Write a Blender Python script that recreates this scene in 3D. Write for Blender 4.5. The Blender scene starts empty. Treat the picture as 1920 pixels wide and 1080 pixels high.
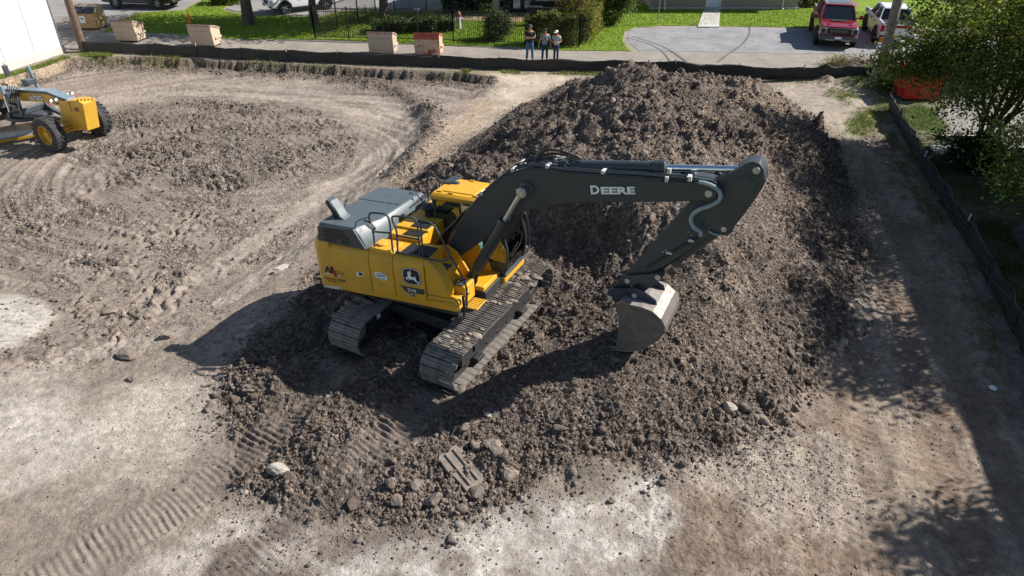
import bpy, bmesh, math, random
import numpy as np
from mathutils import Vector, Matrix
R = math.radians
PI = math.pi
random.seed(7)
rng = np.random.default_rng(11)
scene = bpy.context.scene
COL = scene.collection

# ------------------------------------------------------------------ camera
CAM_H, CAM_TILT, CAM_F = 9.7, R(32.0), 1335.0          # metres, below horizontal, pixels at 1920 wide
cd = bpy.data.cameras.new('camera')
cd.sensor_width = 36.0
cd.lens = CAM_F / 1920 * 36
cd.clip_end = 3000
cam = bpy.data.objects.new('camera', cd)
cam.location = (0, 0, CAM_H)
cam.rotation_euler = (PI / 2 - CAM_TILT, 0, 0)
COL.objects.link(cam)
scene.camera = cam

# ------------------------------------------------------------------ light
SUN_EL, SUN_AZ = R(39), R(77)                            # azimuth from +Y towards +X
SUN = Vector((math.sin(SUN_AZ) * math.cos(SUN_EL), math.cos(SUN_AZ) * math.cos(SUN_EL), math.sin(SUN_EL)))
world = bpy.data.worlds.new('World')
scene.world = world
world.use_nodes = True
wn = world.node_tree.nodes
sky = wn.new('ShaderNodeTexSky')
sky.sky_type = 'NISHITA'
sky.sun_disc = False
sky.sun_elevation = SUN_EL
sky.sun_rotation = SUN_AZ
sky.air_density = 1.0
sky.dust_density = 0.6
bg = wn['Background']
bg.inputs['Strength'].default_value = 0.070
world.node_tree.links.new(sky.outputs[0], bg.inputs[0])
sl = bpy.data.lights.new('sun', 'SUN')
sl.energy = 5.0
sl.angle = R(0.53)
sl.color = (1.0, 0.955, 0.89)
so = bpy.data.objects.new('sun', sl)
so.rotation_euler = SUN.to_track_quat('Z', 'Y').to_euler()
so.location = (30, 10, 40)
COL.objects.link(so)
scene.view_settings.view_transform = 'Standard'
scene.view_settings.look = 'None'
scene.view_settings.gamma = 1
scene.view_settings.exposure = 0.74

# ------------------------------------------------------------------ geometry helpers
CT, ST = math.cos(CAM_TILT), math.sin(CAM_TILT)
def ray(u, v):
    b = (540 - v) / CAM_F
    return Vector(((u - 960) / CAM_F, CT + b * ST, -ST + b * CT))
def at(u, v, z=0.0):
    """ground position (at height z) of a point surveyed in the 1920x1080 photograph"""
    d = ray(u, v)
    t = (z - CAM_H) / d.z
    return Vector((d.x * t, d.y * t, z))
def axy(pts, z=0.0):
    return [tuple(at(u, v, z)[:2]) for u, v in pts]

def tag(o, label=None, cat=None, group=None, kind=None):
    if label: o['label'] = label
    if cat: o['category'] = cat
    if group: o['group'] = group
    if kind: o['kind'] = kind
    return o
def thing(name, label, cat, loc=(0, 0, 0), rz=0.0, group=None):
    o = bpy.data.objects.new(name, None)
    o.empty_display_size = 0.2
    COL.objects.link(o)
    o.location = loc
    o.rotation_euler = (0, 0, rz)
    return tag(o, label, cat, group)
def link(name, me, parent=None):
    o = bpy.data.objects.new(name, me)
    COL.objects.link(o)
    if parent: o.parent = parent
    return o
def copy_tree(o, parent=None):
    c = o.copy()
    COL.objects.link(c)
    c.parent = parent
    for ch in list(o.children):
        copy_tree(ch, c)
    return c

class MB:
    """collects shapes; build() makes ONE mesh object"""
    def __init__(s): s.v, s.f = [], []
    def add(s, vs, fs):
        n = len(s.v)
        s.v += [tuple(v) for v in vs]
        s.f += [tuple(i + n for i in f) for f in fs]
        return s
    def box(s, x0, x1, y0, y1, z0, z1, M=None):
        vs = [Vector((x, y, z)) for x in (x0, x1) for y in (y0, y1) for z in (z0, z1)]
        if M is not None: vs = [M @ v for v in vs]
        return s.add(vs, [(0, 1, 3, 2), (4, 6, 7, 5), (0, 4, 5, 1), (2, 3, 7, 6), (0, 2, 6, 4), (1, 5, 7, 3)])
    def prism(s, poly, axis, a, b, M=None):
        n = len(poly)
        def mk(p, c):
            if axis == 'y': return Vector((p[0], c, p[1]))
            if axis == 'x': return Vector((c, p[0], p[1]))
            return Vector((p[0], p[1], c))
        vs = [mk(p, a) for p in poly] + [mk(p, b) for p in poly]
        if M is not None: vs = [M @ v for v in vs]
        fs = [tuple(range(n)), tuple(range(2 * n - 1, n - 1, -1))]
        fs += [(i, i + n, (i + 1) % n + n, (i + 1) % n) for i in range(n)]
        return s.add(vs, fs)
    def loft(s, rings, cap=True, closed=True):
        n = len(rings[0])
        vs = [p for r in rings for p in r]
        fs = []
        for k in range(len(rings) - 1):
            for i in range(n if closed else n - 1):
                j = (i + 1) % n
                fs.append((k * n + i, k * n + j, (k + 1) * n + j, (k + 1) * n + i))
        if cap:
            fs.append(tuple(range(n - 1, -1, -1)))
            fs.append(tuple((len(rings) - 1) * n + i for i in range(n)))
        return s.add(vs, fs)
    def cyl(s, p0, p1, r0, r1=None, n=14):
        return s.tube([p0, p1], [r0, r0 if r1 is None else r1], n)
    def tube(s, pts, r, n=8):
        pts = [Vector(p) for p in pts]
        rs = list(r) if isinstance(r, (list, tuple)) else [r] * len(pts)
        rings, up = [], None
        for i, p in enumerate(pts):
            a = pts[max(i - 1, 0)]
            b = pts[min(i + 1, len(pts) - 1)]
            t = (b - a).normalized()
            if up is None:
                up = t.orthogonal().normalized()
            else:
                up = (up - t * up.dot(t))
                up = up.normalized() if up.length > 1e-6 else t.orthogonal().normalized()
            w = t.cross(up)
            rings.append([p + (up * math.cos(2 * PI * k / n) + w * math.sin(2 * PI * k / n)) * rs[i] for k in range(n)])
        return s.loft(rings)
    def lathe(s, prof, org, axis, n=20, cap=True):
        """prof: (radius, height along axis); cap=False for a closed profile"""
        ax = Vector(axis).normalized()
        u = ax.orthogonal().normalized()
        w = ax.cross(u)
        org = Vector(org)
        rings = [[org + ax * h + (u * math.cos(2 * PI * k / n) + w * math.sin(2 * PI * k / n)) * r for k in range(n)] for r, h in prof]
        return s.loft(rings, cap)
    def ball(s, c, r, n=12, m=8):
        c = Vector(c)
        r = Vector(r) if not isinstance(r, (int, float)) else Vector((r, r, r))
        rings = []
        for i in range(m + 1):
            a = PI * (0.02 + 0.96 * i / m) - PI / 2
            rings.append([c + Vector((r.x * math.cos(a) * math.cos(2 * PI * k / n), r.y * math.cos(a) * math.sin(2 * PI * k / n), r.z * math.sin(a))) for k in range(n)])
        return s.loft(rings)
    def xf(s, M):
        s.v = [tuple(M @ Vector(v)) for v in s.v]
        return s
    def mesh(s, name, mat, smooth=35):
        me = bpy.data.meshes.new(name)
        me.from_pydata(s.v, [], s.f)
        bm = bmesh.new()
        bm.from_mesh(me)
        bmesh.ops.recalc_face_normals(bm, faces=bm.faces)
        bm.to_mesh(me)
        bm.free()
        for m in (mat if isinstance(mat, (list, tuple)) else [mat]): me.materials.append(m)
        if smooth:
            me.shade_smooth()
            me.set_sharp_from_angle(angle=R(smooth))
        return me
    def build(s, name, mat, parent=None, bevel=0.0, seg=2, smooth=35):
        o = link(name, s.mesh(name, mat, smooth), parent)
        if bevel:
            b = o.modifiers.new('bevel', 'BEVEL')
            b.width = bevel
            b.segments = seg
            b.limit_method = 'ANGLE'
            b.angle_limit = R(38)
        return o

def smooth_path(pts, sub=5):
    """Catmull-Rom through the points"""
    P = [Vector(p) for p in pts]
    P = [P[0] * 2 - P[1]] + P + [P[-1] * 2 - P[-2]]
    out = []
    for i in range(1, len(P) - 2):
        for k in range(sub):
            t = k / sub
            out.append(0.5 * ((2 * P[i]) + (P[i + 1] - P[i - 1]) * t + (2 * P[i - 1] - 5 * P[i] + 4 * P[i + 1] - P[i + 2]) * t * t + (3 * P[i] - P[i - 1] - 3 * P[i + 1] + P[i + 2]) * t ** 3))
    out.append(P[-2])
    return out

def np_mesh(name, V, F, mat, col=None, parent=None, smooth=False):
    V = np.asarray(V, np.float32)
    F = np.asarray(F, np.int32)
    me = bpy.data.meshes.new(name)
    n, k = F.shape
    me.vertices.add(len(V))
    me.vertices.foreach_set('co', V.ravel())
    me.loops.add(n * k)
    me.loops.foreach_set('vertex_index', F.ravel())
    me.polygons.add(n)
    me.polygons.foreach_set('loop_start', np.arange(0, n * k, k, dtype=np.int32))
    if smooth: me.polygons.foreach_set('use_smooth', np.ones(n, bool))
    if col is not None:
        a = me.color_attributes.new('Col', 'FLOAT_COLOR', 'POINT')
        c4 = np.ones((len(V), 4), np.float32)
        c4[:, :np.asarray(col).shape[1]] = col
        a.data.foreach_set('color', c4.ravel())
    me.update()
    me.validate()
    me.materials.append(mat)
    return link(name, me, parent)

# ------------------------------------------------------------------ materials
def nt_of(name):
    m = bpy.data.materials.new(name)
    m.use_nodes = True
    nt = m.node_tree
    return m, nt, nt.nodes['Principled BSDF']
def node(nt, t, **kw):
    n = nt.nodes.new(t)
    for k, v in kw.items():
        if k.startswith('_'): n.inputs[k[1:]].default_value = v
        else: setattr(n, k, v)
    return n
def coords(nt): return nt.nodes.new('ShaderNodeTexCoord').outputs['Object']
def noise(nt, vec, scale, detail=4, rough=0.55):
    n = node(nt, 'ShaderNodeTexNoise')
    n.inputs['Scale'].default_value = scale
    n.inputs['Detail'].default_value = detail
    n.inputs['Roughness'].default_value = rough
    nt.links.new(vec, n.inputs['Vector'])
    return n.outputs['Fac']
def ramp(nt, fac, stops):
    n = nt.nodes.new('ShaderNodeValToRGB')
    e = n.color_ramp.elements
    while len(e) < len(stops): e.new(0.5)
    for i, (p, c) in enumerate(stops):
        e[i].position = p
        e[i].color = (c, c, c, 1) if isinstance(c, (int, float)) else (*c, 1)
    nt.links.new(fac, n.inputs['Fac'])
    return n.outputs['Color']
def mix(nt, fac, a, b, mode='MIX'):
    n = nt.nodes.new('ShaderNodeMix')
    n.data_type = 'RGBA'
    n.blend_type = mode
    for sock, val in ((n.inputs[0], fac), (n.inputs[6], a), (n.inputs[7], b)):
        if hasattr(val, 'links'): nt.links.new(val, sock)
        elif isinstance(val, (int, float)): sock.default_value = val
        else: sock.default_value = (*val, 1)
    return n.outputs[2]
def bump(nt, bsdf, h, strength=0.3, dist=0.02):
    b = nt.nodes.new('ShaderNodeBump')
    b.inputs['Strength'].default_value = strength
    b.inputs['Distance'].default_value = dist
    nt.links.new(h, b.inputs['Height'])
    nt.links.new(b.outputs[0], bsdf.inputs['Normal'])
def sc(c, k): return tuple(min(1, x * k) for x in c)

def paint(name, col, rough=0.45, metal=0.0, var=0.12, scale=3.0, dust=0.0, dustcol=(0.30, 0.25, 0.20), bmp=0.0, bscale=60, spec=0.5, coat=0.0, rust=None, rustamt=0.0):
    """painted or cast surface: tone drift, dust patches, optional rust"""
    m, nt, b = nt_of(name)
    v = coords(nt)
    c = ramp(nt, noise(nt, v, scale), [(0.3, sc(col, 1 - var)), (0.7, sc(col, 1 + var))])
    if dust:
        f = ramp(nt, noise(nt, v, scale * 2.3, 6, 0.65), [(0.62 - 0.35 * dust, 0.0), (0.92 - 0.25 * dust, min(1.0, dust * 1.4))])
        c = mix(nt, f, c, dustcol)
        r = ramp(nt, f, [(0, rough), (1, 0.9)])
        nt.links.new(r, b.inputs['Roughness'])
    else:
        b.inputs['Roughness'].default_value = rough
    if rust:
        f = ramp(nt, noise(nt, v, 2.2, 8, 0.7), [(0.66 - rustamt, 0.0), (0.74 - rustamt, 1.0)])
        c = mix(nt, f, c, rust)
    nt.links.new(c, b.inputs['Base Color'])
    b.inputs['Metallic'].default_value = metal
    b.inputs['Specular IOR Level'].default_value = spec
    if coat: b.inputs['Coat Weight'].default_value = coat
    if bmp: bump(nt, b, noise(nt, v, bscale, 3), bmp, 0.01)
    return m
def glassy(name, col=(0.02, 0.03, 0.03), rough=0.05):
    m, nt, b = nt_of(name)
    b.inputs['Base Color'].default_value = (*col, 1)
    b.inputs['Roughness'].default_value = rough
    b.inputs['Specular IOR Level'].default_value = 0.6
    return m
def clear_glass(name, tint=(0.72, 0.86, 0.82)):
    """thin tinted pane: mostly see-through, part mirror"""
    m, nt, b = nt_of(name)
    nt.nodes.remove(b)
    t = nt.nodes.new('ShaderNodeBsdfTransparent')
    t.inputs[0].default_value = (*tint, 1)
    g = nt.nodes.new('ShaderNodeBsdfGlossy')
    g.inputs['Roughness'].default_value = 0.03
    fr = nt.nodes.new('ShaderNodeFresnel')
    fr.inputs[0].default_value = 1.5
    mx = nt.nodes.new('ShaderNodeMixShader')
    nt.links.new(fr.outputs[0], mx.inputs[0])
    nt.links.new(t.outputs[0], mx.inputs[1])
    nt.links.new(g.outputs[0], mx.inputs[2])
    nt.links.new(mx.outputs[0], nt.nodes['Material Output'].inputs[0])
    return m
def leafy(name, trans=0.35):
    """foliage: colour from the mesh, some light passing through"""
    m, nt, b = nt_of(name)
    a = node(nt, 'ShaderNodeVertexColor', layer_name='Col')
    b.inputs['Roughness'].default_value = 0.55
    b.inputs['Specular IOR Level'].default_value = 0.3
    nt.links.new(a.outputs[0], b.inputs['Base Color'])
    t = nt.nodes.new('ShaderNodeBsdfTranslucent')
    nt.links.new(mix(nt, 1.0, a.outputs[0], (1.1, 1.25, 0.6), 'MULTIPLY'), t.inputs[0])
    mx = nt.nodes.new('ShaderNodeMixShader')
    mx.inputs[0].default_value = trans
    nt.links.new(b.outputs[0], mx.inputs[1])
    nt.links.new(t.outputs[0], mx.inputs[2])
    nt.links.new(mx.outputs[0], nt.nodes['Material Output'].inputs[0])
    return m
def soil_mat(name, fine=1.0):
    """soil: colour and looseness (alpha) come with the mesh; crumbs, specks and grain are added here"""
    m, nt, b = nt_of(name)
    v = coords(nt)
    a = node(nt, 'ShaderNodeVertexColor', layer_name='Col')
    loose = a.outputs['Alpha']
    k = ramp(nt, noise(nt, v, 7, 8, 0.72), [(0.25, 0.62), (0.5, 1.0), (0.78, 1.32)])
    c = mix(nt, 1.0, a.outputs[0], k, 'MULTIPLY')
    heights = []
    wv = node(nt, 'ShaderNodeVectorMath', operation='ADD')
    nn = node(nt, 'ShaderNodeTexNoise')
    nn.inputs['Scale'].default_value = 12
    nt.links.new(v, nn.inputs['Vector'])
    sv = node(nt, 'ShaderNodeVectorMath', operation='SCALE')
    sv.inputs['Scale'].default_value = 0.06
    nt.links.new(nn.outputs['Color'], sv.inputs[0])
    nt.links.new(v, wv.inputs[0])
    nt.links.new(sv.outputs[0], wv.inputs[1])
    for scl in (11.0, 26.0):
        vo = node(nt, 'ShaderNodeTexVoronoi', feature='F1')
        vo.inputs['Scale'].default_value = scl
        vo.inputs['Randomness'].default_value = 1.0
        nt.links.new(wv.outputs[0], vo.inputs['Vector'])
        heights.append(vo.outputs['Distance'])
        sp = node(nt, 'ShaderNodeSeparateColor')
        nt.links.new(vo.outputs['Color'], sp.inputs[0])
        tone = ramp(nt, sp.outputs[0], [(0.0, 0.62), (0.6, 1.0), (1.0, 1.42)])
        c = mix(nt, loose, c, mix(nt, 1.0, c, tone, 'MULTIPLY'))
    # dark specks and stains of spilled soil on the flat ground
    spk = ramp(nt, noise(nt, v, 30, 4, 0.75), [(0.34, 0.60), (0.46, 1.0)])
    c = mix(nt, 1.0, c, spk, 'MULTIPLY')
    nt.links.new(c, b.inputs['Base Color'])
    b.inputs['Roughness'].default_value = 0.95
    b.inputs['Specular IOR Level'].default_value = 0.12
    def mth(op, x, y):
        n = node(nt, 'ShaderNodeMath', operation=op)
        for i, q in enumerate((x, y)):
            if hasattr(q, 'links'): nt.links.new(q, n.inputs[i])
            else: n.inputs[i].default_value = q
        return n.outputs[0]
    crumbs = mth('ADD', mth('MULTIPLY', heights[0], -1.3), mth('MULTIPLY', heights[1], -0.7))
    h = mth('ADD', mth('MULTIPLY', crumbs, mth('MULTIPLY', loose, 1.1)), mth('MULTIPLY', noise(nt, v, 40, 6, 0.75), 0.55))
    bump(nt, b, h, 0.9 * fine, 0.05)
    return m

YEL = paint('yellow_paint', (0.64, 0.335, 0.016), 0.38, var=0.07, scale=1.6, dust=0.45, dustcol=(0.41, 0.27, 0.09))
YEL2 = paint('yellow_worn_paint', (0.62, 0.35, 0.03), 0.5, var=0.12, dust=0.4, dustcol=(0.45, 0.32, 0.15), rust=(0.22, 0.085, 0.025), rustamt=0.05)
CHAR = paint('charcoal_paint', (0.040, 0.047, 0.056), 0.42, var=0.12, scale=2.0, dust=0.3, dustcol=(0.070, 0.074, 0.080))
GREYP = paint('grey_hood_paint', (0.082, 0.102, 0.114), 0.42, var=0.06, dust=0.3, dustcol=(0.16, 0.16, 0.15))
BLACK = paint('black_plastic', (0.012, 0.012, 0.013), 0.5, var=0.2)
BLKPAD = paint('black_grip', (0.016, 0.016, 0.017), 0.85, var=0.3, dust=0.15)
STEEL = paint('steel', (0.42, 0.42, 0.42), 0.32, 0.9, var=0.1)
CHROME = paint('chrome_rod', (0.85, 0.86, 0.88), 0.08, 1.0, var=0.03)
TRACKM = paint('track_steel', (0.14, 0.132, 0.125), 0.5, 0.3, var=0.4, scale=2.2, dust=0.72, dustcol=(0.33, 0.285, 0.24), bmp=0.4, bscale=35)
UNDERM = paint('undercarriage_paint', (0.022, 0.022, 0.024), 0.6, var=0.2, dust=0.35, dustcol=(0.09, 0.078, 0.066))
PIN = paint('pin_cap', (0.50, 0.47, 0.43), 0.4, 0.4, var=0.1)
HOSE = paint('rubber_hose', (0.012, 0.012, 0.013), 0.45)
SLEEVE = paint('grey_hose_sleeve', (0.25, 0.31, 0.34), 0.5, var=0.2, scale=12)
WHITE = paint('white_decal', (0.78, 0.80, 0.80), 0.5, var=0.04)
BLKDEC = paint('black_decal', (0.008, 0.008, 0.009), 0.5)
REDDEC = paint('red_decal', (0.45, 0.02, 0.02), 0.5)
SILVER = paint('silver_decal', (0.55, 0.55, 0.52), 0.5)
BKTM = paint('worn_bucket_steel', (0.13, 0.115, 0.105), 0.6, 0.3, var=0.2, scale=5, dust=0.45, dustcol=(0.20, 0.165, 0.14), bmp=0.15)
BKTSH = paint('polished_bucket_steel', (0.33, 0.30, 0.275), 0.5, 0.45, var=0.25, scale=4, dust=0.6, dustcol=(0.25, 0.205, 0.17), bmp=0.15)
RUBBER = paint('tyre_rubber', (0.028, 0.028, 0.03), 0.85, var=0.25, dust=0.4, dustcol=(0.14, 0.12, 0.105))
GLASS = clear_glass('cab_glass', (0.84, 0.93, 0.90))
DGLASS = glassy('dark_glass', (0.012, 0.016, 0.02))
SOIL = soil_mat('soil')
CLODM = soil_mat('clod_soil', 0.7)
LEAF = leafy('leaf', 0.48)
GRASSM = leafy('grass_blade', 0.25)

def text_mesh(name, s, mat, parent, M, w, h, bold=0.0, depth=0.004, shear=0.0):
    """lettering fitted into a w x h box whose lower-left corner is the origin of M"""
    cu = bpy.data.curves.new(name, 'FONT')
    cu.body = s
    cu.size = 1.0
    cu.offset = bold
    cu.shear = shear
    cu.resolution_u = 3
    o = bpy.data.objects.new(name, cu)
    COL.objects.link(o)
    dg = bpy.context.evaluated_depsgraph_get()
    me = bpy.data.meshes.new_from_object(o.evaluated_get(dg))
    bpy.data.objects.remove(o)
    bpy.data.curves.remove(cu)
    n = len(me.vertices)
    c = np.zeros(n * 3, np.float32)
    me.vertices.foreach_get('co', c)
    c = c.reshape(-1, 3)
    lo, hi = c.min(0), c.max(0)
    c[:, 0] = (c[:, 0] - lo[0]) / max(1e-6, hi[0] - lo[0]) * w
    c[:, 1] = (c[:, 1] - lo[1]) / max(1e-6, hi[1] - lo[1]) * h
    c[:, 2] = depth
    me.vertices.foreach_set('co', c.ravel())
    me.name = name
    me.materials.clear()
    me.materials.append(mat)
    me.transform(M)
    me.update()
    return link(name, me, parent)
def plane_frame(org, xdir, zdir):
    x = Vector(xdir).normalized()
    y = Vector(zdir)
    y = (y - x * y.dot(x)).normalized()
    z = x.cross(y)
    M = Matrix((x, y, z)).transposed().to_4x4()
    M.translation = Vector(org)
    return M
# ================================================================== terrain
def hash2(ix, iy, s):
    h = (ix.astype(np.int64) * 374761393 + iy.astype(np.int64) * 668265263 + s * 1274126177) & 0xFFFFFFFF
    h = ((h ^ (h >> 13)) * 1274126177) & 0xFFFFFFFF
    h = (h ^ (h >> 16)) & 0xFFFFFFFF
    return (h / 4294967295.0).astype(np.float32)
def vnoise(x, y, s):
    xi, yi = np.floor(x), np.floor(y)
    fx, fy = x - xi, y - yi
    fx, fy = fx * fx * (3 - 2 * fx), fy * fy * (3 - 2 * fy)
    a, b = hash2(xi, yi, s), hash2(xi + 1, yi, s)
    c, d = hash2(xi, yi + 1, s), hash2(xi + 1, yi + 1, s)
    return ((a + (b - a) * fx) * (1 - fy) + (c + (d - c) * fx) * fy) * 2 - 1
def fbm(x, y, f, s, octv=4, gain=0.55):
    t, a = 0, 1.0
    for k in range(octv):
        ca, sa = math.cos(k * 1.1 + s), math.sin(k * 1.1 + s)
        t = t + a * vnoise((x * ca - y * sa) * f + 17.3 * k, (x * sa + y * ca) * f - 9.1 * k, s + k)
        a *= gain
        f *= 2.03
    return t
def lumps(x, y, cell, s, fill=0.8):
    """rounded clods standing out of the surface, one per cell at most"""
    x, y = x / cell, y / cell
    xi, yi = np.floor(x), np.floor(y)
    best = np.zeros_like(x)
    for dx in (-1, 0, 1):
        for dy in (-1, 0, 1):
            cx, cy = xi + dx, yi + dy
            px = cx + 0.15 + 0.7 * hash2(cx, cy, s)
            py = cy + 0.15 + 0.7 * hash2(cx, cy, s + 1)
            r = 0.25 + 0.45 * hash2(cx, cy, s + 2)
            ang = hash2(cx, cy, s + 4) * 3.14
            ca, sa = np.cos(ang), np.sin(ang)
            ex, ey = (x - px), (y - py)
            qx, qy = ex * ca + ey * sa, (-ex * sa + ey * ca) * (1 + 0.7 * hash2(cx, cy, s + 5))
            # broken block: steep sides, tilted flat top
            d8 = np.maximum(np.maximum(np.abs(qx), np.abs(qy)), 0.74 * (np.abs(qx) + np.abs(qy)))
            top = r * (0.30 + 0.5 * hash2(cx, cy, s + 6)) + (qx * (hash2(cx, cy, s + 7) - 0.5) + qy * (hash2(cx, cy, s + 8) - 0.5)) * 1.1
            h = np.clip(np.minimum((r - d8) * 1.9, top), 0, None) * (hash2(cx, cy, s + 3) < fill)
            best = np.maximum(best, h)
    return best * cell
def sstep(a, b, x):
    t = np.clip((x - a) / (b - a), 0, 1)
    return t * t * (3 - 2 * t)
def seg_info(x, y, pts):
    """distance to a polyline, arc length at the nearest point"""
    bd, bs = np.full(x.shape, 1e9, np.float32), np.zeros(x.shape, np.float32)
    s0 = 0.0
    for (ax, ay), (bx, by) in zip(pts[:-1], pts[1:]):
        L = math.hypot(bx - ax, by - ay)
        t = np.clip(((x - ax) * (bx - ax) + (y - ay) * (by - ay)) / (L * L), 0, 1)
        d = np.hypot(x - ax - t * (bx - ax), y - ay - t * (by - ay))
        m = d < bd
        bd = np.where(m, d, bd)
        bs = np.where(m, s0 + t * L, bs)
        s0 += L
    return bd, bs
def sdf(x, y, poly):
    """signed distance to polygon, positive inside"""
    d, _ = seg_info(x, y, poly + [poly[0]])
    ins = np.zeros(x.shape, bool)
    n = len(poly)
    for i in range(n):
        ax, ay = poly[i]
        bx, by = poly[(i + 1) % n]
        if ay == by: continue
        ins ^= ((ay > y) != (by > y)) & (x < (bx - ax) * (y - ay) / (by - ay) + ax)
    return np.where(ins, d, -d)
def pm(x, y, pix, w=0.5, warp=None):
    d = sdf(x, y, axy(pix))
    if warp is not None: d = d + warp
    return sstep(-w, w, d)

# excavator stance (needed by the ground under it)
EX_T = Vector((-1.468, 13.643, 0.308))
EX_U = Matrix.Rotation(R(-24.6), 3, 'Z') @ Matrix.Rotation(R(-3.0), 3, 'Y') @ Matrix.Rotation(R(-1.5), 3, 'X')
EX_R = Matrix.Rotation(R(60.85), 3, 'Z') @ Matrix.Rotation(R(-1.6), 3, 'Y') @ Matrix.Rotation(R(0.3), 3, 'X')
DIG = -0.45

PILE = [(1160, 141), (1060, 158), (1000, 190), (930, 235), (850, 290), (770, 340), (725, 372), (650, 455), (590, 520), (520, 590), (465, 640), (425, 690), (412, 750), (428, 800), (440, 850), (432, 895),
        (470, 935), (530, 965), (620, 988), (710, 990), (800, 985), (880, 968), (960, 935), (1060, 912), (1200, 882), (1330, 850), (1425, 818), (1485, 772), (1520, 700), (1570, 640), (1600, 600), (1618, 540), (1612, 460),
        (1598, 380), (1585, 325), (1555, 262), (1500, 208), (1440, 172), (1420, 150), (1300, 141)]
CTRL = [(u, v, 0.0) for u, v in PILE]
# ring of flat ground around the heap
CTRL += [(u, v, 0.0) for u, v in [(1000, 145), (900, 200), (830, 250), (740, 310), (660, 390), (560, 480), (470, 580), (400, 660), (360, 750), (380, 850), (380, 930), (520, 1030), (700, 1060), (880, 1040), (1060, 980), (1250, 930), (1420, 880), (1540, 820),
        (1600, 720), (1660, 620), (1690, 500), (1680, 400), (1660, 300), (1620, 230), (1560, 170), (1700, 900), (1850, 800), (1800, 500), (1250, 1060), (1500, 1060), (200, 1000), (100, 800), (100, 600), (300, 500), (500, 300), (300, 200), (700, 200), (800, 150)]]
# the heap itself: crest, flanks, scarp behind the boom, working bench
CTRL += [(1165, 119, 2.95), (1130, 137, 2.3), (1205, 132, 2.55), (1240, 150, 2.0), (1290, 160, 1.65), (1395, 149, 2.0), (1430, 165, 1.45), (1340, 154, 1.8),
         (1100, 160, 2.05), (1050, 195, 1.5), (1000, 232, 1.25), (940, 275, 1.0), (870, 320, 0.75), (800, 352, 0.5), (1180, 165, 2.75), (1160, 205, 2.6), (1100, 240, 2.3), (1040, 280, 1.9), (980, 310, 1.45), (900, 335, 1.0),
         (1250, 200, 2.3), (1300, 250, 2.5), (1200, 280, 2.55), (1120, 300, 2.3), (1060, 330, 1.9), (1250, 330, 2.35), (1150, 360, 1.95), (1060, 372, 1.45), (1010, 380, 1.0),
         (1130, 400, 1.6), (1190, 395, 1.9), (1060, 430, 0.75), (1010, 440, 0.45), (1100, 460, 0.6), (1150, 470, 0.75), (1030, 480, 0.38), (1080, 500, 0.45), (1060, 545, 0.42), (1120, 540, 0.6),
         (1240, 430, 1.55), (1300, 400, 2.0), (1200, 500, 0.95), (1270, 500, 1.25), (1350, 330, 2.2), (1400, 250, 2.1), (1350, 200, 2.3), (1450, 230, 1.3), (1430, 330, 1.8), (1400, 420, 1.75), (1350, 480, 1.6),
         (1480, 300, 1.0), (1500, 370, 0.9), (1550, 330, 0.4), (1470, 420, 1.25), (1540, 440, 0.6), (1430, 520, 1.25), (1500, 520, 0.8), (1560, 540, 0.4), (1330, 560, 1.3), (1260, 580, 1.15), (1200, 600, 1.05), (1400, 600, 1.05),
         (1470, 620, 0.7), (1530, 630, 0.35), (1150, 640, 1.0), (1240, 660, 1.12), (1170, 690, 1.02), (1320, 680, 0.95), (1400, 700, 0.7), (1460, 720, 0.4), (1080, 640, 0.62), (1020, 640, 0.42), (980, 680, 0.42), (1060, 700, 0.72), (940, 720, 0.45),
         (1150, 760, 0.85), (1250, 760, 0.78), (1340, 770, 0.5), (1050, 780, 0.72), (960, 790, 0.6), (870, 770, 0.42), (1150, 830, 0.42), (1250, 830, 0.32), (1050, 850, 0.42), (950, 870, 0.38), (860, 850, 0.42), (800, 800, 0.38), (860, 920, 0.25), (760, 880, 0.33), (760, 930, 0.2), (660, 930, 0.14),
         (700, 800, 0.36), (640, 860, 0.26), (560, 900, 0.13), (560, 820, 0.28), (480, 880, 0.1), (480, 800, 0.2), (600, 740, 0.36), (520, 720, 0.32), (460, 730, 0.18), (560, 640, 0.2), (640, 700, 0.36), (740, 700, 0.42), (700, 740, 0.4),
         (590, 560, 0.15), (560, 590, 0.12), (700, 470, 0.22)]
CP = [tuple(at(u, v, z)) for u, v, z in CTRL]
for t in (-2.25, -1.1, 0, 1.1, 2.25):
    for s_ in (-1.6, -0.8, 0.8, 1.6):
        p = EX_T + EX_R @ Vector((t, s_, 0.03))
        CP.append(tuple(p))
CP = np.array(CP)
CP += rng.normal(0, 1e-4, CP.shape)
_n = len(CP)
_D = np.hypot(CP[:, None, 0] - CP[None, :, 0], CP[:, None, 1] - CP[None, :, 1])
_A = np.zeros((_n + 1, _n + 1))
_A[:_n, :_n] = -_D + np.eye(_n) * 0.06
_A[:_n, _n] = _A[_n, :_n] = 1
_w = np.linalg.solve(_A, np.append(CP[:, 2], 0))
def rbf(x, y):
    z = np.full(x.shape, _w[_n], np.float64)
    for i in range(_n):
        z -= _w[i] * np.hypot(x - CP[i, 0], y - CP[i, 1])
    return z

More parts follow.
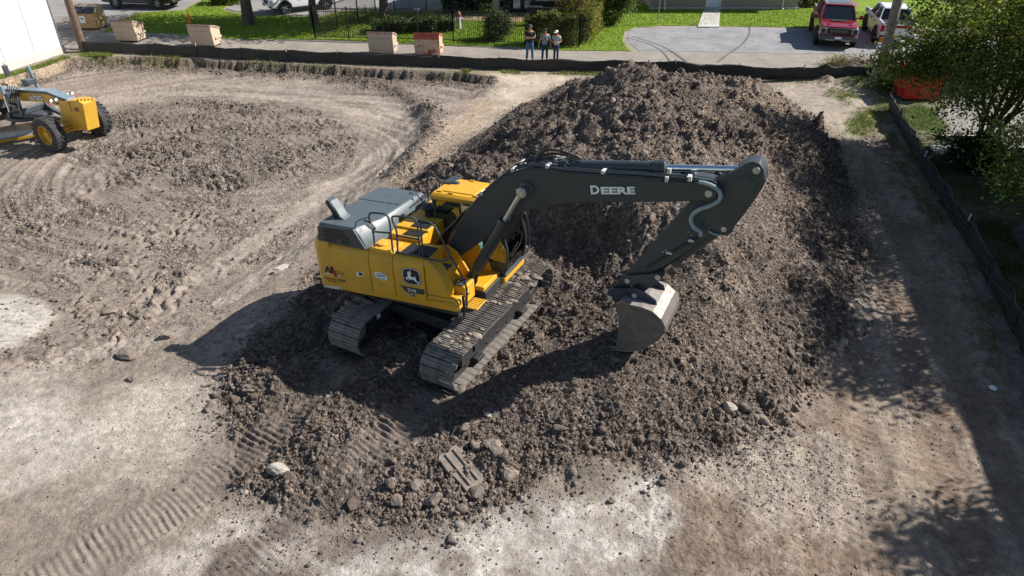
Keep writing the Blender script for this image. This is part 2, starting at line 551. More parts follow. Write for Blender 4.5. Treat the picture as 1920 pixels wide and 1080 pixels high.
BANK = [(-40, 162), (0, 150), (70, 128), (130, 108), (230, 104), (330, 107), (480, 115), (600, 121), (705, 128), (800, 132), (870, 135), (925, 142)]
DUG = BANK + [(938, 158), (905, 180), (850, 190), (818, 205), (822, 235), (800, 275), (760, 315), (720, 345), (640, 430), (540, 520), (430, 600), (250, 690), (60, 720), (-100, 700), (-300, 420), (-200, 220)]
WINDROW = [(640, 148), (720, 158), (780, 185), (812, 222), (806, 258), (778, 300), (745, 335)]
FENCE_R = [(1667, 214), (1680, 232), (1696, 257), (1739, 338), (1777, 399), (1811, 450), (1856, 537), (1920, 659), (1990, 800)]
TRACKS = [  # crawler prints leading away from the machine
    [(655, 690), (590, 735), (530, 790), (455, 850), (370, 905), (250, 975), (120, 1045), (0, 1110)],
    [(830, 745), (760, 805), (690, 860), (610, 930), (540, 985), (450, 1055), (380, 1110)]]
ARCS = [[(330, 200), (440, 215), (530, 245), (570, 290), (540, 330)], [(120, 360), (230, 370), (330, 400), (390, 450), (380, 520)], [(0, 560), (90, 600), (150, 660)], [(560, 190), (640, 205), (690, 235), (680, 270)], [(420, 215), (520, 232), (590, 262), (600, 300)], [(500, 200), (600, 225), (640, 262)], [(180, 430), (240, 455), (280, 490), (270, 540)], [(60, 480), (160, 520), (230, 580)]]
TYRES = [[(345, 525), (450, 445), (560, 368), (650, 305), (740, 245), (790, 222)], [(420, 560), (520, 480), (600, 410), (690, 335), (740, 300)], [(330, 620), (250, 640), (120, 668)],
         [(1690, 260), (1690, 400), (1715, 560), (1760, 760), (1790, 900), (1800, 1100)], [(1640, 250), (1640, 400), (1650, 560), (1640, 760), (1610, 1100)],
         [(400, 140), (560, 150), (700, 170), (770, 205), (780, 250), (730, 300)], [(150, 175), (300, 155), (460, 158), (600, 172), (700, 200)]]

NR, NC = 720, 890
_v = np.linspace(1190, 86, NR)
_y = np.array([at(960, v).y for v in _v])
_d = _y * CT + CAM_H * ST
_a = np.linspace(-0.90, 0.90, NC)
GX = (_a[None, :] * _d[:, None]).astype(np.float64)
GY = np.repeat(_y[:, None], NC, 1).astype(np.float64)

def soft_masks(x, y):
    wob = fbm(x, y, 0.9, 3, 4) * 0.35
    M = {}
    M['wob'] = wob
    M['pd'] = sdf(x, y, axy(PILE)) + wob * 0.7
    M['pile'] = sstep(-0.12, 0.12, M['pd'])
    bd, bs = seg_info(x, y, axy(BANK))
    M['dug_d'] = sdf(x, y, axy(DUG))
    M['bank_d'] = bd
    fr = axy(FENCE_R)
    side = np.interp(y, [p[1] for p in fr][::-1], [p[0] for p in fr][::-1])
    M['right'] = x - side
    return M
MK = soft_masks(GX, GY)
wob, pd = MK['wob'], MK['pd']
pile = MK['pile']
fd, _ = seg_info(GX, GY, axy([(158, 96), (480, 111), (730, 121), (940, 129), (1183, 135), (1300, 141), (1633, 148)]))
_fl = axy([(158, 96), (480, 111), (730, 121), (940, 129), (1183, 135), (1300, 141), (1633, 148)])
def fence_y(x): return np.interp(x, [-80] + [p[0] for p in _fl] + [60], [_fl[0][1] + 7.0] + [p[1] for p in _fl] + [_fl[-1][1] - 0.3])
behind = sstep(0.25, 0.8, GY - fence_y(GX))

Z = rbf(GX, GY)
Z = np.where(pd < -0.6, np.clip(Z, -0.05, 0.05), Z)
# the excavated basin at the left: steep cut along the back, gentle ramp towards the camera
near_fade = sstep(13.0, 21.0, GY - 0.15 * GX)
back = np.minimum(MK['bank_d'], 9)
edge_w = np.where(MK['bank_d'] < MK['dug_d'] + 0.35, 0.15, 0.9)
cutn = fbm(GX, GY, 0.9, 21, 3) * 0.24 + fbm(GX * 1.7, GY * 0.5, 2.9, 23, 4, 0.65) * 0.10
dug = sstep(0.0, 1.0, (MK['dug_d'] + cutn * 0.8) / (edge_w * 2)) * near_fade
Z += DIG * dug
wr, _ = seg_info(GX, GY, axy(WINDROW, -0.3))
windrow = np.exp(-(wr / 0.55) ** 2)
Z += windrow * (0.16 + 0.10 * fbm(GX, GY, 1.8, 31, 2))
talus = np.exp(-((MK['bank_d'] - 0.75) / 0.45) ** 2) * (MK['dug_d'] > 0)
Z += talus * 0.12 * (0.5 + 0.5 * fbm(GX, GY, 1.5, 33, 2))

# ---- roughness of the different kinds of ground
hum = pm(GX, GY, [(150, 215), (230, 180), (380, 168), (520, 180), (620, 205), (655, 240), (640, 280), (560, 315), (430, 335), (300, 335), (180, 320), (150, 260)], 0.7, wob)
churn = pm(GX, GY, [(-50, 330), (150, 310), (420, 350), (560, 420), (470, 500), (320, 600), (150, 700), (-50, 720)], 1.2, wob)
pale1 = pm(GX, GY, [(-60, 705), (130, 690), (260, 700), (400, 700), (410, 770), (425, 850), (300, 890), (170, 915), (-60, 950)], 0.55, wob * 1.3)
pale1c = pm(GX, GY, [(-60, 740), (90, 730), (200, 800), (130, 870), (-60, 890)], 0.9, wob * 1.2)
pale1d = pm(GX, GY, [(230, 1090), (300, 1030), (430, 955), (520, 960), (570, 1010), (470, 1090)], 0.3, wob * 1.2)
pale2 = pm(GX, GY, [(790, 1000), (880, 985), (960, 942), (1080, 918), (1190, 892), (1240, 930), (1238, 1010), (1225, 1100), (560, 1100), (650, 1035)], 0.25, wob * 1.2)
pale2b = pm(GX, GY, [(1190, 890), (1330, 858), (1480, 790), (1560, 760), (1620, 900), (1640, 1100), (1230, 1100)], 0.5, wob * 1.2)
slab = pm(GX, GY, [(-60, 535), (60, 548), (112, 585), (70, 625), (20, 655), (-60, 668)], 0.22, wob * 0.4)
sand = pm(GX, GY, [(920, 134), (1100, 140), (1060, 160), (1000, 190), (940, 232), (880, 262), (840, 278), (800, 285), (850, 230), (925, 188), (945, 160)], 0.5, wob)
tan = pm(GX, GY, [(700, 360), (760, 315), (830, 245), (900, 185), (950, 190), (900, 240), (850, 285), (770, 335), (725, 372)], 0.5, wob)
padr = pm(GX, GY, [(1440, 165), (1500, 152), (1640, 160), (1650, 215), (1640, 270), (1560, 250), (1500, 205)], 0.6, wob)
lane = pm(GX, GY, [(1530, 200), (1660, 230), (1740, 360), (1880, 620), (1960, 900), (1960, 1100), (1240, 1100), (1240, 930), (1480, 790), (1620, 600), (1630, 450)], 0.4, wob)
grassR = sstep(-0.25, 0.35, MK['right'] + wob * 0.8)
lotR = pm(GX, GY, [(1745, 185), (1990, 165), (1990, 262), (1845, 268), (1800, 262), (1775, 215)], 0.3, wob * 1.2) * grassR
verge = np.clip(np.exp(-((fd - 0.45) / 0.4) ** 2) * (0.5 + 0.9 * vnoise(GX * 0.55, GY * 0.55, 71)), 0, 1) * (1 - pile)
bankgrass = np.maximum(np.maximum(pm(GX, GY, [(-40, 151), (0, 140), (75, 120), (122, 103), (132, 106), (75, 126), (0, 149)], 0.15, wob * 0.3), pm(GX, GY, [(140, 99), (205, 97), (208, 104), (150, 105)], 0.15, wob * 0.4)), 0.8 * pm(GX, GY, [(292, 98), (345, 99), (345, 106), (296, 105)], 0.15, wob * 0.4))
padgrass = pm(GX, GY, [(1560, 155), (1640, 158), (1650, 215), (1640, 250), (1600, 250), (1585, 205), (1555, 180)], 0.5, wob * 1.4) * np.clip(0.4 + vnoise(GX * 1.1, GY * 1.1, 77), 0, 1)
foot = np.exp(-((pd - 0.25) / 0.45) ** 2)
tyre = np.zeros_like(Z)
tyre_print = np.zeros_like(Z)
for k, tr in enumerate(TYRES):
    d, s_ = seg_info(GX, GY, axy(tr))
    m = sstep(0.42, 0.25, d + wob * 0.25)
    tyre = np.maximum(tyre, m)
    tyre_print += m * np.sin(s_ * 2 * PI / 0.17 + np.sign(d) * d * 9) * 0.5
smooth_band = np.clip(dug - hum - churn * 0.7 - windrow, 0, 1)

tz = np.full_like(Z, 9.0)
for tr in TRACKS:
    d, s_ = seg_info(GX, GY, axy(tr, 0.2))
    tz = np.minimum(tz, d)
trackzone = sstep(0.75, 0.45, tz + wob * 0.2)
rough = 0.07 + 0.95 * pile + 0.72 * hum * (1 - pile) + 0.34 * churn * (1 - pile) * (1 - pale1) + 0.8 * windrow + 0.9 * talus + 0.5 * np.exp(-((MK['dug_d'] - 0.16) / 0.30) ** 2) * (MK['bank_d'] < 0.6) + 0.20 * dug + 0.4 * tan
rough *= (1 - 0.8 * tyre * (1 - pile)) * (1 - 0.8 * slab) * (1 - 0.8 * pale1) * (1 - 0.6 * sand)
patch = np.clip(0.75 + 0.75 * fbm(GX, GY, 0.7, 57, 3), 0.15, 1.4)
rough *= patch * (1 - pile) + (0.65 + 0.35 * patch) * pile
fine_patch = sstep(0.0, 0.6, fbm(GX, GY, 0.45, 51, 3)) * pile
bench = pm(GX, GY, [(900, 720), (1000, 640), (1150, 560), (1300, 420), (1420, 420), (1450, 600), (1380, 760), (1250, 800), (1000, 830)], 0.8, wob) * pile
calm = np.clip(fine_patch * 0.8 + bench * 0.8, 0, 1)

warpx = GX + 0.10 * fbm(GX, GY, 3.1, 151, 2)
warpy = GY + 0.10 * fbm(GX, GY, 3.1, 157, 2)
L1 = lumps(warpx, warpy, 0.55, 101, 0.35)
L2 = lumps(warpx, warpy, 0.24, 111, 0.55)
L3 = lumps(warpx, warpy, 0.115, 121, 0.8)
L4 = lumps(GX, GY, 0.062, 131, 0.9)
big = fbm(GX, GY, 0.55, 5, 3)
med = fbm(GX, GY, 2.0, 9, 4, 0.6)
gran = fbm(GX, GY, 9.0, 15, 3, 0.7)
backp = pile * sstep(16.5, 20, GY)
Z += pile * big * (0.13 + 0.15 * sstep(16.5, 20, GY)) * sstep(0.0, 1.6, pd) * (1 - 0.7 * bench)
# slumped steps on the back slope
stepn = fbm(GX, GY, 0.6, 25, 3) * 1.6 + GY * 0.7
Z += backp * sstep(0.3, 1.5, pd) * 0.16 * (sstep(0.35, 0.65, stepn % 1.0) - (stepn % 1.0))
# gullies and slides running down the flanks of the heap
slide = fbm(GX * 1.6 + GY * 0.5, GY * 0.45 - GX * 0.2, 1.3, 19, 3)
Z += pile * slide * 0.05 * sstep(0.2, 1.2, pd)
Zs = Z.copy()
drift0 = fbm(GX, GY, 0.5, 41, 4)
Z += rough * (med * 0.05 + gran * 0.016 + L1 * 0.40 * (0.18 + (0.75 + 1.2 * sstep(4, 7, GX)) * foot * pile + 1.5 * backp) * (1 - 0.7 * calm) + L2 * (0.66 + 0.55 * backp + 0.4 * foot * sstep(4, 7, GX)) * (1 - 0.72 * calm) + L3 * 1.10 * (1 - 0.35 * calm) + L4 * 1.1)
# chopped furrows of the ripped ground
fur = np.sin((GX * 0.9 + GY * 1.9 + wob * 2.2) * 2 * PI / 0.75) * np.clip(0.5 + fbm(GX, GY, 0.8, 61, 2), 0, 1)
Z += hum * 0.065 * fur
fur2 = np.sin((GX * 1.5 - GY * 0.7 + wob * 3.0) * 2 * PI / 0.9) * np.clip(0.3 + fbm(GX, GY, 0.6, 63, 2), 0, 1)
Z += churn * (1 - pale1) * (1 - pile) * 0.065 * fur2
# blade scrapes: long shallow grooves following the grader's sweep
sweep = np.hypot(GX + 9.5, (GY - 25.5) * 1.15)
scr = fbm(sweep * 4.5, np.arctan2(GY - 25.5, GX + 9.5) * 1.5, 1.0, 65, 3)
Z += np.maximum(dug, churn * 0.8) * (1 - hum) * (1 - windrow) * (1 - pile) * scr * 0.042
# light scuffs over the flat ground
flat = 1 - np.clip(rough, 0, 1)
Z += flat * (fbm(GX, GY, 3.0, 13, 4, 0.6) * 0.012 + L4 * 0.22 * sstep(0.1, 0.7, fbm(GX, GY, 1.2, 17, 3)) + L3 * 0.12 * sstep(0.2, 0.8, drift0) + (pale2b + 0.6 * lane) * (1 - tyre) * (L4 * 0.30 + gran * 0.006))
rut = fbm((GX - 0.25 * GY) * 2.4, GY * 0.12, 1.0, 67, 3)
Z += lane * (1 - pile) * rut * 0.022
Z += tyre * (1 - pile) * (tyre_print * 0.012 - 0.025)
# crawler prints: grouser ribs across the direction of travel
printm = np.zeros_like(Z)
for k, tr in enumerate(TRACKS + ARCS):
    d, s_ = seg_info(GX, GY, axy(tr, 0.2 if k < 2 else DIG * 0.8))
    wdt = 0.41 if k < 2 else 0.33
    m = sstep(wdt + 0.06, wdt - 0.06, d + wob * 0.16 + 0.05 * gran)
    keep = np.clip(0.45 + 0.55 * pile + 0.95 * vnoise(GX * 0.9, GY * 0.9, 301 + k), 0.0, 1)
    if k >= 2: keep = np.clip(keep + 0.35, 0, 1) * 0.8
    sw = s_ + 0.05 * fbm(GX, GY, 1.1, 311 + k, 2) + 0.008 * vnoise(GX * 6, GY * 6, 5)
    rb_ = ((sw / 0.118) % 1.0)
    ribs = np.clip(1.5 - np.abs(rb_ * 2 - 1) * 2.0, 0, 1) * (0.72 + 0.5 * vnoise(GX * 2.6, GY * 2.6, 321 + k) + 0.3 * vnoise(GX * 9, GY * 9, 325))
    mk = m * keep
    Z = Z * (1 - mk) + mk * (Zs + 0.22 * (Z - Zs) + (np.clip(ribs, -0.2, 1.2) * 0.062 - 0.04) * (0.55 + 0.45 * pile))
    printm = np.maximum(printm, mk)
# slab edge, fence-side ridge, weeds hump at the far right corner
Z += slab * 0.07
Z += np.exp(-((MK['right'] + 0.9) / 0.55) ** 2) * 0.07 * (1 + med)
hump = sum(np.exp(-(((GX - p.x) / 0.9) ** 2 + ((GY - p.y) / 0.7) ** 2)) for p in (at(1600, 155), at(1625, 160), at(1570, 150)))
Z += hump * 0.10 * (1 + 0.5 * med)
Z += grassR * (1 - lotR) * (0.05 + 0.03 * med)
Z = Z * (1 - behind) - 0.12 * behind

# ---- colours of the soils
def C3(*c): return np.array(c, np.float32)
def over(base, m, c): return base + (np.asarray(c) - base) * np.clip(m, 0, 1)[..., None]
BROWN = C3(0.258, 0.212, 0.172)
col = np.ones(Z.shape + (3,), np.float32) * BROWN
col = over(col, dug, C3(0.238, 0.197, 0.163))
drift = fbm(GX, GY, 0.5, 41, 4)
col = over(col, sstep(0.0, 0.9, drift) * 0.5, C3(0.34, 0.285, 0.235))
col = over(col, dug * sstep(0.0, 0.8, scr) * 0.55, C3(0.37, 0.31, 0.255))
col = over(col, dug * sstep(0.1, 0.9, -scr) * 0.45, C3(0.165, 0.137, 0.115))
col = over(col, hum * 0.7, C3(0.195, 0.162, 0.135))
col = over(col, churn * 0.6 * (1 - pale1), C3(0.21, 0.172, 0.142))
col = over(col, tyre * 0.55 * (1 - 0.5 * lane), C3(0.36, 0.31, 0.26))
col = over(col, lane * 0.9, C3(0.215, 0.160, 0.120))
streak = fbm(GX * 2.2, GY * 0.35, 1.0, 43, 4)
col = over(col, lane * sstep(-0.1, 0.6, rut + 0.4 * drift + 0.5 * fbm(GX, GY, 3.2, 44, 3)) * 0.65, C3(0.35, 0.285, 0.225))
col = over(col, pale2b * sstep(-0.5, 0.6, drift + 0.6 * fbm(GX, GY, 2.4, 45, 3)) * 0.7, C3(0.39, 0.335, 0.28))
col = over(col, pale1 * np.clip(0.55 + 0.55 * drift + 0.35 * fbm(GX * 0.6 + GY, GY * 0.9 - GX, 1.1, 46, 4), 0, 1), C3(0.42, 0.365, 0.305))
col = over(col, pale1c * 0.8, C3(0.50, 0.45, 0.39))
col = over(col, pale1d * 0.8, C3(0.46, 0.41, 0.36))
col = over(col, pale2 * np.clip(0.75 + 0.7 * fbm(GX, GY, 2.2, 47, 4), 0.1, 1), C3(0.47, 0.435, 0.39))
col = over(col, slab, C3(0.46, 0.42, 0.37))
col = over(col, sand, C3(0.47, 0.39, 0.305))
col = over(col, tan * 0.8, C3(0.36, 0.275, 0.195))
col = over(col, padr * 0.8, C3(0.36, 0.305, 0.25))
col = over(col, np.clip(printm * 0.35, 0, 1) * (1 - pile), C3(0.26, 0.22, 0.185))
# dark spill dragged along the second track
spill = pm(GX, GY, [(425, 905), (520, 965), (640, 988), (880, 968), (820, 1003), (700, 1030), (600, 1060), (500, 1100), (380, 1100), (470, 1010), (505, 985)], 0.3, wob * 1.5)
col = over(col, spill * np.clip(0.75 + 0.8 * fbm(GX, GY, 1.8, 58, 3), 0, 1), C3(0.175, 0.143, 0.12))
# heap: dark topsoil with drier and redder veins
pc = np.ones_like(col) * C3(0.158, 0.126, 0.103)
vein = fbm(GX, GY, 0.7, 53, 4)
pc = over(pc, sstep(0.1, 1.0, vein) * 0.6, C3(0.205, 0.168, 0.140))
pc = over(pc, sstep(0.2, 1.0, -vein) * 0.6, C3(0.108, 0.088, 0.076))
dry = pm(GX, GY, [(1330, 130), (1440, 160), (1500, 220), (1480, 300), (1400, 330), (1350, 240)], 1.2, wob * 2)
pc = over(pc, dry * 0.6, C3(0.27, 0.21, 0.16))
lit_face = pm(GX, GY, [(1150, 430), (1260, 330), (1420, 380), (1470, 560), (1380, 740), (1220, 780), (1180, 600)], 1.0, wob * 2.5)  # sunlight painted as a paler tone on the heap's lit side
pc = over(pc, lit_face * 0.55 * np.clip(0.6 + fbm(GX, GY, 0.9, 55, 3), 0, 1), C3(0.235, 0.185, 0.145))
back_shade = pm(GX, GY, [(770, 345), (930, 240), (1080, 165), (1170, 200), (1130, 300), (1000, 370), (850, 400)], 1.0, wob * 2)  # shade of the back flank painted as darker soil colour
pc = over(pc, back_shade * 0.55, C3(0.105, 0.085, 0.073))
pc = over(pc, np.clip(printm, 0, 1) * 0.5, C3(0.165, 0.135, 0.113))
thin = sstep(0.35, -0.1, pd + 0.5 * fbm(GX, GY, 3.0, 57, 3))
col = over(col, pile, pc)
col = over(col, np.clip(windrow * 0.7 + talus * 0.6, 0, 1), C3(0.135, 0.108, 0.09))
# cut face: dark band under the turf at the back, pale subsoil along the white building
face = np.exp(-((MK['dug_d'] - 0.16) / 0.30) ** 2) * (MK['bank_d'] < 0.6)
subs = sstep(-22.5, -24.0, GX)
col = over(col, face * 0.9, C3(0.115, 0.09, 0.075))
col = over(col, face * subs * 0.8, C3(0.40, 0.31, 0.22))
GREEN, GREEN2 = C3(0.085, 0.135, 0.028), C3(0.15, 0.17, 0.05)
col = over(col, grassR * (1 - lotR) * np.clip(0.75 + 0.5 * drift, 0.3, 1), C3(0.07, 0.10, 0.03))
col = over(col, lotR, C3(0.27, 0.255, 0.24))
col = over(col, np.clip(verge * 0.55, 0, 1), C3(0.20, 0.19, 0.08))
col = over(col, bankgrass * 0.9, GREEN2)
col = over(col, padgrass * 0.8, GREEN2)
# fallen crumbs darken the ground around the heap
sprink = np.exp(-np.maximum(0, -pd) / 0.55) * (1 - pile) * (fbm(GX, GY, 4.5, 59, 3) > -0.25)
col = over(col, sprink * 0.55, C3(0.17, 0.14, 0.12))
col = np.clip(col * (1 + 0.13 * fbm(GX, GY, 6.0, 49, 3) + 0.10 * fbm(GX, GY, 1.4, 50, 3) * (1 - pile))[..., None], 0.02, 0.8)

V = np.stack([GX, GY, Z], -1).reshape(-1, 3)
_i = (np.arange(NR - 1)[:, None] * NC + np.arange(NC - 1)[None, :]).ravel()
F = np.stack([_i, _i + 1, _i + NC + 1, _i + NC], 1)
looseness = np.clip(rough * 1.1 + 0.14 - 0.95 * printm, 0.0, 1.0)
site = np_mesh('site_ground', V, F, SOIL, np.concatenate([col, looseness[..., None]], -1).reshape(-1, 4), smooth=True)
tag(site, 'churned brown building site with a dark heap of dug soil', kind='structure')

_av = np.interp
def ground_z(x, y):
    """height of the built terrain at (x, y)"""
    r = np.interp(y, _y, np.arange(NR)) if _y[0] < _y[-1] else 0
    d = y * CT + CAM_H * ST
    c = (x / d + 0.90) / 1.80 * (NC - 1)
    i, j = int(np.clip(round(float(r)), 0, NR - 1)), int(np.clip(round(float(c)), 0, NC - 1))
    return float(Z[i, j])
def on_ground(u, v, n=6):
    """where the sight line of a photo point meets the built terrain"""
    z = 0.0
    for _ in range(n):
        p = at(u, v, z)
        z = 0.5 * z + 0.5 * ground_z(p.x, p.y)
    return at(u, v, z)

# ------------------------------------------------------------------ loose clods
def ico(sub):
    bm = bmesh.new()
    bmesh.ops.create_icosphere(bm, subdivisions=sub, radius=1)
    v = np.array([x.co for x in bm.verts], np.float32)
    f = np.array([[x.index for x in p.verts] for p in bm.faces], np.int32)
    bm.free()
    return v, f
ICO0, ICO1 = ico(1), ico(2)
OCTA = (np.array([(1, 0, 0), (-1, 0, 0), (0, 1, 0), (0, -1, 0), (0, 0, 1), (0, 0, -1)], np.float32), np.array([(0, 2, 4), (2, 1, 4), (1, 3, 4), (3, 0, 4), (2, 0, 5), (1, 2, 5), (3, 1, 5), (0, 3, 5)], np.int32))
def broken(base, k, cuts, seed):
    """angular variants of a base shape, flattened by random cuts"""
    r_ = np.random.default_rng(seed)
    out = []
    for _ in range(k):
        v = base[0].astype(np.float64) * (1 + 0.10 * r_.normal(size=(len(base[0]), 1)))
        for _ in range(cuts):
            d = r_.normal(size=3)
            d /= np.linalg.norm(d)
            v -= np.maximum(0, v @ d - (0.45 + 0.4 * r_.random()))[:, None] * d
        out.append(v)
    return np.array(out, np.float32), base[1]
VARO = broken(OCTA, 16, 0, 3)
VARO = (VARO[0] * (1 + 0.25 * np.random.default_rng(4).normal(size=VARO[0].shape)).astype(np.float32), VARO[1])
VAR0, VAR1 = broken(ICO0, 12, 5, 1), broken(ICO1, 14, 9, 2)
def clod_cloud(name, label, n, weight, smin, smax, power, base, sink=0.25, tint=1.0, kind='stuff'):
    area = np.gradient(GY, axis=0) * np.gradient(GX, axis=1)
    w = (weight * area).clip(0).ravel()
    w /= w.sum()
    idx = rng.choice(len(w), n, p=w)
    pos = V[idx].copy()
    u = rng.random(n)
    size = (smin ** -power + u * (smax ** -power - smin ** -power)) ** (-1 / power)
    bv, bf = base
    nv = bv.shape[1]
    bvv = bv[rng.integers(0, len(bv), n)]
    q = rng.normal(size=(n, 4))
    q /= np.linalg.norm(q, axis=1)[:, None]
    a, b, c, d = q.T
    Rm = np.stack([1 - 2 * (c * c + d * d), 2 * (b * c - a * d), 2 * (b * d + a * c), 2 * (b * c + a * d), 1 - 2 * (b * b + d * d), 2 * (c * d - a * b), 2 * (b * d - a * c), 2 * (c * d + a * b), 1 - 2 * (b * b + c * c)], 1).reshape(n, 3, 3)
    stretch = 0.55 + 0.75 * rng.random((n, 1, 3))
    out = bvv * stretch * size[:, None, None]
    out = np.einsum('nij,nvj->nvi', Rm, out)
    out[..., 2] *= 0.75
    out += pos[:, None, :]
    out[..., 2] += size[:, None] * (0.35 - sink)
    cc = col.reshape(-1, 3)[idx] * (0.8 + 0.5 * rng.random((n, 1))) * tint
    hc = C3(0.145, 0.117, 0.098) * (0.75 + 0.7 * rng.random((n, 1)))
    cc = np.where((col.reshape(-1, 3)[idx].mean(1) > 0.19)[:, None] & (tint == 1.0), hc, cc)
    F_ = (bf[None] + (np.arange(n) * nv)[:, None, None]).reshape(-1, 3)
    o = np_mesh(name, out.reshape(-1, 3), F_, CLODM, np.repeat(np.concatenate([cc, np.full((n, 1), 0.35)], 1), nv, 0))
    tag(o, label, kind=kind)
    return o
nearw = 1.0 / (1 + (GY / 16) ** 2)
onpile = sstep(0.05, 0.3, pd)
notx = 1 - pm(GX, GY, [(600, 640), (720, 560), (930, 480), (1060, 500), (1000, 620), (880, 720), (790, 720), (660, 680)], 0.15)
quiet = notx * (1 - 0.9 * trackzone)
clod_cloud('soil_crumbs', 'fine dark crumbs strewn over the heap', 52000, (onpile * (1 - 0.25 * calm) + 0.6 * foot) * nearw * quiet, 0.013, 0.032, 1.6, VARO, 0.1)
clod_cloud('soil_lumps', 'dark crumbly lumps strewn over the heap', 9000, (onpile * (1 - 0.6 * calm) + 1.0 * foot) * nearw * quiet, 0.030, 0.075, 2.2, VAR0)
clod_cloud('soil_clods', 'fist sized dark clods covering the heap', 3600, (onpile * (0.10 + 0.7 * sstep(0.0, 0.9, vein) + 0.8 * backp) * (1 - 0.8 * calm) + 1.3 * foot * (GY < 13) + 1.6 * foot * (GX > 5) * (GY < 26)) * np.sqrt(nearw) * quiet, 0.04, 0.20, 2.6, VAR1, 0.3)
clod_cloud('scattered_crumbs', 'dark crumbs scattered on the pale ground around the heap', 9000, (np.exp(-np.maximum(0, -pd) / 0.7) + 0.6 * spill) * (1 - pile) * nearw + 0.03 * nearw * (1 - pile), 0.009, 0.036, 2.2, VARO, 0.1)
clod_cloud('lane_gravel', 'small stones and crumbs pressed into the near lane', 9000, (pale2b + 0.7 * lane * (GY < 20) + 0.5 * pale1) * (1 - pile) * nearw ** 1.5 * np.clip(0.4 + drift0, 0.05, 1.5), 0.007, 0.03, 2.4, VARO, 0.15, 1.12)
clod_cloud('basin_clods', 'brown clods strewn over the dug basin', 12000, (hum * patch + 0.35 * churn * (1 - pale1) * patch + 1.6 * windrow + 1.4 * talus) * (1 - pile) * (1 - 0.8 * tyre), 0.022, 0.09, 2.6, VARO, 0.15)
# ================================================================== excavator
ex = thing('excavator', 'yellow and charcoal crawler excavator working on the dark soil heap', 'excavator')
ex.matrix_world = Matrix.Translation(EX_T) @ EX_U.to_4x4()
EX_UI = EX_U.inverted()
EX_C = EX_UI @ (Vector((0, 0, CAM_H)) - EX_T)
def xl(u, v, ax, val):
    """point of the machine (its own frame) surveyed in the photo on the plane coordinate[ax] = val"""
    d = EX_UI @ ray(u, v)
    t = (val - EX_C[ax]) / d[ax]
    return EX_C + d * t
def crop(x0, y0, k):
    return lambda a, b: (x0 + a / k, y0 + b / k)
def mir(y): return -y

# ---------------- undercarriage (frame of the tracks turned into the machine's frame)
TM = (EX_UI @ EX_R).to_4x4()
def track_path(n=400):
    """closed side outline of a track, as (t, z)"""
    a, r0, zc = 1.78, 0.40, 0.43
    pts = []
    for i in range(60): pts.append((-a + 2 * a * i / 60, 0.03))
    for i in range(40):
        th = -PI / 2 + PI * i / 40
        pts.append((a + r0 * math.cos(th) * 1.05, zc + r0 * math.sin(th)))
    for i in range(60):
        t = a - 2 * a * i / 60
        pts.append((t, zc + r0 - 0.02 * math.sin(PI * (i / 60) * 3) ** 2))
    for i in range(40):
        th = PI / 2 + PI * i / 40
        pts.append((-a + r0 * math.cos(th) * 1.05, zc + r0 * math.sin(th)))
    return pts
tp = track_path()
seg = [math.dist(tp[i], tp[(i + 1) % len(tp)]) for i in range(len(tp))]
TL = sum(seg)
def on_track(s):
    s %= TL
    i = 0
    while s > seg[i]:
        s -= seg[i]
        i = (i + 1) % len(tp)
    a, b = tp[i], tp[(i + 1) % len(tp)]
    k = s / seg[i]
    d = Vector((b[0] - a[0], 0, b[1] - a[1])).normalized()
    return Vector((a[0] + (b[0] - a[0]) * k, 0, a[1] + (b[1] - a[1]) * k)), d
NSH = 50
pitch = TL / NSH
sm = MB()   # a triple-grouser shoe: x along travel, y across, z outwards
sm.box(-pitch / 2 + 0.006, pitch / 2 - 0.002, -0.40, 0.40, 0.0, 0.018)
for gx, gh in ((-pitch * 0.36, 0.045), (0.0, 0.042), (pitch * 0.36, 0.045)):
    sm.prism([(gx - 0.016, 0.016), (gx - 0.008, gh), (gx + 0.008, gh), (gx + 0.016, 0.016)], 'y', -0.40, 0.40)
shoe_me = sm.mesh('track_shoe', TRACKM, 30)
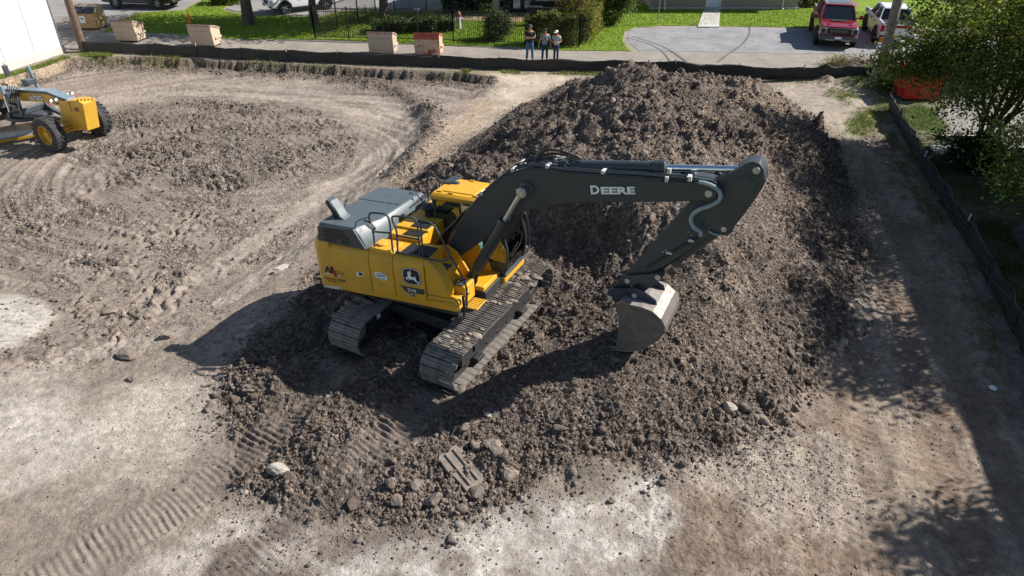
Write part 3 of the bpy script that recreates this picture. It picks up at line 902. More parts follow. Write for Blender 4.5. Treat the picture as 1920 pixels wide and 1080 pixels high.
for side in (-1, 1):
    yc = side * 1.195
    m = MB()    # chain with its links
    for k in (-1, 1):
        ring_o, ring_i = [], []
        for i in range(0, len(tp), 4):
            t, z = tp[i]
            ring_o.append((t * 0.985, 0.43 + (z - 0.43) * 0.97))
            ring_i.append((t * 0.93, 0.43 + (z - 0.43) * 0.74))
        n = len(ring_o)
        y0, y1 = yc + k * 0.10 - 0.03, yc + k * 0.10 + 0.03
        vs = [(p[0], y, p[1]) for y in (y0, y1) for r_ in (ring_o, ring_i) for p in r_]
        fs = []
        for i in range(n):
            j = (i + 1) % n
            fs += [(i, j, n + j, n + i), (2 * n + i, 3 * n + i, 3 * n + j, 2 * n + j), (i, 2 * n + i, 2 * n + j, j), (n + i, n + j, 3 * n + j, 3 * n + i)]
        m.add(vs, fs)
    track = m.xf(TM).build('track', UNDERM, ex)
    for k in range(NSH):
        p, d = on_track((k + 0.3) * pitch)
        nrm = Vector((d.z, 0, -d.x))
        Msh = Matrix((d, Vector((0, 1, 0)), nrm)).transposed()
        if Msh.determinant() < 0: Msh = Matrix((d, Vector((0, -1, 0)), nrm)).transposed()
        o = link('track_shoe', shoe_me, track)
        o.matrix_local = TM @ Matrix.Translation(p + Vector((0, yc, 0)) + nrm * random.uniform(-0.004, 0.006)) @ Msh.to_4x4() @ Matrix.Rotation(R(random.uniform(-1.2, 1.2)), 4, 'Y')
    # soil carried up and dried on the shoes
    cv, cf, cc = [], [], []
    r_ = np.random.default_rng(70 + side)
    for q in range(110):
        zone = r_.choice([-1.75, -1.5, 0.3, 0.9, 1.35, 1.6])
        t = float(np.clip(r_.normal(zone, 0.22), -1.95, 1.85))
        yy = yc + r_.uniform(-0.38, 0.38)
        zz = 0.41 + 0.40 * (1 if abs(t) < 1.78 else math.sqrt(max(0.0, 1 - ((abs(t) - 1.78) / 0.42) ** 2))) + 0.045
        sz_ = 0.03 + 0.10 * r_.random() ** 2
        bv = VAR0[0][int(r_.integers(0, len(VAR0[0])))] * np.array([sz_ * 1.1, sz_ * 1.9, 0.011 + 0.02 * sz_]) + np.array([t, yy, zz])
        n0 = len(cv) * 12
        cv.append(bv)
        cf.append(VAR0[1] + n0)
        cc.append(np.repeat(np.array([[0.235, 0.197, 0.163, 0.3]]) * (0.7 + 0.5 * r_.random()), 12, 0))
    cw = np.concatenate(cv)
    cw = cw @ np.array(TM.to_3x3()).T
    tag(np_mesh('caked_soil', cw, np.concatenate(cf), CLODM, np.concatenate(cc), track), kind='stuff')
    f = MB()
    f.prism([(-1.55, 0.22), (1.45, 0.22), (1.45, 0.52), (1.2, 0.64), (-1.25, 0.64), (-1.55, 0.5)], 'y', yc - 0.17, yc + 0.17)
    f.box(-1.1, 1.1, yc + side * 0.17, yc + side * 0.21, 0.36, 0.56)
    f.xf(TM).build('track_frame', UNDERM, ex, 0.015)
    for t, r_, nm in ((-1.78, 0.30, 'sprocket'), (1.78, 0.31, 'idler_wheel')):
        w = MB().lathe([(0.02, -0.09), (r_ * 0.5, -0.10), (r_, -0.05), (r_, 0.05), (r_ * 0.5, 0.10), (0.02, 0.09)], (t, yc, 0.43), (0, 1, 0), 26)
        w.lathe([(0.02, -0.16), (0.13, -0.15), (0.15, 0.15), (0.02, 0.16)], (t, yc, 0.43), (0, 1, 0), 16)
        w.xf(TM).build(nm, TRACKM, ex, 0.01)
    for i in range(7):
        t = -1.3 + i * 0.44
        MB().lathe([(0.02, -0.15), (0.085, -0.14), (0.085, 0.14), (0.02, 0.15)], (t, yc, 0.165), (0, 1, 0), 14).xf(TM).build('track_roller', UNDERM, ex)
    for i in (-0.65, 0.6):
        MB().lathe([(0.02, -0.13), (0.06, -0.12), (0.06, 0.12), (0.02, 0.13)], (i, yc, 0.72), (0, 1, 0), 12).xf(TM).build('carrier_roller', UNDERM, ex)
    for i in (-1.0, 0.95):
        MB().prism([(i - 0.16, 0.10), (i + 0.16, 0.10), (i + 0.13, 0.20), (i - 0.13, 0.20)], 'y', yc + side * 0.16, yc + side * 0.30).xf(TM).build('track_guide', UNDERM, ex, 0.01)
m = MB()
m.prism([(-0.75, -0.75), (0.75, -0.75), (0.95, -1.05), (0.95, 1.05), (0.75, 0.75), (-0.75, 0.75), (-0.95, 1.05), (-0.95, -1.05)], 'z', 0.50, 0.78)
m.xf(TM).build('car_body', UNDERM, ex, 0.03)
MB().lathe([(0.05, 0.75), (0.62, 0.75), (0.66, 0.82), (0.66, 0.96), (0.05, 1.0)], (0, 0, 0), (0, 0, 1), 40).build('swing_bearing', UNDERM, ex)
s_ = MB().box(-0.06, 0.06, -0.002, 0.002, -0.06, 0.06)
p_ = TM @ Vector((-1.25, 0.99, 0.56))
s_.xf(Matrix.Translation(p_) @ TM.to_3x3().to_4x4()).build('sticker', WHITE, ex)

# ---------------- upper structure
m = MB()
m.box(-2.25, 1.0, -1.22, 1.28, 1.02, 1.20)
m.box(-0.1, 1.25, -0.45, 0.42, 1.00, 1.22)
m.build('revolving_frame', UNDERM, ex, 0.02)
plan = [(-2.0, -1.325), (-2.29, -1.325), (-2.45, -1.24), (-2.58, -1.04), (-2.68, -0.72), (-2.74, -0.3), (-2.75, 0.0)]
plan = plan + [(x, -y) for x, y in plan[::-1][1:]]
m = MB()
rings = []
for z, k in ((1.10, 0.93), (1.16, 0.985), (1.4, 1.0), (1.95, 1.0), (2.12, 0.985), (2.22, 0.93), (2.26, 0.85)):
    rings.append([Vector((-2.0 + (x + 2.0) * k, y * (0.97 + 0.03 * k), z)) for x, y in plan])
m.loft(rings)
m.build('counterweight', YEL, ex, 0.012)
YS = -1.33
def side_panel(nm, x0, x1, z0=1.265, ztop=2.235, mat=YEL):
    sec = [(-0.95, z0), (YS, z0), (YS, ztop - 0.22), (YS + 0.015, ztop - 0.13), (YS + 0.06, ztop - 0.05), (YS + 0.14, ztop), (-0.95, ztop + 0.01)]
    return MB().prism(sec, 'x', x0, x1).build(nm, mat, ex, 0.012)
xs = [-2.275, -1.005, -0.41, 0.345]
side_door = [side_panel('side_door', xs[i] + 0.007, xs[i + 1] - 0.007) for i in range(3)]
m = MB()
m.prism([(-2.3, 1.10), (1.04, 1.175), (1.04, 1.30), (0.9, 1.37), (0.345, 1.32), (-2.3, 1.245)], 'y', YS + 0.012, YS + 0.35)
m.build('side_skirt', YEL, ex, 0.02)
# front fender with its rounded nose, and the lower box in front of it
m = MB()
fpoly = [(0.355, 1.46), (0.355, 2.235), (0.50, 2.20), (0.64, 2.08), (0.76, 1.90), (0.84, 1.68), (0.88, 1.46)]
m.prism(fpoly, 'y', YS, YS + 0.30)
m.build('front_fender', YEL, ex, 0.035, 3)
m = MB()
m.prism([(0.355, 1.335), (0.355, 1.45), (0.90, 1.455), (1.06, 1.44), (1.08, 1.36), (1.07, 1.28), (0.92, 1.385)], 'y', YS, YS + 0.36)
m.build('corner_box', YEL, ex, 0.03, 3)
m = MB()
m.box(-2.2, 0.36, -0.96, -0.55, 1.2, 2.22)
m.build('tank', YEL, ex, 0.02)
m = MB()
m.box(0.36, 0.76, YS + 0.24, -0.62, 1.25, 1.95)
m.box(0.72, 1.10, YS + 0.30, -0.62, 1.22, 1.62)
m.build('toolbox', YEL, ex, 0.025)
def pad(x0, x1, y0, y1, z, holes=(6, 4)):
    o = MB().box(x0, x1, y0, y1, z, z + 0.012).build('step_pad', BLKPAD, ex, 0.004)
    nx, ny = holes
    h = MB()
    for i in range(nx):
        for j in range(ny):
            h.lathe([(0.022, 0.0), (0.024, 0.006), (0.012, 0.006), (0.011, 0.002)], (x0 + (i + 0.5) / nx * (x1 - x0), y0 + (j + 0.5) / ny * (y1 - y0), z + 0.012), (0, 0, 1), 8)
    tag(h.build('tread_studs', STEEL if nx < 4 else BLACK, o, smooth=0), kind='stuff')
    return o
pad(-0.27, 0.38, -1.17, -0.74, 2.252, (8, 5))
pad(0.50, 0.70, -1.08, -0.80, 1.955, (2, 3))
pad(0.80, 1.04, -1.02, -0.72, 1.625, (2, 3))
# walkway towards the cab, two treads with yellow nosing
m = MB()
m.box(-0.98, -0.12, -0.60, -0.30, 1.9, 2.33)
m.box(-0.98, -0.12, -0.30, 0.36, 1.9, 2.38)
m.box(-0.98, -0.45, 0.36, 1.25, 1.3, 2.38)
m.build('walkway', YEL, ex, 0.012)
pad(-0.60, -0.17, -0.57, -0.34, 2.332, (7, 3))
pad(-0.60, -0.17, -0.24, 0.10, 2.382, (7, 4))
m = MB()
m.box(-0.98, -0.44, -1.26, -0.80, 2.2, 2.285)
m.lathe([(0.01, 0.0), (0.11, 0.0), (0.11, 0.04), (0.01, 0.05)], (-0.80, -1.05, 2.285), (0, 0, 1), 18)
m.build('tank_top', YEL, ex, 0.015)
m = MB()
m.lathe([(0.01, 0), (0.045, 0), (0.045, 0.07), (0.055, 0.07), (0.055, 0.10), (0.01, 0.10)], (0.06, -1.17, 2.25), (0, 0, 1), 14)
m.build('filler_cap', BLACK, ex)
# precleaner
m = MB()
m.lathe([(0.01, 0), (0.10, 0), (0.10, 0.12), (0.085, 0.13), (0.15, 0.16), (0.17, 0.20), (0.15, 0.25), (0.05, 0.28), (0.01, 0.28)], (-0.50, 0.42, 2.38), (0, 0, 1), 20)
m.build('air_precleaner', BLACK, ex)

# ---------------- engine hood
ZT = 2.66
m = MB()
top = [(-2.22, -1.25), (-1.36, -1.25), (-1.08, -0.62), (-1.04, 0.98), (-2.16, 0.98)]
bot = [(-2.27, -1.29), (-1.03, -1.29), (-0.90, -0.60), (-0.90, 1.22), (-2.27, 1.22)]
mid = [(-2.25, -1.28), (-1.18, -1.28), (-0.96, -0.62), (-0.94, 1.18), (-2.25, 1.18)]
m.loft([[Vector((*p, 2.22)) for p in bot], [Vector((*p, 2.50)) for p in mid], [Vector((*p, ZT)) for p in top]])
hood = m.build('engine_hood', GREYP, ex, 0.03, 3)
# charcoal side grille with slots
m = MB()
m.prism([(-2.262, 2.235), (-1.05, 2.235), (-1.30, 2.655), (-2.22, 2.60)], 'y', -1.315, -1.27)
gr = m.build('side_grille', CHAR, ex, 0.008)
sl_ = MB()
for i in range(9):
    for j in range(6):
        x = -2.10 + i * 0.085 + (0.042 if j % 2 else 0)
        z = 2.29 + j * 0.052
        if i in (4,) and j < 2: continue
        if x + 0.06 > -1.33 - (z - 2.235) * 0.55: continue
        sl_.box(x, x + 0.066, -1.322, -1.3155, z, z + 0.032)
tag(sl_.build('grille_slots', BLKDEC, gr, smooth=0), kind='stuff')
# slots in the slanted corner face
cA, cB = Vector((-1.30, -1.22, 2.62)), Vector((-1.06, -0.66, 2.62))
fr_x = (cB - cA).normalized()
fr_z = (Vector((-1.27, -1.27, 2.62)) - Vector((-1.06, -1.285, 2.25))).normalized()
FM = plane_frame(Vector((-1.16, -1.0, 2.53)), fr_x, fr_z)
sl_ = MB()
for i in range(4):
    for j in range(2):
        sl_.box(-0.02 + j * 0.13, 0.09 + j * 0.13, -0.12 + i * 0.05, -0.095 + i * 0.05, 0.0, 0.016, FM)
tag(sl_.build('corner_slots', BLKDEC, hood, smooth=0), kind='stuff')
# black louvre panel in the front face near the cab, latch and lamp
m = MB()
pa = [(-0.925, 0.18, 2.30), (-0.925, 1.12, 2.30), (-0.985, 1.02, 2.60), (-0.985, 0.34, 2.54)]
m.add(pa + [(x + 0.02, y, z + 0.01) for x, y, z in pa], [(0, 1, 2, 3), (7, 6, 5, 4), (0, 4, 5, 1), (1, 5, 6, 2), (2, 6, 7, 3), (3, 7, 4, 0)])
m.build('louvre_panel', CHAR, ex)
for y in (0.30, 0.5, 0.7):
    MB().box(-0.912, -0.895, y, y + 0.13, 2.34, 2.40).build('louvre_latch', STEEL, ex, 0.005)
m = MB()
m.tube([(-0.93, 0.58, 2.30), (-1.0, 0.60, 2.60), (-1.03, 0.6, 2.68)], 0.015, 6)
m.build('hood_strut', SLEEVE, ex)
m = MB()
m.lathe([(0.01, 0), (0.06, 0.0), (0.07, 0.05), (0.05, 0.09), (0.01, 0.1)], (-0.92, -0.05, 2.48), (1, 0, 0.2), 14)
m.build('work_light', BLACK, ex)
# raised seam and fixings on the hood top
m = MB()
for i in range(5):
    m.lathe([(0.005, 0), (0.016, 0), (0.012, 0.008), (0.004, 0.009)], (-2.05 + i * 0.22, 0.9, ZT), (0, 0, 1), 8)
    m.lathe([(0.005, 0), (0.016, 0), (0.012, 0.008), (0.004, 0.009)], (-2.05 + i * 0.2, 0.1, ZT), (0, 0, 1), 8)
tag(m.build('hood_bolts', STEEL, hood), kind='stuff')
m = MB().box(-2.18, -1.08, 0.14, 0.20, ZT, ZT + 0.012)
m.build('hood_seam', GREYP, hood)
# exhaust scoop: a curved fin with an open rear
m = MB()
prof = [(-1.74, ZT - 0.01), (-2.02, ZT - 0.01), (-2.08, ZT + 0.18), (-2.19, ZT + 0.36), (-2.17, ZT + 0.41), (-2.06, ZT + 0.39), (-1.95, ZT + 0.24), (-1.85, ZT + 0.06)]
m.prism(prof, 'y', -0.98, -0.72)
sc_ = m.build('exhaust_scoop', GREYP, ex, 0.02)
m = MB().prism([(-2.012, ZT + 0.02), (-2.07, ZT + 0.18), (-2.175, ZT + 0.35), (-2.15, ZT + 0.385), (-2.07, ZT + 0.37), (-1.97, ZT + 0.23), (-1.90, ZT + 0.02)], 'y', -0.992, -0.975)
m.build('scoop_mouth', BLACK, sc_)

# ---------------- handrails, surveyed in the plane of the right edge
c8 = crop(560, 340, 4.32)
def rail(nm, pts, y=-1.2, r=0.021, sub=4, fn=c8, par=None):
    P = [xl(*fn(*p), 1, y) for p in pts]
    return MB().tube(smooth_path(P, sub), r, 8).build(nm, CHAR, par or ex)
ra = rail('handrail', [(616, 545), (606, 430), (572, 300), (582, 258), (640, 258), (700, 268), (733, 312), (748, 430), (762, 562)])
rail('rail_crossbar', [(612, 408), (745, 418)], par=ra)
rb = rail('handrail', [(803, 570), (792, 400), (758, 315), (768, 284), (850, 287), (925, 300), (958, 335), (972, 460), (986, 590)])
rail('rail_crossbar', [(797, 438), (972, 470)], par=rb)
rc = rail('handrail', [(1008, 615), (992, 400), (994, 340), (1022, 322), (1080, 346), (1120, 395), (1210, 565), (1296, 722), (1345, 825), (1360, 880), (1362, 1040)])
rail('rail_brace', [(1000, 618), (1080, 632), (1150, 645), (1230, 622)], par=rc)
rail('rail_base', [(596, 542), (770, 572)], r=0.026, par=ra)
rail('rail_base', [(788, 572), (985, 606)], r=0.026, par=rb)
rail('mirror_arm', [(440, 460), (462, 440), (463, 335), (520, 305), (575, 290)], r=0.012, par=ra)
pm_ = xl(*c8(575, 355), 1, -1.2)
m = MB()
m.ball((0, 0, 0), (0.16, 0.05, 0.075), 16, 8)
mo = m.xf(Matrix.Translation(pm_) @ Matrix.Rotation(R(32), 4, 'Y')).build('mirror', CHAR, ex)
MB().ball((0, 0, 0), (0.13, 0.012, 0.052), 16, 8).xf(Matrix.Translation(pm_ + Vector((0.005, -0.048, 0.01))) @ Matrix.Rotation(R(32), 4, 'Y')).build('mirror_face', SILVER, mo)
pm2 = xl(*c8(440, 455), 1, -1.2)
MB().ball(pm2, (0.09, 0.04, 0.05), 12, 8).build('camera_head', CHAR, ex)
rail('handrail', [(804, 385), (801, 340), (803, 331), (811, 329), (819, 332), (824, 340), (824, 352)], 1.1, 0.018, fn=lambda a, b: (a, b))

# front step plate below the toolbox
m = MB().box(1.06, 1.36, -1.05, -0.62, 1.14, 1.165)
st = m.build('step_plate', YEL, ex, 0.008)
h = MB()
for i in range(5):
    for j in range(6):
        h.lathe([(0.016, 0), (0.018, 0.004), (0.008, 0.004)], (1.10 + i * 0.055, -1.01 + j * 0.068, 1.165), (0, 0, 1), 7)
tag(h.build('step_holes', BLKPAD, st, smooth=0), kind='stuff')
m = MB()
m.tube([(1.12, -1.18, 1.5), (1.14, -1.19, 1.2), (1.1, -1.16, 1.02)], 0.03, 8)
m.build('rubber_flap', BLACK, ex)
MB().box(1.10, 1.115, -0.96, -0.88, 1.40, 1.46).build('tie_lug', STEEL, ex, 0.004)

# ---------------- boom foot bracket
for y in (-0.40, 0.36):
    m = MB().prism([(-0.25, 1.15), (1.05, 1.15), (0.98, 1.45), (0.62, 2.05), (0.40, 2.18), (0.12, 2.12), (-0.08, 1.8)], 'y', y - 0.025, y + 0.03)
    m.build('boom_bracket', YEL, ex, 0.015)
m = MB().box(0.55, 1.2, -0.42, 0.38, 1.14, 1.32)
m.build('cylinder_mount', YEL, ex, 0.02)
for i in range(5):
    y = -0.28 + i * 0.12
    P = [(-0.1, y, 1.5), (0.15, y - 0.03, 2.25 + 0.05 * (i % 2)), (0.5, y, 2.62), (0.75, y, 2.92)]
    MB().tube(smooth_path(P, 5), 0.02, 7).build('hydraulic_hose', HOSE, ex)
for i in range(4):
    P = [(0.5, -0.44 + 0.04 * i, 1.25), (0.8 + 0.05 * i, -0.52, 1.22 + 0.05 * i), (1.05, -0.48, 1.42 + 0.05 * i), (1.12 - 0.05 * i, -0.5, 1.75)]
    MB().tube(smooth_path(P, 5), 0.016, 7).build('hydraulic_hose', HOSE, ex)

# ---------------- cab
CY0, CY1 = 0.36, 1.36
side_out = [(-0.36, 1.18), (1.30, 1.18), (1.40, 1.55), (1.40, 1.95), (1.22, 2.55), (1.04, 2.80), (-0.33, 2.84)]
m = MB()
m.box(-0.40, 1.34, CY0 - 0.03, CY1 + 0.03, 1.05, 1.20)
m.build('cab_sill', YEL, ex, 0.02)
m = MB()
m.loft([[Vector((x, y, z)) for x, y in ((-0.42, CY0 - 0.02), (0.95, CY0 - 0.02), (1.08, CY0 + 0.06), (1.08, CY1 - 0.06), (0.95, CY1 + 0.02), (-0.42, CY1 + 0.02))] for z in (2.82, 2.90)] +
       [[Vector((x, y, 2.965)) for x, y in ((-0.36, CY0 + 0.05), (0.92, CY0 + 0.05), (1.0, CY0 + 0.12), (1.0, CY1 - 0.12), (0.92, CY1 - 0.05), (-0.36, CY1 - 0.05))]])
roof = m.build('cab_roof', YEL, ex, 0.02, 3)
MB().box(-0.20, 0.62, CY0 + 0.16, CY1 - 0.16, 2.96, 2.985).build('roof_hatch', YEL, roof, 0.015)
MB().box(0.64, 1.02, CY0 + 0.06, CY1 - 0.08, 2.945, 2.975).build('roof_window', DGLASS, roof, 0.01)
m = MB().box(-0.40, -0.16, CY1 - 0.42, CY1 + 0.0, 2.93, 3.0)
m.ball((-0.12, CY1 - 0.36, 2.99), (0.13, 0.08, 0.035), 12, 6)
m.build('roof_vent', CHAR, roof, 0.01)
for x, y in ((-0.28, CY0 + 0.1), (0.02, CY0 + 0.07), (0.6, CY0 + 0.08), (0.62, CY1 - 0.12), (0.1, CY1 - 0.1)):
    MB().box(x, x + 0.12, y, y + 0.04, 2.962, 2.992).build('roof_bracket', YEL, roof, 0.006)
def pillar(nm, pts, r=0.045):
    MB().tube(pts, r, 6).build(nm, CHAR, ex, 0.004)
for y in (CY0 + 0.02, CY1 - 0.02):
    pillar('cab_pillar', [(-0.34, y, 1.18), (-0.33, y, 2.84)], 0.05)
    pillar('cab_pillar', [(0.34, y, 1.18), (0.30, y, 2.84)], 0.03)
    P = [(1.28, y, 1.18), (1.39, y, 1.55), (1.39, y, 1.95), (1.22, y, 2.52), (1.02, y, 2.84)]
    pillar('cab_pillar', smooth_path(P, 4), 0.03)
pillar('cab_crossbar', [(1.31, CY0, 1.22), (1.31, CY1, 1.22)], 0.05)
pillar('cab_crossbar', [(1.02, CY0, 2.80), (1.02, CY1, 2.80)], 0.05)
pillar('cab_crossbar', [(-0.34, CY0, 2.80), (-0.34, CY1, 2.80)], 0.05)
def pane(pts, nm='cab_window'):
    n = len(pts)
    c = [Vector(p) for p in pts]
    nr = (c[1] - c[0]).cross(c[2] - c[0]).normalized() * 0.006
    MB().add(c + [p + nr for p in c], [tuple(range(n)), tuple(range(2 * n - 1, n - 1, -1))] + [(i, (i + 1) % n, (i + 1) % n + n, i + n) for i in range(n)]).build(nm, GLASS, ex, smooth=0)
for y in (CY0 + 0.015, CY1 - 0.015):
    pane([(-0.31, y, 1.72), (0.31, y, 1.72), (0.29, y, 2.8), (-0.30, y, 2.8)])
    pane([(0.36, y, 1.55), (1.38, y, 1.55), (1.38, y, 1.95), (1.21, y, 2.52), (1.02, y, 2.79), (0.33, y, 2.8)])
for a, b in (((1.385, 1.56), (1.385, 1.95)), ((1.385, 1.95), (1.215, 2.52)), ((1.215, 2.52), (1.03, 2.78)), ((1.30, 1.24), (1.385, 1.56))):
    pane([(a[0], CY0 + 0.05, a[1]), (a[0], CY1 - 0.05, a[1]), (b[0], CY1 - 0.05, b[1]), (b[0], CY0 + 0.05, b[1])], 'windscreen_pane')
pane([(-0.35, CY0 + 0.05, 1.75), (-0.35, CY1 - 0.05, 1.75), (-0.34, CY1 - 0.05, 2.78), (-0.34, CY0 + 0.05, 2.78)], 'rear_window')
for y in (CY0 + 0.02, CY1 - 0.02):
    MB().prism([(-0.36, 1.19), (0.33, 1.19), (0.33, 1.72), (-0.36, 1.72)], 'y', y - 0.02, y + 0.02).build('cab_panel', CHAR, ex, 0.01)
    MB().prism([(0.33, 1.19), (1.29, 1.19), (1.38, 1.54), (0.33, 1.54)], 'y', y - 0.02, y + 0.02).build('cab_panel', CHAR, ex, 0.01)
MB().box(-0.37, -0.33, CY0, CY1, 1.19, 1.74).build('cab_panel', CHAR, ex, 0.01)
MB().box(-0.3, 1.25, CY0 + 0.05, CY1 - 0.05, 1.20, 1.24).build('cab_floor', BLACK, ex)
# operator's seat, consoles and levers
SEATM = paint('seat_fabric', (0.05, 0.075, 0.075), 0.8)
CONS = paint('cab_trim', (0.17, 0.26, 0.25), 0.6)
m = MB()
m.box(0.05, 0.58, 0.62, 1.10, 1.62, 1.76)
m.box(-0.10, 0.08, 0.60, 1.12, 1.72, 2.30, Matrix.Rotation(R(-6), 4, 'Y'))
m.box(-0.17, -0.05, 0.72, 1.0, 2.34, 2.58, Matrix.Rotation(R(-6), 4, 'Y'))
m.box(0.1, 0.5, 0.7, 1.02, 1.24, 1.62)
m.build('operator_seat', SEATM, ex, 0.04, 3)
for y in (0.50, 1.20):
    o = MB().box(0.05, 0.72, y - 0.08, y + 0.08, 1.5, 1.86).build('armrest_console', CONS, ex, 0.03)
    MB().tube([(0.64, y, 1.85), (0.67, y, 1.98), (0.68, y, 2.06)], [0.014, 0.016, 0.032], 8).build('joystick', BLACK, o)
MB().box(-0.30, -0.08, 0.44, 1.28, 1.24, 1.95).build('rear_shelf', CONS, ex, 0.02)
m = MB().box(1.14, 1.20, 0.46, 0.66, 1.78, 2.02)
m.tube([(1.2, 0.5, 1.3), (1.18, 0.52, 1.8)], 0.02, 6)
m.build('monitor', CONS, ex, 0.01)
# outer grab bar, wiper and mirror on the far front corner
c8b = crop(800, 270, 4.697)
rail('grab_bar', [(850, 570), (880, 640), (903, 760), (904, 860), (890, 935), (845, 972)], 1.5, 0.014, fn=c8b)
MB().tube([(1.41, 0.55, 1.62), (1.42, 1.05, 1.75), (1.40, 1.18, 1.95)], 0.011, 6).build('wiper', BLACK, ex)
MB().box(0.75, 1.06, CY0 - 0.034, CY0 - 0.03, 1.085, 1.15).build('sticker', WHITE, ex)
MB().box(1.10, 1.20, CY0 - 0.034, CY0 - 0.03, 1.09, 1.14).build('sticker', BLKDEC, ex)

# ---------------- boom
boom_px = [(836, 462), (856, 430), (880, 395), (905, 367), (935, 340), (962, 324), (990, 316), (1025, 318), (1060, 324), (1130, 329), (1200, 333), (1290, 341), (1325, 346), (1340, 353), (1345, 363), (1338, 374), (1322, 377),
           (1260, 379), (1180, 379), (1100, 380), (1050, 383), (1010, 389), (975, 399), (948, 414), (925, 434), (900, 455), (875, 474), (856, 484), (842, 480)]
bp = [xl(u, v, 1, -0.29) for u, v in boom_px]
bpoly = [(p.x, p.z) for p in bp]
m = MB().prism(bpoly, 'y', -0.29, 0.29)
boom = m.build('boom', CHAR, ex, 0.012)
# raised edge flange along the top and stiffener plate round the cylinder pin
m = MB()
for y in (-0.285, 0.285):
    m.tube([(p.x, y, p.z + 0.012) for p in bp[1:12]], 0.014, 6)
m.build('boom_flange', CHAR, boom)
pc = xl(978, 361, 1, -0.50)
m = MB()
m.cyl((pc.x, -0.56, pc.z), (pc.x, 0.56, pc.z), 0.058, n=18)
m.build('boom_cylinder_pin', PIN, ex, 0.006)
for s in (-1, 1):
    MB().lathe([(0.02, 0), (0.16, 0), (0.15, 0.03), (0.10, 0.06), (0.02, 0.07)], (pc.x + 0.01, s * 0.285, pc.z), (0, s, 0), 24).build('pin_boss', CHAR, boom)
# tip plates and pins
pt = xl(1329, 363, 1, -0.31)
for y in (-0.315, 0.29):
    o = MB().prism([(pt.x - 0.58, pt.z - 0.16), (pt.x - 0.5, pt.z + 0.15), (pt.x, pt.z + 0.17), (pt.x + 0.12, pt.z + 0.10), (pt.x + 0.14, pt.z - 0.05), (pt.x + 0.05, pt.z - 0.14)], 'y', y, y + 0.025)
    o.build('tip_plate', CHAR, boom, 0.008)
def pincap(p, y0, y1, r=0.055, par=None, nm='pivot_pin'):
    m = MB().cyl((p[0], y0, p[1]), (p[0], y1, p[1]), r, n=18)
    return m.build(nm, PIN, par or ex, 0.006)
pincap((pt.x, pt.z), -0.335, 0.335, 0.065)
# boom cylinders
for y in (-0.48, 0.48):
    b0 = Vector((0.80, y, 1.32))
    b1 = Vector((pc.x, y, pc.z))
    d = (b1 - b0).normalized()
    e = b0 + d * 1.88
    o = MB().cyl(b0, e, 0.10, n=20).build('boom_cylinder', CHAR, ex, 0.01)
    MB().cyl(e - d * 0.06, e + d * 0.06, 0.118, n=20).build('gland', CHAR, o, 0.008)
    MB().cyl(e, b1, 0.055, n=16).build('piston_rod', STEEL, o)
    MB().cyl(b1 + Vector((0, -0.06, 0)), b1 + Vector((0, 0.06, 0)), 0.105, n=18).build('rod_eye', STEEL if y < 0 else CHAR, o, 0.01)
    off = Vector((0.10, -0.02, -0.075)) if y < 0 else Vector((0.1, 0.02, -0.075))
    MB().tube([b0 + d * 0.3 + off, b0 + d * 1.75 + off], 0.018, 6).build('cylinder_pipe', CHAR, o)
# arm cylinder on top of the boom
a0, a1 = xl(1058, 311, 1, 0.0), xl(1418, 318, 1, 0.0)
d = (a1 - a0).normalized()
brk = MB()
for y in (-0.16, 0.13):
    brk.prism([(a0.x - 0.30, a0.z - 0.16), (a0.x - 0.05, a0.z + 0.09), (a0.x + 0.06, a0.z + 0.10), (a0.x + 0.12, a0.z), (a0.x + 0.12, a0.z - 0.17)], 'y', y, y + 0.03)
brk.build('cylinder_bracket', CHAR, boom, 0.01)
pincap((a0.x, a0.z), -0.175, 0.175, 0.05)
L = (a1 - a0).length
e = a0 + d * (L * 0.555)
o = MB().cyl(a0 + d * 0.10, e, 0.118, n=24).build('arm_cylinder', CHAR, ex, 0.012)
MB().cyl(e - d * 0.20, e + d * 0.02, 0.142, n=24).build('gland', CHAR, o, 0.01)
MB().cyl(e - d * 0.06, e - d * 0.035, 0.15, n=24).build('gland_ring', CHAR, o)
MB().cyl(e, a1, 0.062, n=18).build('piston_rod', CHROME, o)
MB().cyl(a1 + Vector((0, -0.10, 0)), a1 + Vector((0, 0.10, 0)), 0.11, n=20).build('rod_eye', CHAR, o, 0.01)
MB().cyl(a0 + d * 0.02 + Vector((0, -0.10, 0)), a0 + d * 0.02 + Vector((0, 0.10, 0)), 0.13, n=20).build('base_eye', CHAR, o, 0.01)
# hoses and pipes along the boom top, with bright clamps
for i, y in enumerate((-0.26, -0.205, -0.15, 0.16, 0.21, 0.26)):
    P = [Vector((p.x, y, p.z + 0.05 + 0.012 * (i % 2))) for p in bp[1:12]]
    MB().tube(smooth_path(P, 3), 0.021, 7).build('boom_pipe', CHAR, boom)
for k in (3, 5, 7, 9, 11):
    p = bp[k]
    q = bp[k + 1]
    ang = math.atan2(q.z - p.z, q.x - p.x)
    for yy in (-0.205, 0.21):
        MB().box(-0.035, 0.035, yy - 0.085, yy + 0.085, 0.0, 0.085, Matrix.Translation(Vector((p.x, 0, p.z))) @ Matrix.Rotation(-ang, 4, 'Y')).build('pipe_clamp', SILVER, boom, 0.006)
for i in range(3):
    y = -0.1 + 0.1 * i
    P = [(a0.x - 0.75, y, a0.z - 0.12), (a0.x - 0.45, y, a0.z + 0.10 + 0.05 * i), (a0.x - 0.15, y, a0.z + 0.19 + 0.03 * i), (a0.x + 0.15, y, a0.z + 0.18), (a0.x + 0.34, y * 0.6, a0.z + 0.13)]
    MB().tube(smooth_path(P, 6), 0.02, 7).build('hydraulic_hose', HOSE, boom)
MB().cyl((a0.x - 0.08, -0.1, a0.z + 0.185), (a0.x + 0.06, -0.1, a0.z + 0.195), 0.026, n=10).build('hose_fitting', SILVER, boom)

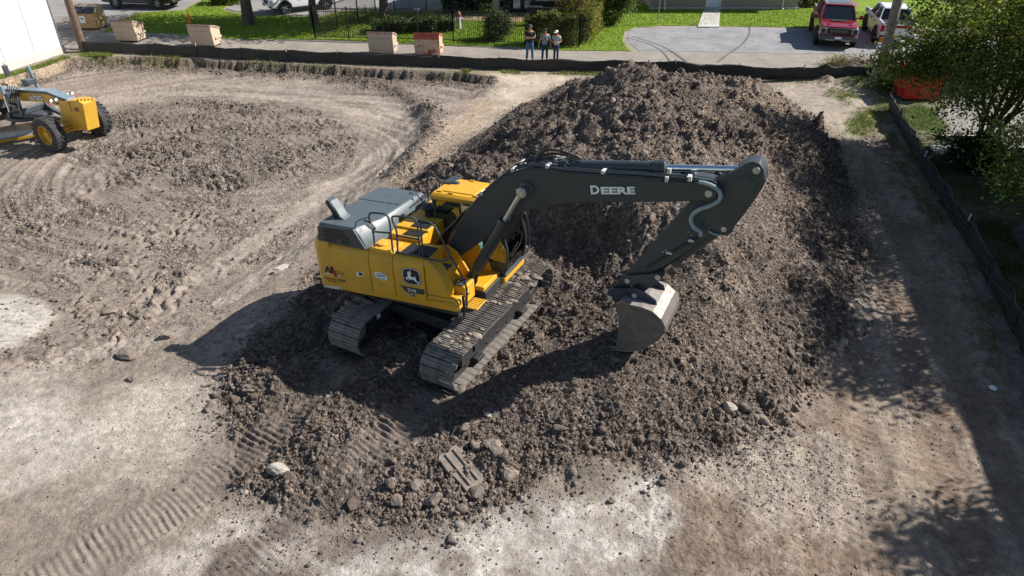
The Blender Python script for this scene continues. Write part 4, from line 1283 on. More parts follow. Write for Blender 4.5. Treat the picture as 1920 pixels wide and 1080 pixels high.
# ---------------- arm
arm_px = [(1398, 307), (1411, 303), (1424, 306), (1432, 318), (1435, 342), (1430, 352), (1415, 375), (1396, 401), (1378, 424), (1373, 436), (1362, 443), (1350, 440), (1336, 438), (1300, 464), (1255, 493), (1214, 518), (1190, 533), (1165, 548), (1150, 560),
          (1142, 556), (1143, 545), (1180, 508), (1220, 463), (1262, 416), (1292, 383), (1318, 356), (1345, 338), (1375, 322)]
ap = [xl(u, v, 1, -0.20) for u, v in arm_px]
m = MB().prism([(p.x, p.z) for p in ap], 'y', -0.20, 0.20)
arm = m.build('arm', CHAR, ex, 0.012)
inset = [(1330, 395), (1352, 352), (1372, 338), (1402, 328), (1422, 345), (1400, 385), (1372, 420), (1340, 432), (1318, 425)]
m = MB().prism([(lambda p: (p.x, p.z))(xl(u, v, 1, -0.21)) for u, v in inset], 'y', -0.212, -0.198)
m.build('arm_side_plate', CHAR, arm, 0.006)
pa_, pb_ = xl(1418, 320, 1, -0.22), xl(1147, 554, 1, -0.22)
pincap((pa_.x, pa_.z), -0.23, 0.23, 0.062)
pincap((pb_.x, pb_.z), -0.34, 0.34, 0.052)
# bucket cylinder, idler link, bucket link
k0, k1 = xl(1357, 430, 1, 0.0), xl(1233.7, 519.7, 1, 0.0)
p0 = xl(1357, 430, 1, -0.21)
k0, k1 = Vector((p0.x, 0, p0.z)), Vector((xl(1233.7, 519.7, 1, -0.26).x, 0, xl(1233.7, 519.7, 1, -0.26).z))
pincap((p0.x, p0.z), -0.22, 0.22, 0.05)
d = (k1 - k0).normalized()
e = k0 + d * ((k1 - k0).length * 0.80)
o = MB().cyl(k0 + d * 0.08, e, 0.092, n=20).build('bucket_cylinder', CHAR, ex, 0.01)
MB().cyl(e - d * 0.16, e + d * 0.02, 0.112, n=20).build('gland', CHAR, o, 0.008)
MB().cyl(e, k1, 0.05, n=16).build('piston_rod', STEEL, o)
nrm = Vector((-d.z, 0, d.x))
for y in (-0.12, -0.06):
    MB().tube([k0 + d * 0.25 - nrm * 0.10 + Vector((0, y, 0)), k0 + d * 1.2 - nrm * 0.11 + Vector((0, y, 0))], 0.016, 6).build('cylinder_pipe', SLEEVE if y < -0.1 else CHAR, o)
gi, gl, gb = xl(1176.6, 526, 1, -0.27), xl(1233.7, 519.7, 1, -0.27), xl(1191, 551.6, 1, -0.27)
def bar(nm, a, b, y0, y1, ra, rb_, par=None, mat=None):
    d = Vector((b.x - a.x, 0, b.z - a.z)).normalized()
    n_ = Vector((-d.z, 0, d.x))
    poly = []
    for k in range(9):
        th = PI / 2 + PI * k / 8
        q = Vector((a.x, 0, a.z)) + d * math.cos(th) * ra + n_ * math.sin(th) * ra
        poly.append((q.x, q.z))
    for k in range(9):
        th = -PI / 2 + PI * k / 8
        q = Vector((b.x, 0, b.z)) + d * math.cos(th) * rb_ + n_ * math.sin(th) * rb_
        poly.append((q.x, q.z))
    return MB().prism(poly, 'y', y0, y1).build(nm, mat or CHAR, par or ex, 0.008)
bar('idler_link', gi, gl, -0.28, -0.23, 0.10, 0.085)
bar('idler_link', gi, gl, 0.23, 0.28, 0.10, 0.085)
bar('bucket_link', gl, gb, -0.20, 0.20, 0.085, 0.085)
pincap((gi.x, gi.z), -0.30, 0.30, 0.05)
pincap((gl.x, gl.z), -0.30, 0.30, 0.055)
pincap((gb.x, gb.z), -0.35, 0.35, 0.05)
# S-shaped sleeved hose by the elbow and fittings
c7 = crop(1240, 280, 5.4)
def hose(nm, pts, y, r, mat, par, sub=5):
    P = [xl(*c7(*p), 1, y) for p in pts]
    return MB().tube(smooth_path(P, sub), r, 10).build(nm, mat, par)
hose('sleeved_hose', [(380, 330), (470, 350), (550, 390), (597, 450), (580, 520), (500, 570), (400, 602), (325, 650), (298, 720), (330, 790), (398, 840), (395, 880)], -0.36, 0.036, SLEEVE, ex)
hose('hydraulic_hose', [(300, 318), (420, 325), (520, 325), (590, 390), (628, 440)], -0.27, 0.02, HOSE, ex)
hose('hydraulic_hose', [(200, 235), (330, 205), (450, 215), (560, 230), (620, 280)], 0.12, 0.022, HOSE, ex)
hose('hydraulic_hose', [(0, 320), (110, 325), (180, 300), (280, 300)], -0.30, 0.02, HOSE, ex)
hose('hydraulic_hose', [(395, 880), (250, 960), (100, 1050), (-80, 1160), (-150, 1200)], -0.235, 0.018, HOSE, arm, 3)
hose('hydraulic_hose', [(480, 830), (540, 860), (580, 862)], -0.235, 0.018, SLEEVE, arm, 3)
for a, b in ((300, 925), (80, 1050)):
    p = xl(*c7(a, b), 1, -0.24)
    MB().box(p.x - 0.05, p.x + 0.05, -0.262, -0.20, p.z - 0.02, p.z + 0.02).build('hose_clamp', SILVER, arm, 0.004)
for a, b in ((80, 215), (55, 300), (290, 295)):
    p = xl(*c7(a, b), 1, -0.3)
    MB().box(p.x - 0.03, p.x + 0.03, -0.33, -0.27, p.z - 0.05, p.z + 0.04).build('hose_clamp', SILVER, boom, 0.004)
for a, b in ((270, 840), (305, 872), (15, 1040), (45, 1045), (45, 1022)):
    p = xl(*c7(a, b), 1, -0.21)
    MB().lathe([(0.003, 0), (0.014, 0), (0.01, 0.012), (0.003, 0.013)], (p.x, -0.20, p.z), (0, -1, 0), 8).build('bolt', SILVER, arm)

# ---------------- bucket
c6 = crop(1120, 480, 5.4)
BW = 0.56
sp = [(lambda p: (p.x, p.z))(xl(*c6(*q), 1, -BW)) for q in [(240, 460), (350, 500), (450, 522), (560, 565), (640, 640), (676, 715), (676, 775), (620, 845), (500, 915), (400, 955), (280, 958), (180, 945), (205, 800), (212, 700), (215, 640), (195, 560), (175, 512)]]
for y in (-BW, BW - 0.03):
    MB().prism(sp, 'y', y, y + 0.03).build('side_plate', BKTM, ex, 0.006)
shell = sp[:12]
sh = MB()
cx = sum(p[0] for p in shell) / len(shell)
cz = sum(p[1] for p in shell) / len(shell)
out = [(x + (x - cx) * 0.035, z + (z - cz) * 0.035) for x, z in shell]
for (a, b, c, d_) in zip(shell[:-1], shell[1:], out[1:], out[:-1]):
    sh.prism([a, b, c, d_], 'y', -BW - 0.012, BW + 0.012)
sh.build('bucket_shell', BKTSH, ex)
wear = [(c_[0] + (c_[0] - cx) * 0.03, c_[1] + (c_[1] - cz) * 0.03) for c_ in out[4:7]]
sw = MB()
for (a, b, c, d_) in zip(out[4:6], out[5:7], wear[1:], wear[:-1]):
    sw.prism([a, b, c, d_], 'y', -BW - 0.02, BW + 0.02)
sw.build('wear_strap', BKTM, ex)
lip = sp[11]
for i in range(5):
    y = -BW + 0.08 + i * (2 * BW - 0.16) / 4
    MB().prism([(lip[0] + 0.10, lip[1] + 0.05), (lip[0] + 0.10, lip[1] - 0.02), (lip[0] - 0.13, lip[1] - 0.045), (lip[0] - 0.14, lip[1] - 0.025)], 'y', y - 0.035, y + 0.035).build('bucket_tooth', BKTM, ex, 0.008)
MB().box(lip[0] - 0.02, lip[0] + 0.16, -BW, BW, lip[1] - 0.01, lip[1] + 0.03).build('cutting_lip', BKTM, ex, 0.006)
ip = [(lambda p: (p.x, p.z))(xl(*c6(*q), 1, -BW - 0.008)) for q in [(345, 530), (560, 600), (625, 650), (560, 760), (480, 810), (340, 835), (315, 590)]]
MB().prism(ip, 'y', -BW - 0.012, -BW + 0.004).build('side_reinforcement', BKTM, ex, 0.006)
pb2 = xl(*c6(455, 712), 1, -BW - 0.01)
MB().lathe([(0.085, 0.0), (0.085, 0.012), (0.075, 0.014), (0.07, 0.006), (0.01, 0.006)], (pb2.x, -BW - 0.008, pb2.z), (0, -1, 0), 20).build('maker_plate', BKTM, ex)
EARM = paint('blue_black_paint', (0.022, 0.030, 0.055), 0.4, var=0.2, dust=0.15)
ep = [(lambda p: (p.x, p.z))(xl(*c6(*q), 1, -0.31)) for q in [(103, 352), (130, 335), (290, 325), (400, 325), (460, 350), (590, 440), (605, 500), (430, 480), (300, 470), (240, 455), (190, 475), (150, 440), (108, 395)]]
for y in (-0.325, 0.285):
    MB().prism(ep, 'y', y, y + 0.04).build('bucket_ear', EARM, ex, 0.01)
MB().box(ep[9][0], ep[5][0] - 0.05, -0.29, 0.29, ep[9][1] - 0.04, ep[9][1] + 0.06).build('ear_crosspiece', BKTM, ex, 0.02)

# ---------------- lettering and emblem on the flank
SX, SZ = (1, 0, 0), (0, 0, 1)
ce = crop(690, 490, 13.5)
def flank_poly(nm, pts, mat, dy, par):
    P = [xl(*ce(*q), 1, YS) for q in pts]
    me = MB()
    vs = [(p.x, YS - dy, p.z) for p in P]
    o = link(nm, bpy.data.meshes.new(nm), par)
    o.data.from_pydata(vs, [], [tuple(range(len(vs)))])
    o.data.materials.append(mat)
    return o
shield = [(880, 178), (940, 164), (1010, 160), (1120, 175), (1230, 215), (1288, 258), (1315, 310), (1335, 380), (1350, 470), (1345, 540), (1325, 585), (1290, 605), (1190, 612), (1060, 590), (960, 555), (905, 505), (872, 420), (855, 320), (858, 230)]
scx, scy = 1103, 385
def shr(k): return [(scx + (a - scx) * k, scy + (b - scy) * k) for a, b in shield]
door = side_door[2]
em = flank_poly('emblem', shield, BLKDEC, 0.004, door)
flank_poly('emblem_ring', shr(0.94), WHITE, 0.006, em)
flank_poly('emblem_field', shr(0.875), BLKDEC, 0.008, em)
deer = [(985, 318), (1010, 300), (1032, 297), (1028, 283), (985, 278), (1000, 262), (1020, 268), (1014, 242), (1030, 254), (1045, 273), (1055, 230), (1072, 236), (1082, 268), (1075, 290), (1106, 300), (1085, 320), (1076, 345), (1082, 372), (1110, 390), (1160, 400), (1186, 405),
        (1174, 370), (1190, 373), (1200, 395), (1216, 410), (1212, 440), (1226, 480), (1262, 512), (1308, 552), (1298, 570), (1250, 538), (1200, 502), (1172, 474), (1130, 457), (1080, 457), (1040, 442), (1008, 424), (990, 428), (1012, 452), (1042, 476), (1024, 480), (984, 450), (958, 410), (942, 400), (960, 391), (1000, 392), (1014, 384), (1012, 358), (1020, 335), (1004, 327)]
flank_poly('leaping_deer', deer, WHITE, 0.010, em)
bnd = flank_poly('model_band', [(815, 600), (1425, 718), (1432, 850), (985, 775), (960, 765)], CHAR, 0.004, door)
pb = flank_poly('model_band', [(1010, 795), (1175, 825), (1180, 890), (1090, 880)], BLKDEC, 0.004, door)
flank_poly('model_band_edge', [(985, 785), (1010, 795), (1090, 882), (1065, 878)], SILVER, 0.004, door)
def ftext(nm, s, a, b, c, mat, par, bold=0.0, shear=0.0, dy=0.008, fn=ce):
    """lettering between photo points a (lower left), b (lower right), c (upper left)"""
    A, B, C_ = (xl(*fn(*q), 1, YS) for q in (a, b, c))
    M = plane_frame((A.x, YS - dy, A.z), (B - A), (C_ - A))
    return text_mesh(nm, s, mat, par, M, (B - A).length, (C_ - A).length, bold, 0.0, shear)
ftext('model_number', '210', (1012, 745), (1225, 785), (1010, 675), WHITE, bnd, 0.02)
ftext('model_letter', 'P', (1093, 868), (1155, 875), (1093, 822), WHITE, pb, 0.01)
ov = []
for k in range(28):
    th = 2 * PI * k / 28
    ov.append((323 + 165 * math.cos(th) + 12 * math.sin(th), 375 + 98 * math.sin(th) + 50 * math.cos(th)))
ovo = flank_poly('oval_sticker', ov, WHITE, 0.004, side_door[1])
NAVY = paint('navy_print', (0.03, 0.05, 0.14), 0.6)
for (a, b, c_, s) in (((240, 298), (395, 322), (243, 280), 'NO RIDERS'), ((190, 328), (445, 368), (194, 306), 'SOUND HORN BEFORE'), ((205, 362), (430, 402), (208, 342), 'OPERATION OF')):
    pass
for y0, x0, x1 in ((292, 240, 390), (322, 190, 440), (356, 205, 432), (420, 232, 430)):
    w = x1 - x0
    flank_poly('print_line', [(x0, y0), (x1, y0 + w * 0.16), (x1, y0 + w * 0.16 + 16), (x0, y0 + 16)], NAVY, 0.006, ovo)
c18 = crop(600, 490, 18)
D0 = side_door[0]
ftext('logo_letters', 'All', (165, 365), (500, 415), (165, 150), BLKDEC, D0, 0.045, 0.12, fn=c18)
ftext('logo_numeral', '4', (415, 510), (605, 545), (440, 290), REDDEC, D0, 0.03, fn=c18, dy=0.012)
RUST = paint('orange_red_print', (0.42, 0.07, 0.03), 0.6)
P = [xl(*c18(*q), 1, YS) for q in ((150, 378), (690, 470), (680, 515), (150, 420))]
o = link('logo_bar', bpy.data.meshes.new('logo_bar'), D0)
o.data.from_pydata([(p.x, YS - 0.004, p.z) for p in P], [], [(0, 1, 2, 3)])
o.data.materials.append(SILVER)
ftext('logo_words', 'Tractors &', (575, 360), (810, 405), (580, 310), RUST, D0, 0.01, fn=c18)
ftext('logo_words', 'Equipment', (580, 435), (830, 485), (585, 385), RUST, D0, 0.01, fn=c18)
ftext('phone_number', '956-566-0028', (150, 570), (865, 695), (155, 510), BLKDEC, D0, 0.012, fn=c18)
ftext('town_name', 'Hidalgo, TX', (290, 680), (790, 755), (295, 620), BLKDEC, D0, 0.008, fn=c18)
ftext('dealer_name', 'DOGGETT', (150, 865), (790, 970), (150, 775), WHITE, D0, 0.03, fn=c18)
P = [xl(*c18(*q), 1, YS) for q in ((1225, 335), (1455, 375), (1470, 525), (1250, 490))]
o = link('warning_sticker', bpy.data.meshes.new('warning_sticker'), D0)
o.data.from_pydata([(p.x, YS - 0.004, p.z) for p in P], [], [(0, 1, 2, 3)])
o.data.materials.append(WHITE)
P = [xl(*c18(*q), 1, YS) for q in ((1290, 365), (1435, 395), (1440, 490), (1330, 475))]
o2 = link('sticker_print', bpy.data.meshes.new('sticker_print'), o)
o2.data.from_pydata([(p.x, YS - 0.006, p.z) for p in P], [], [(0, 1, 2, 3)])
o2.data.materials.append(BLKDEC)
# boom lettering: large initial, smaller capitals, on black backing letters
cd_ = crop(1090, 335, 16)
def btext(nm, s, a, b, c, mat, bold, dy, par):
    A, B, C_ = (xl(*cd_(*q), 1, -0.29) for q in (a, b, c))
    M = plane_frame((A.x, -0.29 - dy, A.z), (B - A), (C_ - A))
    return text_mesh(nm, s, mat, par, M, (B - A).length, (C_ - A).length, bold, 0.0)
for s, a, b, c in (('D', (290, 467), (560, 467), (262, 195)), ('EERE', (600, 467), (1628, 467), (580, 243))):
    e_ = 26
    bk = btext('letter_outline', s, (a[0] - e_ - 6, a[1] + e_), (b[0] + e_, b[1] + e_), (c[0] - e_ - 6, c[1] - e_), BLKDEC, 0.12, 0.003, boom)
    btext('boom_letters', s, a, b, c, WHITE, 0.045, 0.006, boom)
# ================================================================== ground beyond the site
def ground_mat(name, c0, c1, scale, fine, bstr=0.4, specks=None):
    m, nt, b = nt_of(name)
    v = coords(nt)
    c = ramp(nt, noise(nt, v, scale, 6, 0.6), [(0.3, c0), (0.7, c1)])
    k = ramp(nt, noise(nt, v, fine, 3, 0.7), [(0.3, 0.72), (0.7, 1.25)])
    c = mix(nt, 1.0, c, k, 'MULTIPLY')
    if specks:
        f = ramp(nt, noise(nt, v, scale * 3.1, 5, 0.7), [(0.56, 0.0), (0.68, 1.0)])
        c = mix(nt, f, c, specks)
    nt.links.new(c, b.inputs['Base Color'])
    b.inputs['Roughness'].default_value = 0.95
    b.inputs['Specular IOR Level'].default_value = 0.15
    bump(nt, b, noise(nt, v, fine, 5, 0.75), bstr, 0.03)
    return m
ALLEY = ground_mat('alley_gravel', (0.22, 0.195, 0.165), (0.32, 0.285, 0.245), 0.6, 10, 0.9, (0.19, 0.165, 0.14))
LOT = ground_mat('grey_gravel', (0.20, 0.205, 0.21), (0.31, 0.31, 0.31), 0.8, 9, 1.0, (0.15, 0.15, 0.155))
ASPH = ground_mat('asphalt', (0.10, 0.10, 0.10), (0.17, 0.17, 0.17), 0.6, 30, 0.3)
DRIVE = ground_mat('old_asphalt', (0.21, 0.20, 0.19), (0.29, 0.28, 0.27), 0.5, 30, 0.3)
LAWN = ground_mat('lawn_turf', (0.13, 0.20, 0.018), (0.19, 0.265, 0.03), 0.9, 14, 0.9)
LAWND = ground_mat('shade_turf', (0.06, 0.10, 0.02), (0.10, 0.13, 0.03), 0.9, 14, 0.9)
CONC = ground_mat('concrete', (0.42, 0.40, 0.37), (0.55, 0.53, 0.50), 1.2, 40, 0.2)
BRICKP = ground_mat('patio_brick', (0.33, 0.20, 0.16), (0.45, 0.30, 0.25), 1.5, 12, 0.4)
FARM = ground_mat('far_ground', (0.10, 0.13, 0.05), (0.17, 0.17, 0.09), 0.05, 4, 0.3)

def sheet(name, poly, z, mat, label, wob_=0.0, sub=0.5, thick=0.05, kind='structure', seed=1):
    """flat polygon with an uneven outline and a little body"""
    pts = []
    n = len(poly)
    rnd = random.Random(seed)
    for i in range(n):
        a, b = Vector(poly[i]), Vector(poly[(i + 1) % n])
        k = max(1, int((b - a).length / sub)) if wob_ else 1
        for j in range(k):
            p = a.lerp(b, j / k)
            pts.append((p.x + rnd.uniform(-wob_, wob_), p.y + rnd.uniform(-wob_, wob_)))
    o = MB().prism(pts, 'z', z - thick, z).build(name, mat, smooth=0)
    return tag(o, label, kind=kind)
g = MB().box(-1200, 1200, -600, 1800, -1.2, -0.75).build('ground', FARM, smooth=0)
tag(g, 'open ground reaching to the horizon', kind='structure')
sheet('alley', [(-120, 48)] + [(x, float(fence_y(x)) + 0.5) for x in np.linspace(-60, 40, 40)] + [(120, 35), (120, 140), (-120, 140)], 0.0, ALLEY, 'grey brown gravel alley behind the silt fence', thick=0.7)
lawn_l = axy([(198, 60), (225, 40), (262, 24), (345, 20), (392, -6), (470, -6), (415, 18), (470, 31), (560, 31), (596, 33), (640, 22), (700, 20), (762, 22), (860, 22), (990, 22), (1060, 24), (1116, 0), (1190, 0), (1225, 17), (1500, 17), (1560, -40), (1990, -40), (1990, 44), (1850, 50), (1640, 53), (1500, 52), (1350, 49), (1240, 48), (1185, 53), (1171, 62), (1168, 78), (1178, 96), (1110, 96), (1060, 94), (960, 89), (860, 86), (760, 82), (690, 79), (600, 74), (500, 74), (420, 72), (330, 64), (260, 60)])
sheet('lawn', lawn_l, 0.03, LAWN, 'sunlit green lawn along the alley', 0.14, 0.4, seed=4)
lot = axy([(1178, 58), (1200, 55), (1350, 52), (1640, 56), (1850, 52), (1990, 48), (1990, 108), (1640, 102), (1400, 99), (1300, 97), (1196, 95), (1180, 80)])
sheet('parking_lot', lot, 0.012, LOT, 'blue grey gravel parking area beside the lawn', 0.12, 0.4, seed=5)
sheet('driveway', axy([(600, 29), (640, 18), (770, 18), (760, -10), (560, -10), (470, -2), (424, 17), (470, 28), (540, 29)]), 0.045, DRIVE, 'worn grey asphalt drive under the white car', 0.05, 0.5)
sheet('street', [(-120, 49.0), (-21.5, 49.2), (-24.4, 58.0), (-24, 70), (-120, 70)], 0.02, DRIVE, 'pale grey paved street behind the dumpsters', 0.08, 0.6)
sheet('patio', axy([(770, 42), (800, 27), (1000, 27), (990, 43), (880, 40)]), 0.06, BRICKP, 'pinkish brick patio behind the iron fence', 0.04, 0.5)
# tyre marks curving over the gravel
for k, pts in enumerate(([(1175, 70), (1215, 82), (1240, 95), (1252, 108), (1258, 118)], [(1185, 68), (1235, 84), (1262, 98), (1280, 110), (1290, 118)], [(1405, 50), (1404, 65), (1392, 82), (1370, 98), (1345, 116)])):
    P = smooth_path([at(u, v, 0.018) for u, v in pts], 8)
    vs, fs = [], []
    for i, p in enumerate(P):
        d = (P[min(i + 1, len(P) - 1)] - P[max(i - 1, 0)]).normalized()
        n_ = Vector((-d.y, d.x, 0)) * 0.06
        vs += [tuple(p + n_), tuple(p - n_), tuple(p - n_ - Vector((0, 0, 0.02))), tuple(p + n_ - Vector((0, 0, 0.02)))]
    for i in range(len(P) - 1):
        for j in range(4):
            fs.append((i * 4 + j, i * 4 + (j + 1) % 4, i * 4 + 4 + (j + 1) % 4, i * 4 + 4 + j))
    o = MB().add(vs, fs).build('tyre_mark', ASPH, smooth=0)
    tag(o, ['dark tyre streak curving nearest the lawn corner', 'dark tyre streak running beside the first one', 'long dark tyre arc in front of the door ramp'][k], kind='structure')
ramp_ = sheet('ramp', axy([(1308, 52), (1348, 52), (1351, 18), (1320, 18)]), 0.07, CONC, 'pale concrete walk leading up to the white door')
walk = sheet('sidewalk', axy([(1738, 276), (1990, 280), (2050, 300), (1990, 296), (1757, 294)]), 0.10, CONC, 'pale concrete walk beside the silt fence', thick=0.2)
sheet('side_street', axy([(1895, 435), (1990, 380), (2300, 420), (2300, 700), (2000, 640)]), 0.10, ASPH, 'grey pavement at the right edge under the trees', thick=0.2)
ps = at(1755, 263)
o = MB().prism([(0, 0), (0.16, 0), (0.14, 0.13), (0.02, 0.13)], 'x', 0, 1.85).build('parking_stop', CONC, bevel=0.015)
o.location = (ps.x, ps.y, 0.06)
o.rotation_euler = (0, 0, R(-2))
tag(o, 'long low concrete parking stop beyond the right silt fence', 'parking stop')

# ================================================================== silt fences
def fabric_mat():
    m, nt, b = nt_of('silt_fabric')
    v = coords(nt)
    w = node(nt, 'ShaderNodeTexWave', wave_type='BANDS', bands_direction='Z')
    w.inputs['Scale'].default_value = 7.0
    w.inputs['Distortion'].default_value = 1.2
    nt.links.new(v, w.inputs['Vector'])
    c = ramp(nt, w.outputs['Fac'], [(0.0, (0.010, 0.010, 0.011)), (0.6, (0.022, 0.022, 0.022)), (1.0, (0.07, 0.066, 0.06))])
    d = ramp(nt, noise(nt, v, 1.3, 5), [(0.5, 0.0), (0.8, 0.5)])
    c = mix(nt, d, c, (0.07, 0.06, 0.05))
    nt.links.new(c, b.inputs['Base Color'])
    b.inputs['Roughness'].default_value = 0.75
    bump(nt, b, noise(nt, v, 9, 3), 0.4, 0.02)
    return m
FABRIC = fabric_mat()
POSTM = paint('fence_post', (0.03, 0.03, 0.032), 0.7)
TIP = paint('white_post_tip', (0.7, 0.7, 0.68), 0.6)
WIRE = paint('fence_wire', (0.28, 0.28, 0.28), 0.4, 0.6)
def silt_fence(label, base, posts, tips, h=0.60, wire=False, lean=0.0, seed=3):
    root = thing('silt_fence', label, 'silt fence', (0, 0, 0))
    rnd = random.Random(seed)
    P = [Vector((x, y, 0)) for x, y in base]
    cum = [0]
    for a, b in zip(P[:-1], P[1:]): cum.append(cum[-1] + (b - a).length)
    def pos(s):
        s = max(0, min(cum[-1] - 1e-4, s))
        for i in range(len(P) - 1):
            if s <= cum[i + 1]:
                k = (s - cum[i]) / (cum[i + 1] - cum[i])
                d = (P[i + 1] - P[i]).normalized()
                return P[i].lerp(P[i + 1], k), d
    ps_ = sorted(posts)
    n = int(cum[-1] / 0.10)
    vs, fs = [], []
    rows = 7
    ph = [rnd.uniform(0, 6.28) for _ in range(8)]
    for i in range(n + 1):
        s = cum[-1] * i / n
        p, d = pos(s)
        nr = Vector((d.y, -d.x, 0))
        gap = min([abs(s - q) for q in ps_] + [1.2])
        sag = min(1, gap / 1.1)
        gz_ = ground_z(p.x, p.y)
        for r_ in range(rows + 1):
            k = r_ / rows
            bulge = 0.05 * sag * math.sin(PI * k) * math.sin(s * 1.9 + ph[0]) + 0.03 * math.sin(s * 4.7 + ph[1] + k * 2) * sag + 0.020 * math.sin(k * 19 + s * 0.8 + ph[2])
            z = gz_ - 0.06 + (h + 0.06 - 0.045 * sag + 0.02 * math.sin(s * 2.3 + ph[3])) * k
            q = p + nr * (bulge + lean * k)
            vs.append((q.x, q.y, z))
    for i in range(n):
        for r_ in range(rows):
            a = i * (rows + 1) + r_
            fs.append((a, a + 1, a + rows + 2, a + rows + 1))
    me = bpy.data.meshes.new('fabric')
    me.from_pydata(vs, [], fs)
    me.shade_smooth()
    me.materials.append(FABRIC)
    fb = link('fabric', me, root)
    so_ = fb.modifiers.new('thickness', 'SOLIDIFY')
    so_.thickness = 0.006
    for k, s in enumerate(ps_):
        p, d = pos(s)
        nr = Vector((d.y, -d.x, 0))
        gz_ = ground_z(p.x, p.y)
        q = p + nr * -0.045
        tz = rnd.uniform(0.02, 0.10)
        tlt = Vector((rnd.uniform(-0.04, 0.04), rnd.uniform(-0.03, 0.03), 0)) + nr * lean
        m = MB()
        a0_, a1_ = Vector((q.x, q.y, gz_ - 0.2)), Vector((q.x, q.y, gz_ + h + tz)) + tlt
        m.tube([a0_, a1_], 0.024, 4)
        po = m.build('post', POSTM, root, smooth=0)
        # the strap that ties the cloth to the post shows as a dark seam on the front
        sm_ = [Vector((p.x, p.y, gz_ - 0.02)) + nr * 0.02, Vector((p.x, p.y, gz_ + h)) + nr * (0.02 + lean)]
        MB().tube(sm_, 0.014, 4).build('seam', POSTM, root, smooth=0)
        if k in tips:
            MB().tube([a1_ + (a0_ - a1_).normalized() * 0.16 + nr * 0.085, a1_ + Vector((0, 0, 0.05)) + nr * 0.05], 0.022, 4).build('post_tip', TIP, po, smooth=0)
    if wire:
        m = MB()
        for r_ in (0.25, 0.5, 0.75, 1.0):
            pts = []
            for i in range(0, n + 1, 3):
                s = cum[-1] * i / n
                p, d = pos(s)
                nr = Vector((d.y, -d.x, 0))
                pts.append(Vector((p.x, p.y, ground_z(p.x, p.y) - 0.05 + (h + 0.03) * r_ + 0.03 * math.sin(s * 3 + r_ * 9))) + nr * (0.035 + lean * r_ + 0.04 * math.sin(s * 4.1 + r_ * 7)))
            m.tube(pts, 0.0055, 4)
        tag(m.build('wire_strands', WIRE, root), kind='stuff')
    return root
back_px = [(158, 96), (227, 98), (350, 104), (480, 111), (600, 116), (730, 121), (840, 125), (940, 129), (1060, 132), (1183, 135), (1300, 141), (1420, 147), (1530, 148), (1634, 148)]
bb = axy(back_px)
def arc_of(base, px, us):
    cum = [0]
    for a, b in zip(base[:-1], base[1:]): cum.append(cum[-1] + math.dist(a, b))
    return [float(np.interp(u, [p[0] for p in px], cum)) for u in us]
silt_fence('long black silt fence between the dug ground and the gravel alley', bb, arc_of(bb, back_px, [160, 227, 295, 372, 455, 541, 635, 730, 823, 935, 1043, 1150, 1265, 1383, 1503, 1630]), (3, 5, 6, 8, 12, 14), 0.60)
rp = [(1668, 206), (1680, 232), (1696, 257), (1739, 338), (1777, 399), (1811, 450), (1856, 537), (1920, 659), (1990, 800), (2050, 940)]
rb_ = axy(rp)
silt_fence('leaning black silt fence with wire strands along the shaded dirt lane', rb_, [0.02, 2.4, 4.9, 7.2, 9.8, 12.3, 14.6, 17.0, 19.0], (1, 3, 5), 0.74, True, 0.10, 8)

# ================================================================== poles, posts, small street things
WOOD = paint('pole_wood', (0.13, 0.085, 0.06), 0.85, var=0.35, scale=6, bmp=0.5, bscale=20)
WOODG = paint('grey_pole_wood', (0.20, 0.17, 0.145), 0.85, var=0.3, scale=6, bmp=0.5, bscale=20)
def pole(label, px, top, r0, r1, h, mat):
    a = at(*px)
    root = thing('utility_pole', label, 'utility pole', a)
    d = Vector((at(*top, 0).x, at(*top, 0).y, 0))
    lean = Vector((top[2], top[3], 0)) if len(top) > 2 else Vector((0, 0, 0))
    n = 10
    pts = [Vector((0, 0, -0.3)).lerp(Vector((lean.x, lean.y, h)), i / n) for i in range(n + 1)]
    MB().tube(pts, [r0 + (r1 - r0) * i / n for i in range(n + 1)], 16).build('shaft', mat, root)
    m = MB()
    m.box(-1.2, 1.2, 0.12, 0.22, h - 0.9, h - 0.78, Matrix.Translation(Vector((lean.x * 0.9, lean.y * 0.9, 0))))
    m.build('crossarm', mat, root, 0.01)
    for x in (-1.05, -0.4, 0.4, 1.05):
        MB().lathe([(0.01, 0), (0.05, 0), (0.06, 0.05), (0.04, 0.12), (0.01, 0.14)], (x + lean.x * 0.9, 0.17 + lean.y * 0.9, h - 0.78), (0, 0, 1), 10).build('insulator', STEEL, root)
    return root
pole('dark brown wooden utility pole by the corner of the white building', (157, 95), (130, 0), 0.21, 0.15, 11.0, WOOD)
pr = pole('weathered grey wooden utility pole beside the leafy tree', (1650, 138), (1674, 0), 0.24, 0.16, 11.5, WOODG)
pr.rotation_euler = (R(0), R(-1.6), 0)
# green plastic riser pipe next to the grey pole
GRN = paint('green_pipe', (0.24, 0.33, 0.28), 0.5, var=0.08)
a = at(1634, 150)
o = MB().lathe([(0.01, -0.1), (0.12, -0.1), (0.12, 0.62), (0.105, 0.64), (0.10, 0.60), (0.01, 0.60)], (0, 0, 0), (0.08, 0, 1), 20).build('riser_pipe', GRN)
o.location = a
tag(o, 'pale green plastic riser pipe standing at the end of the silt fence', 'pipe')
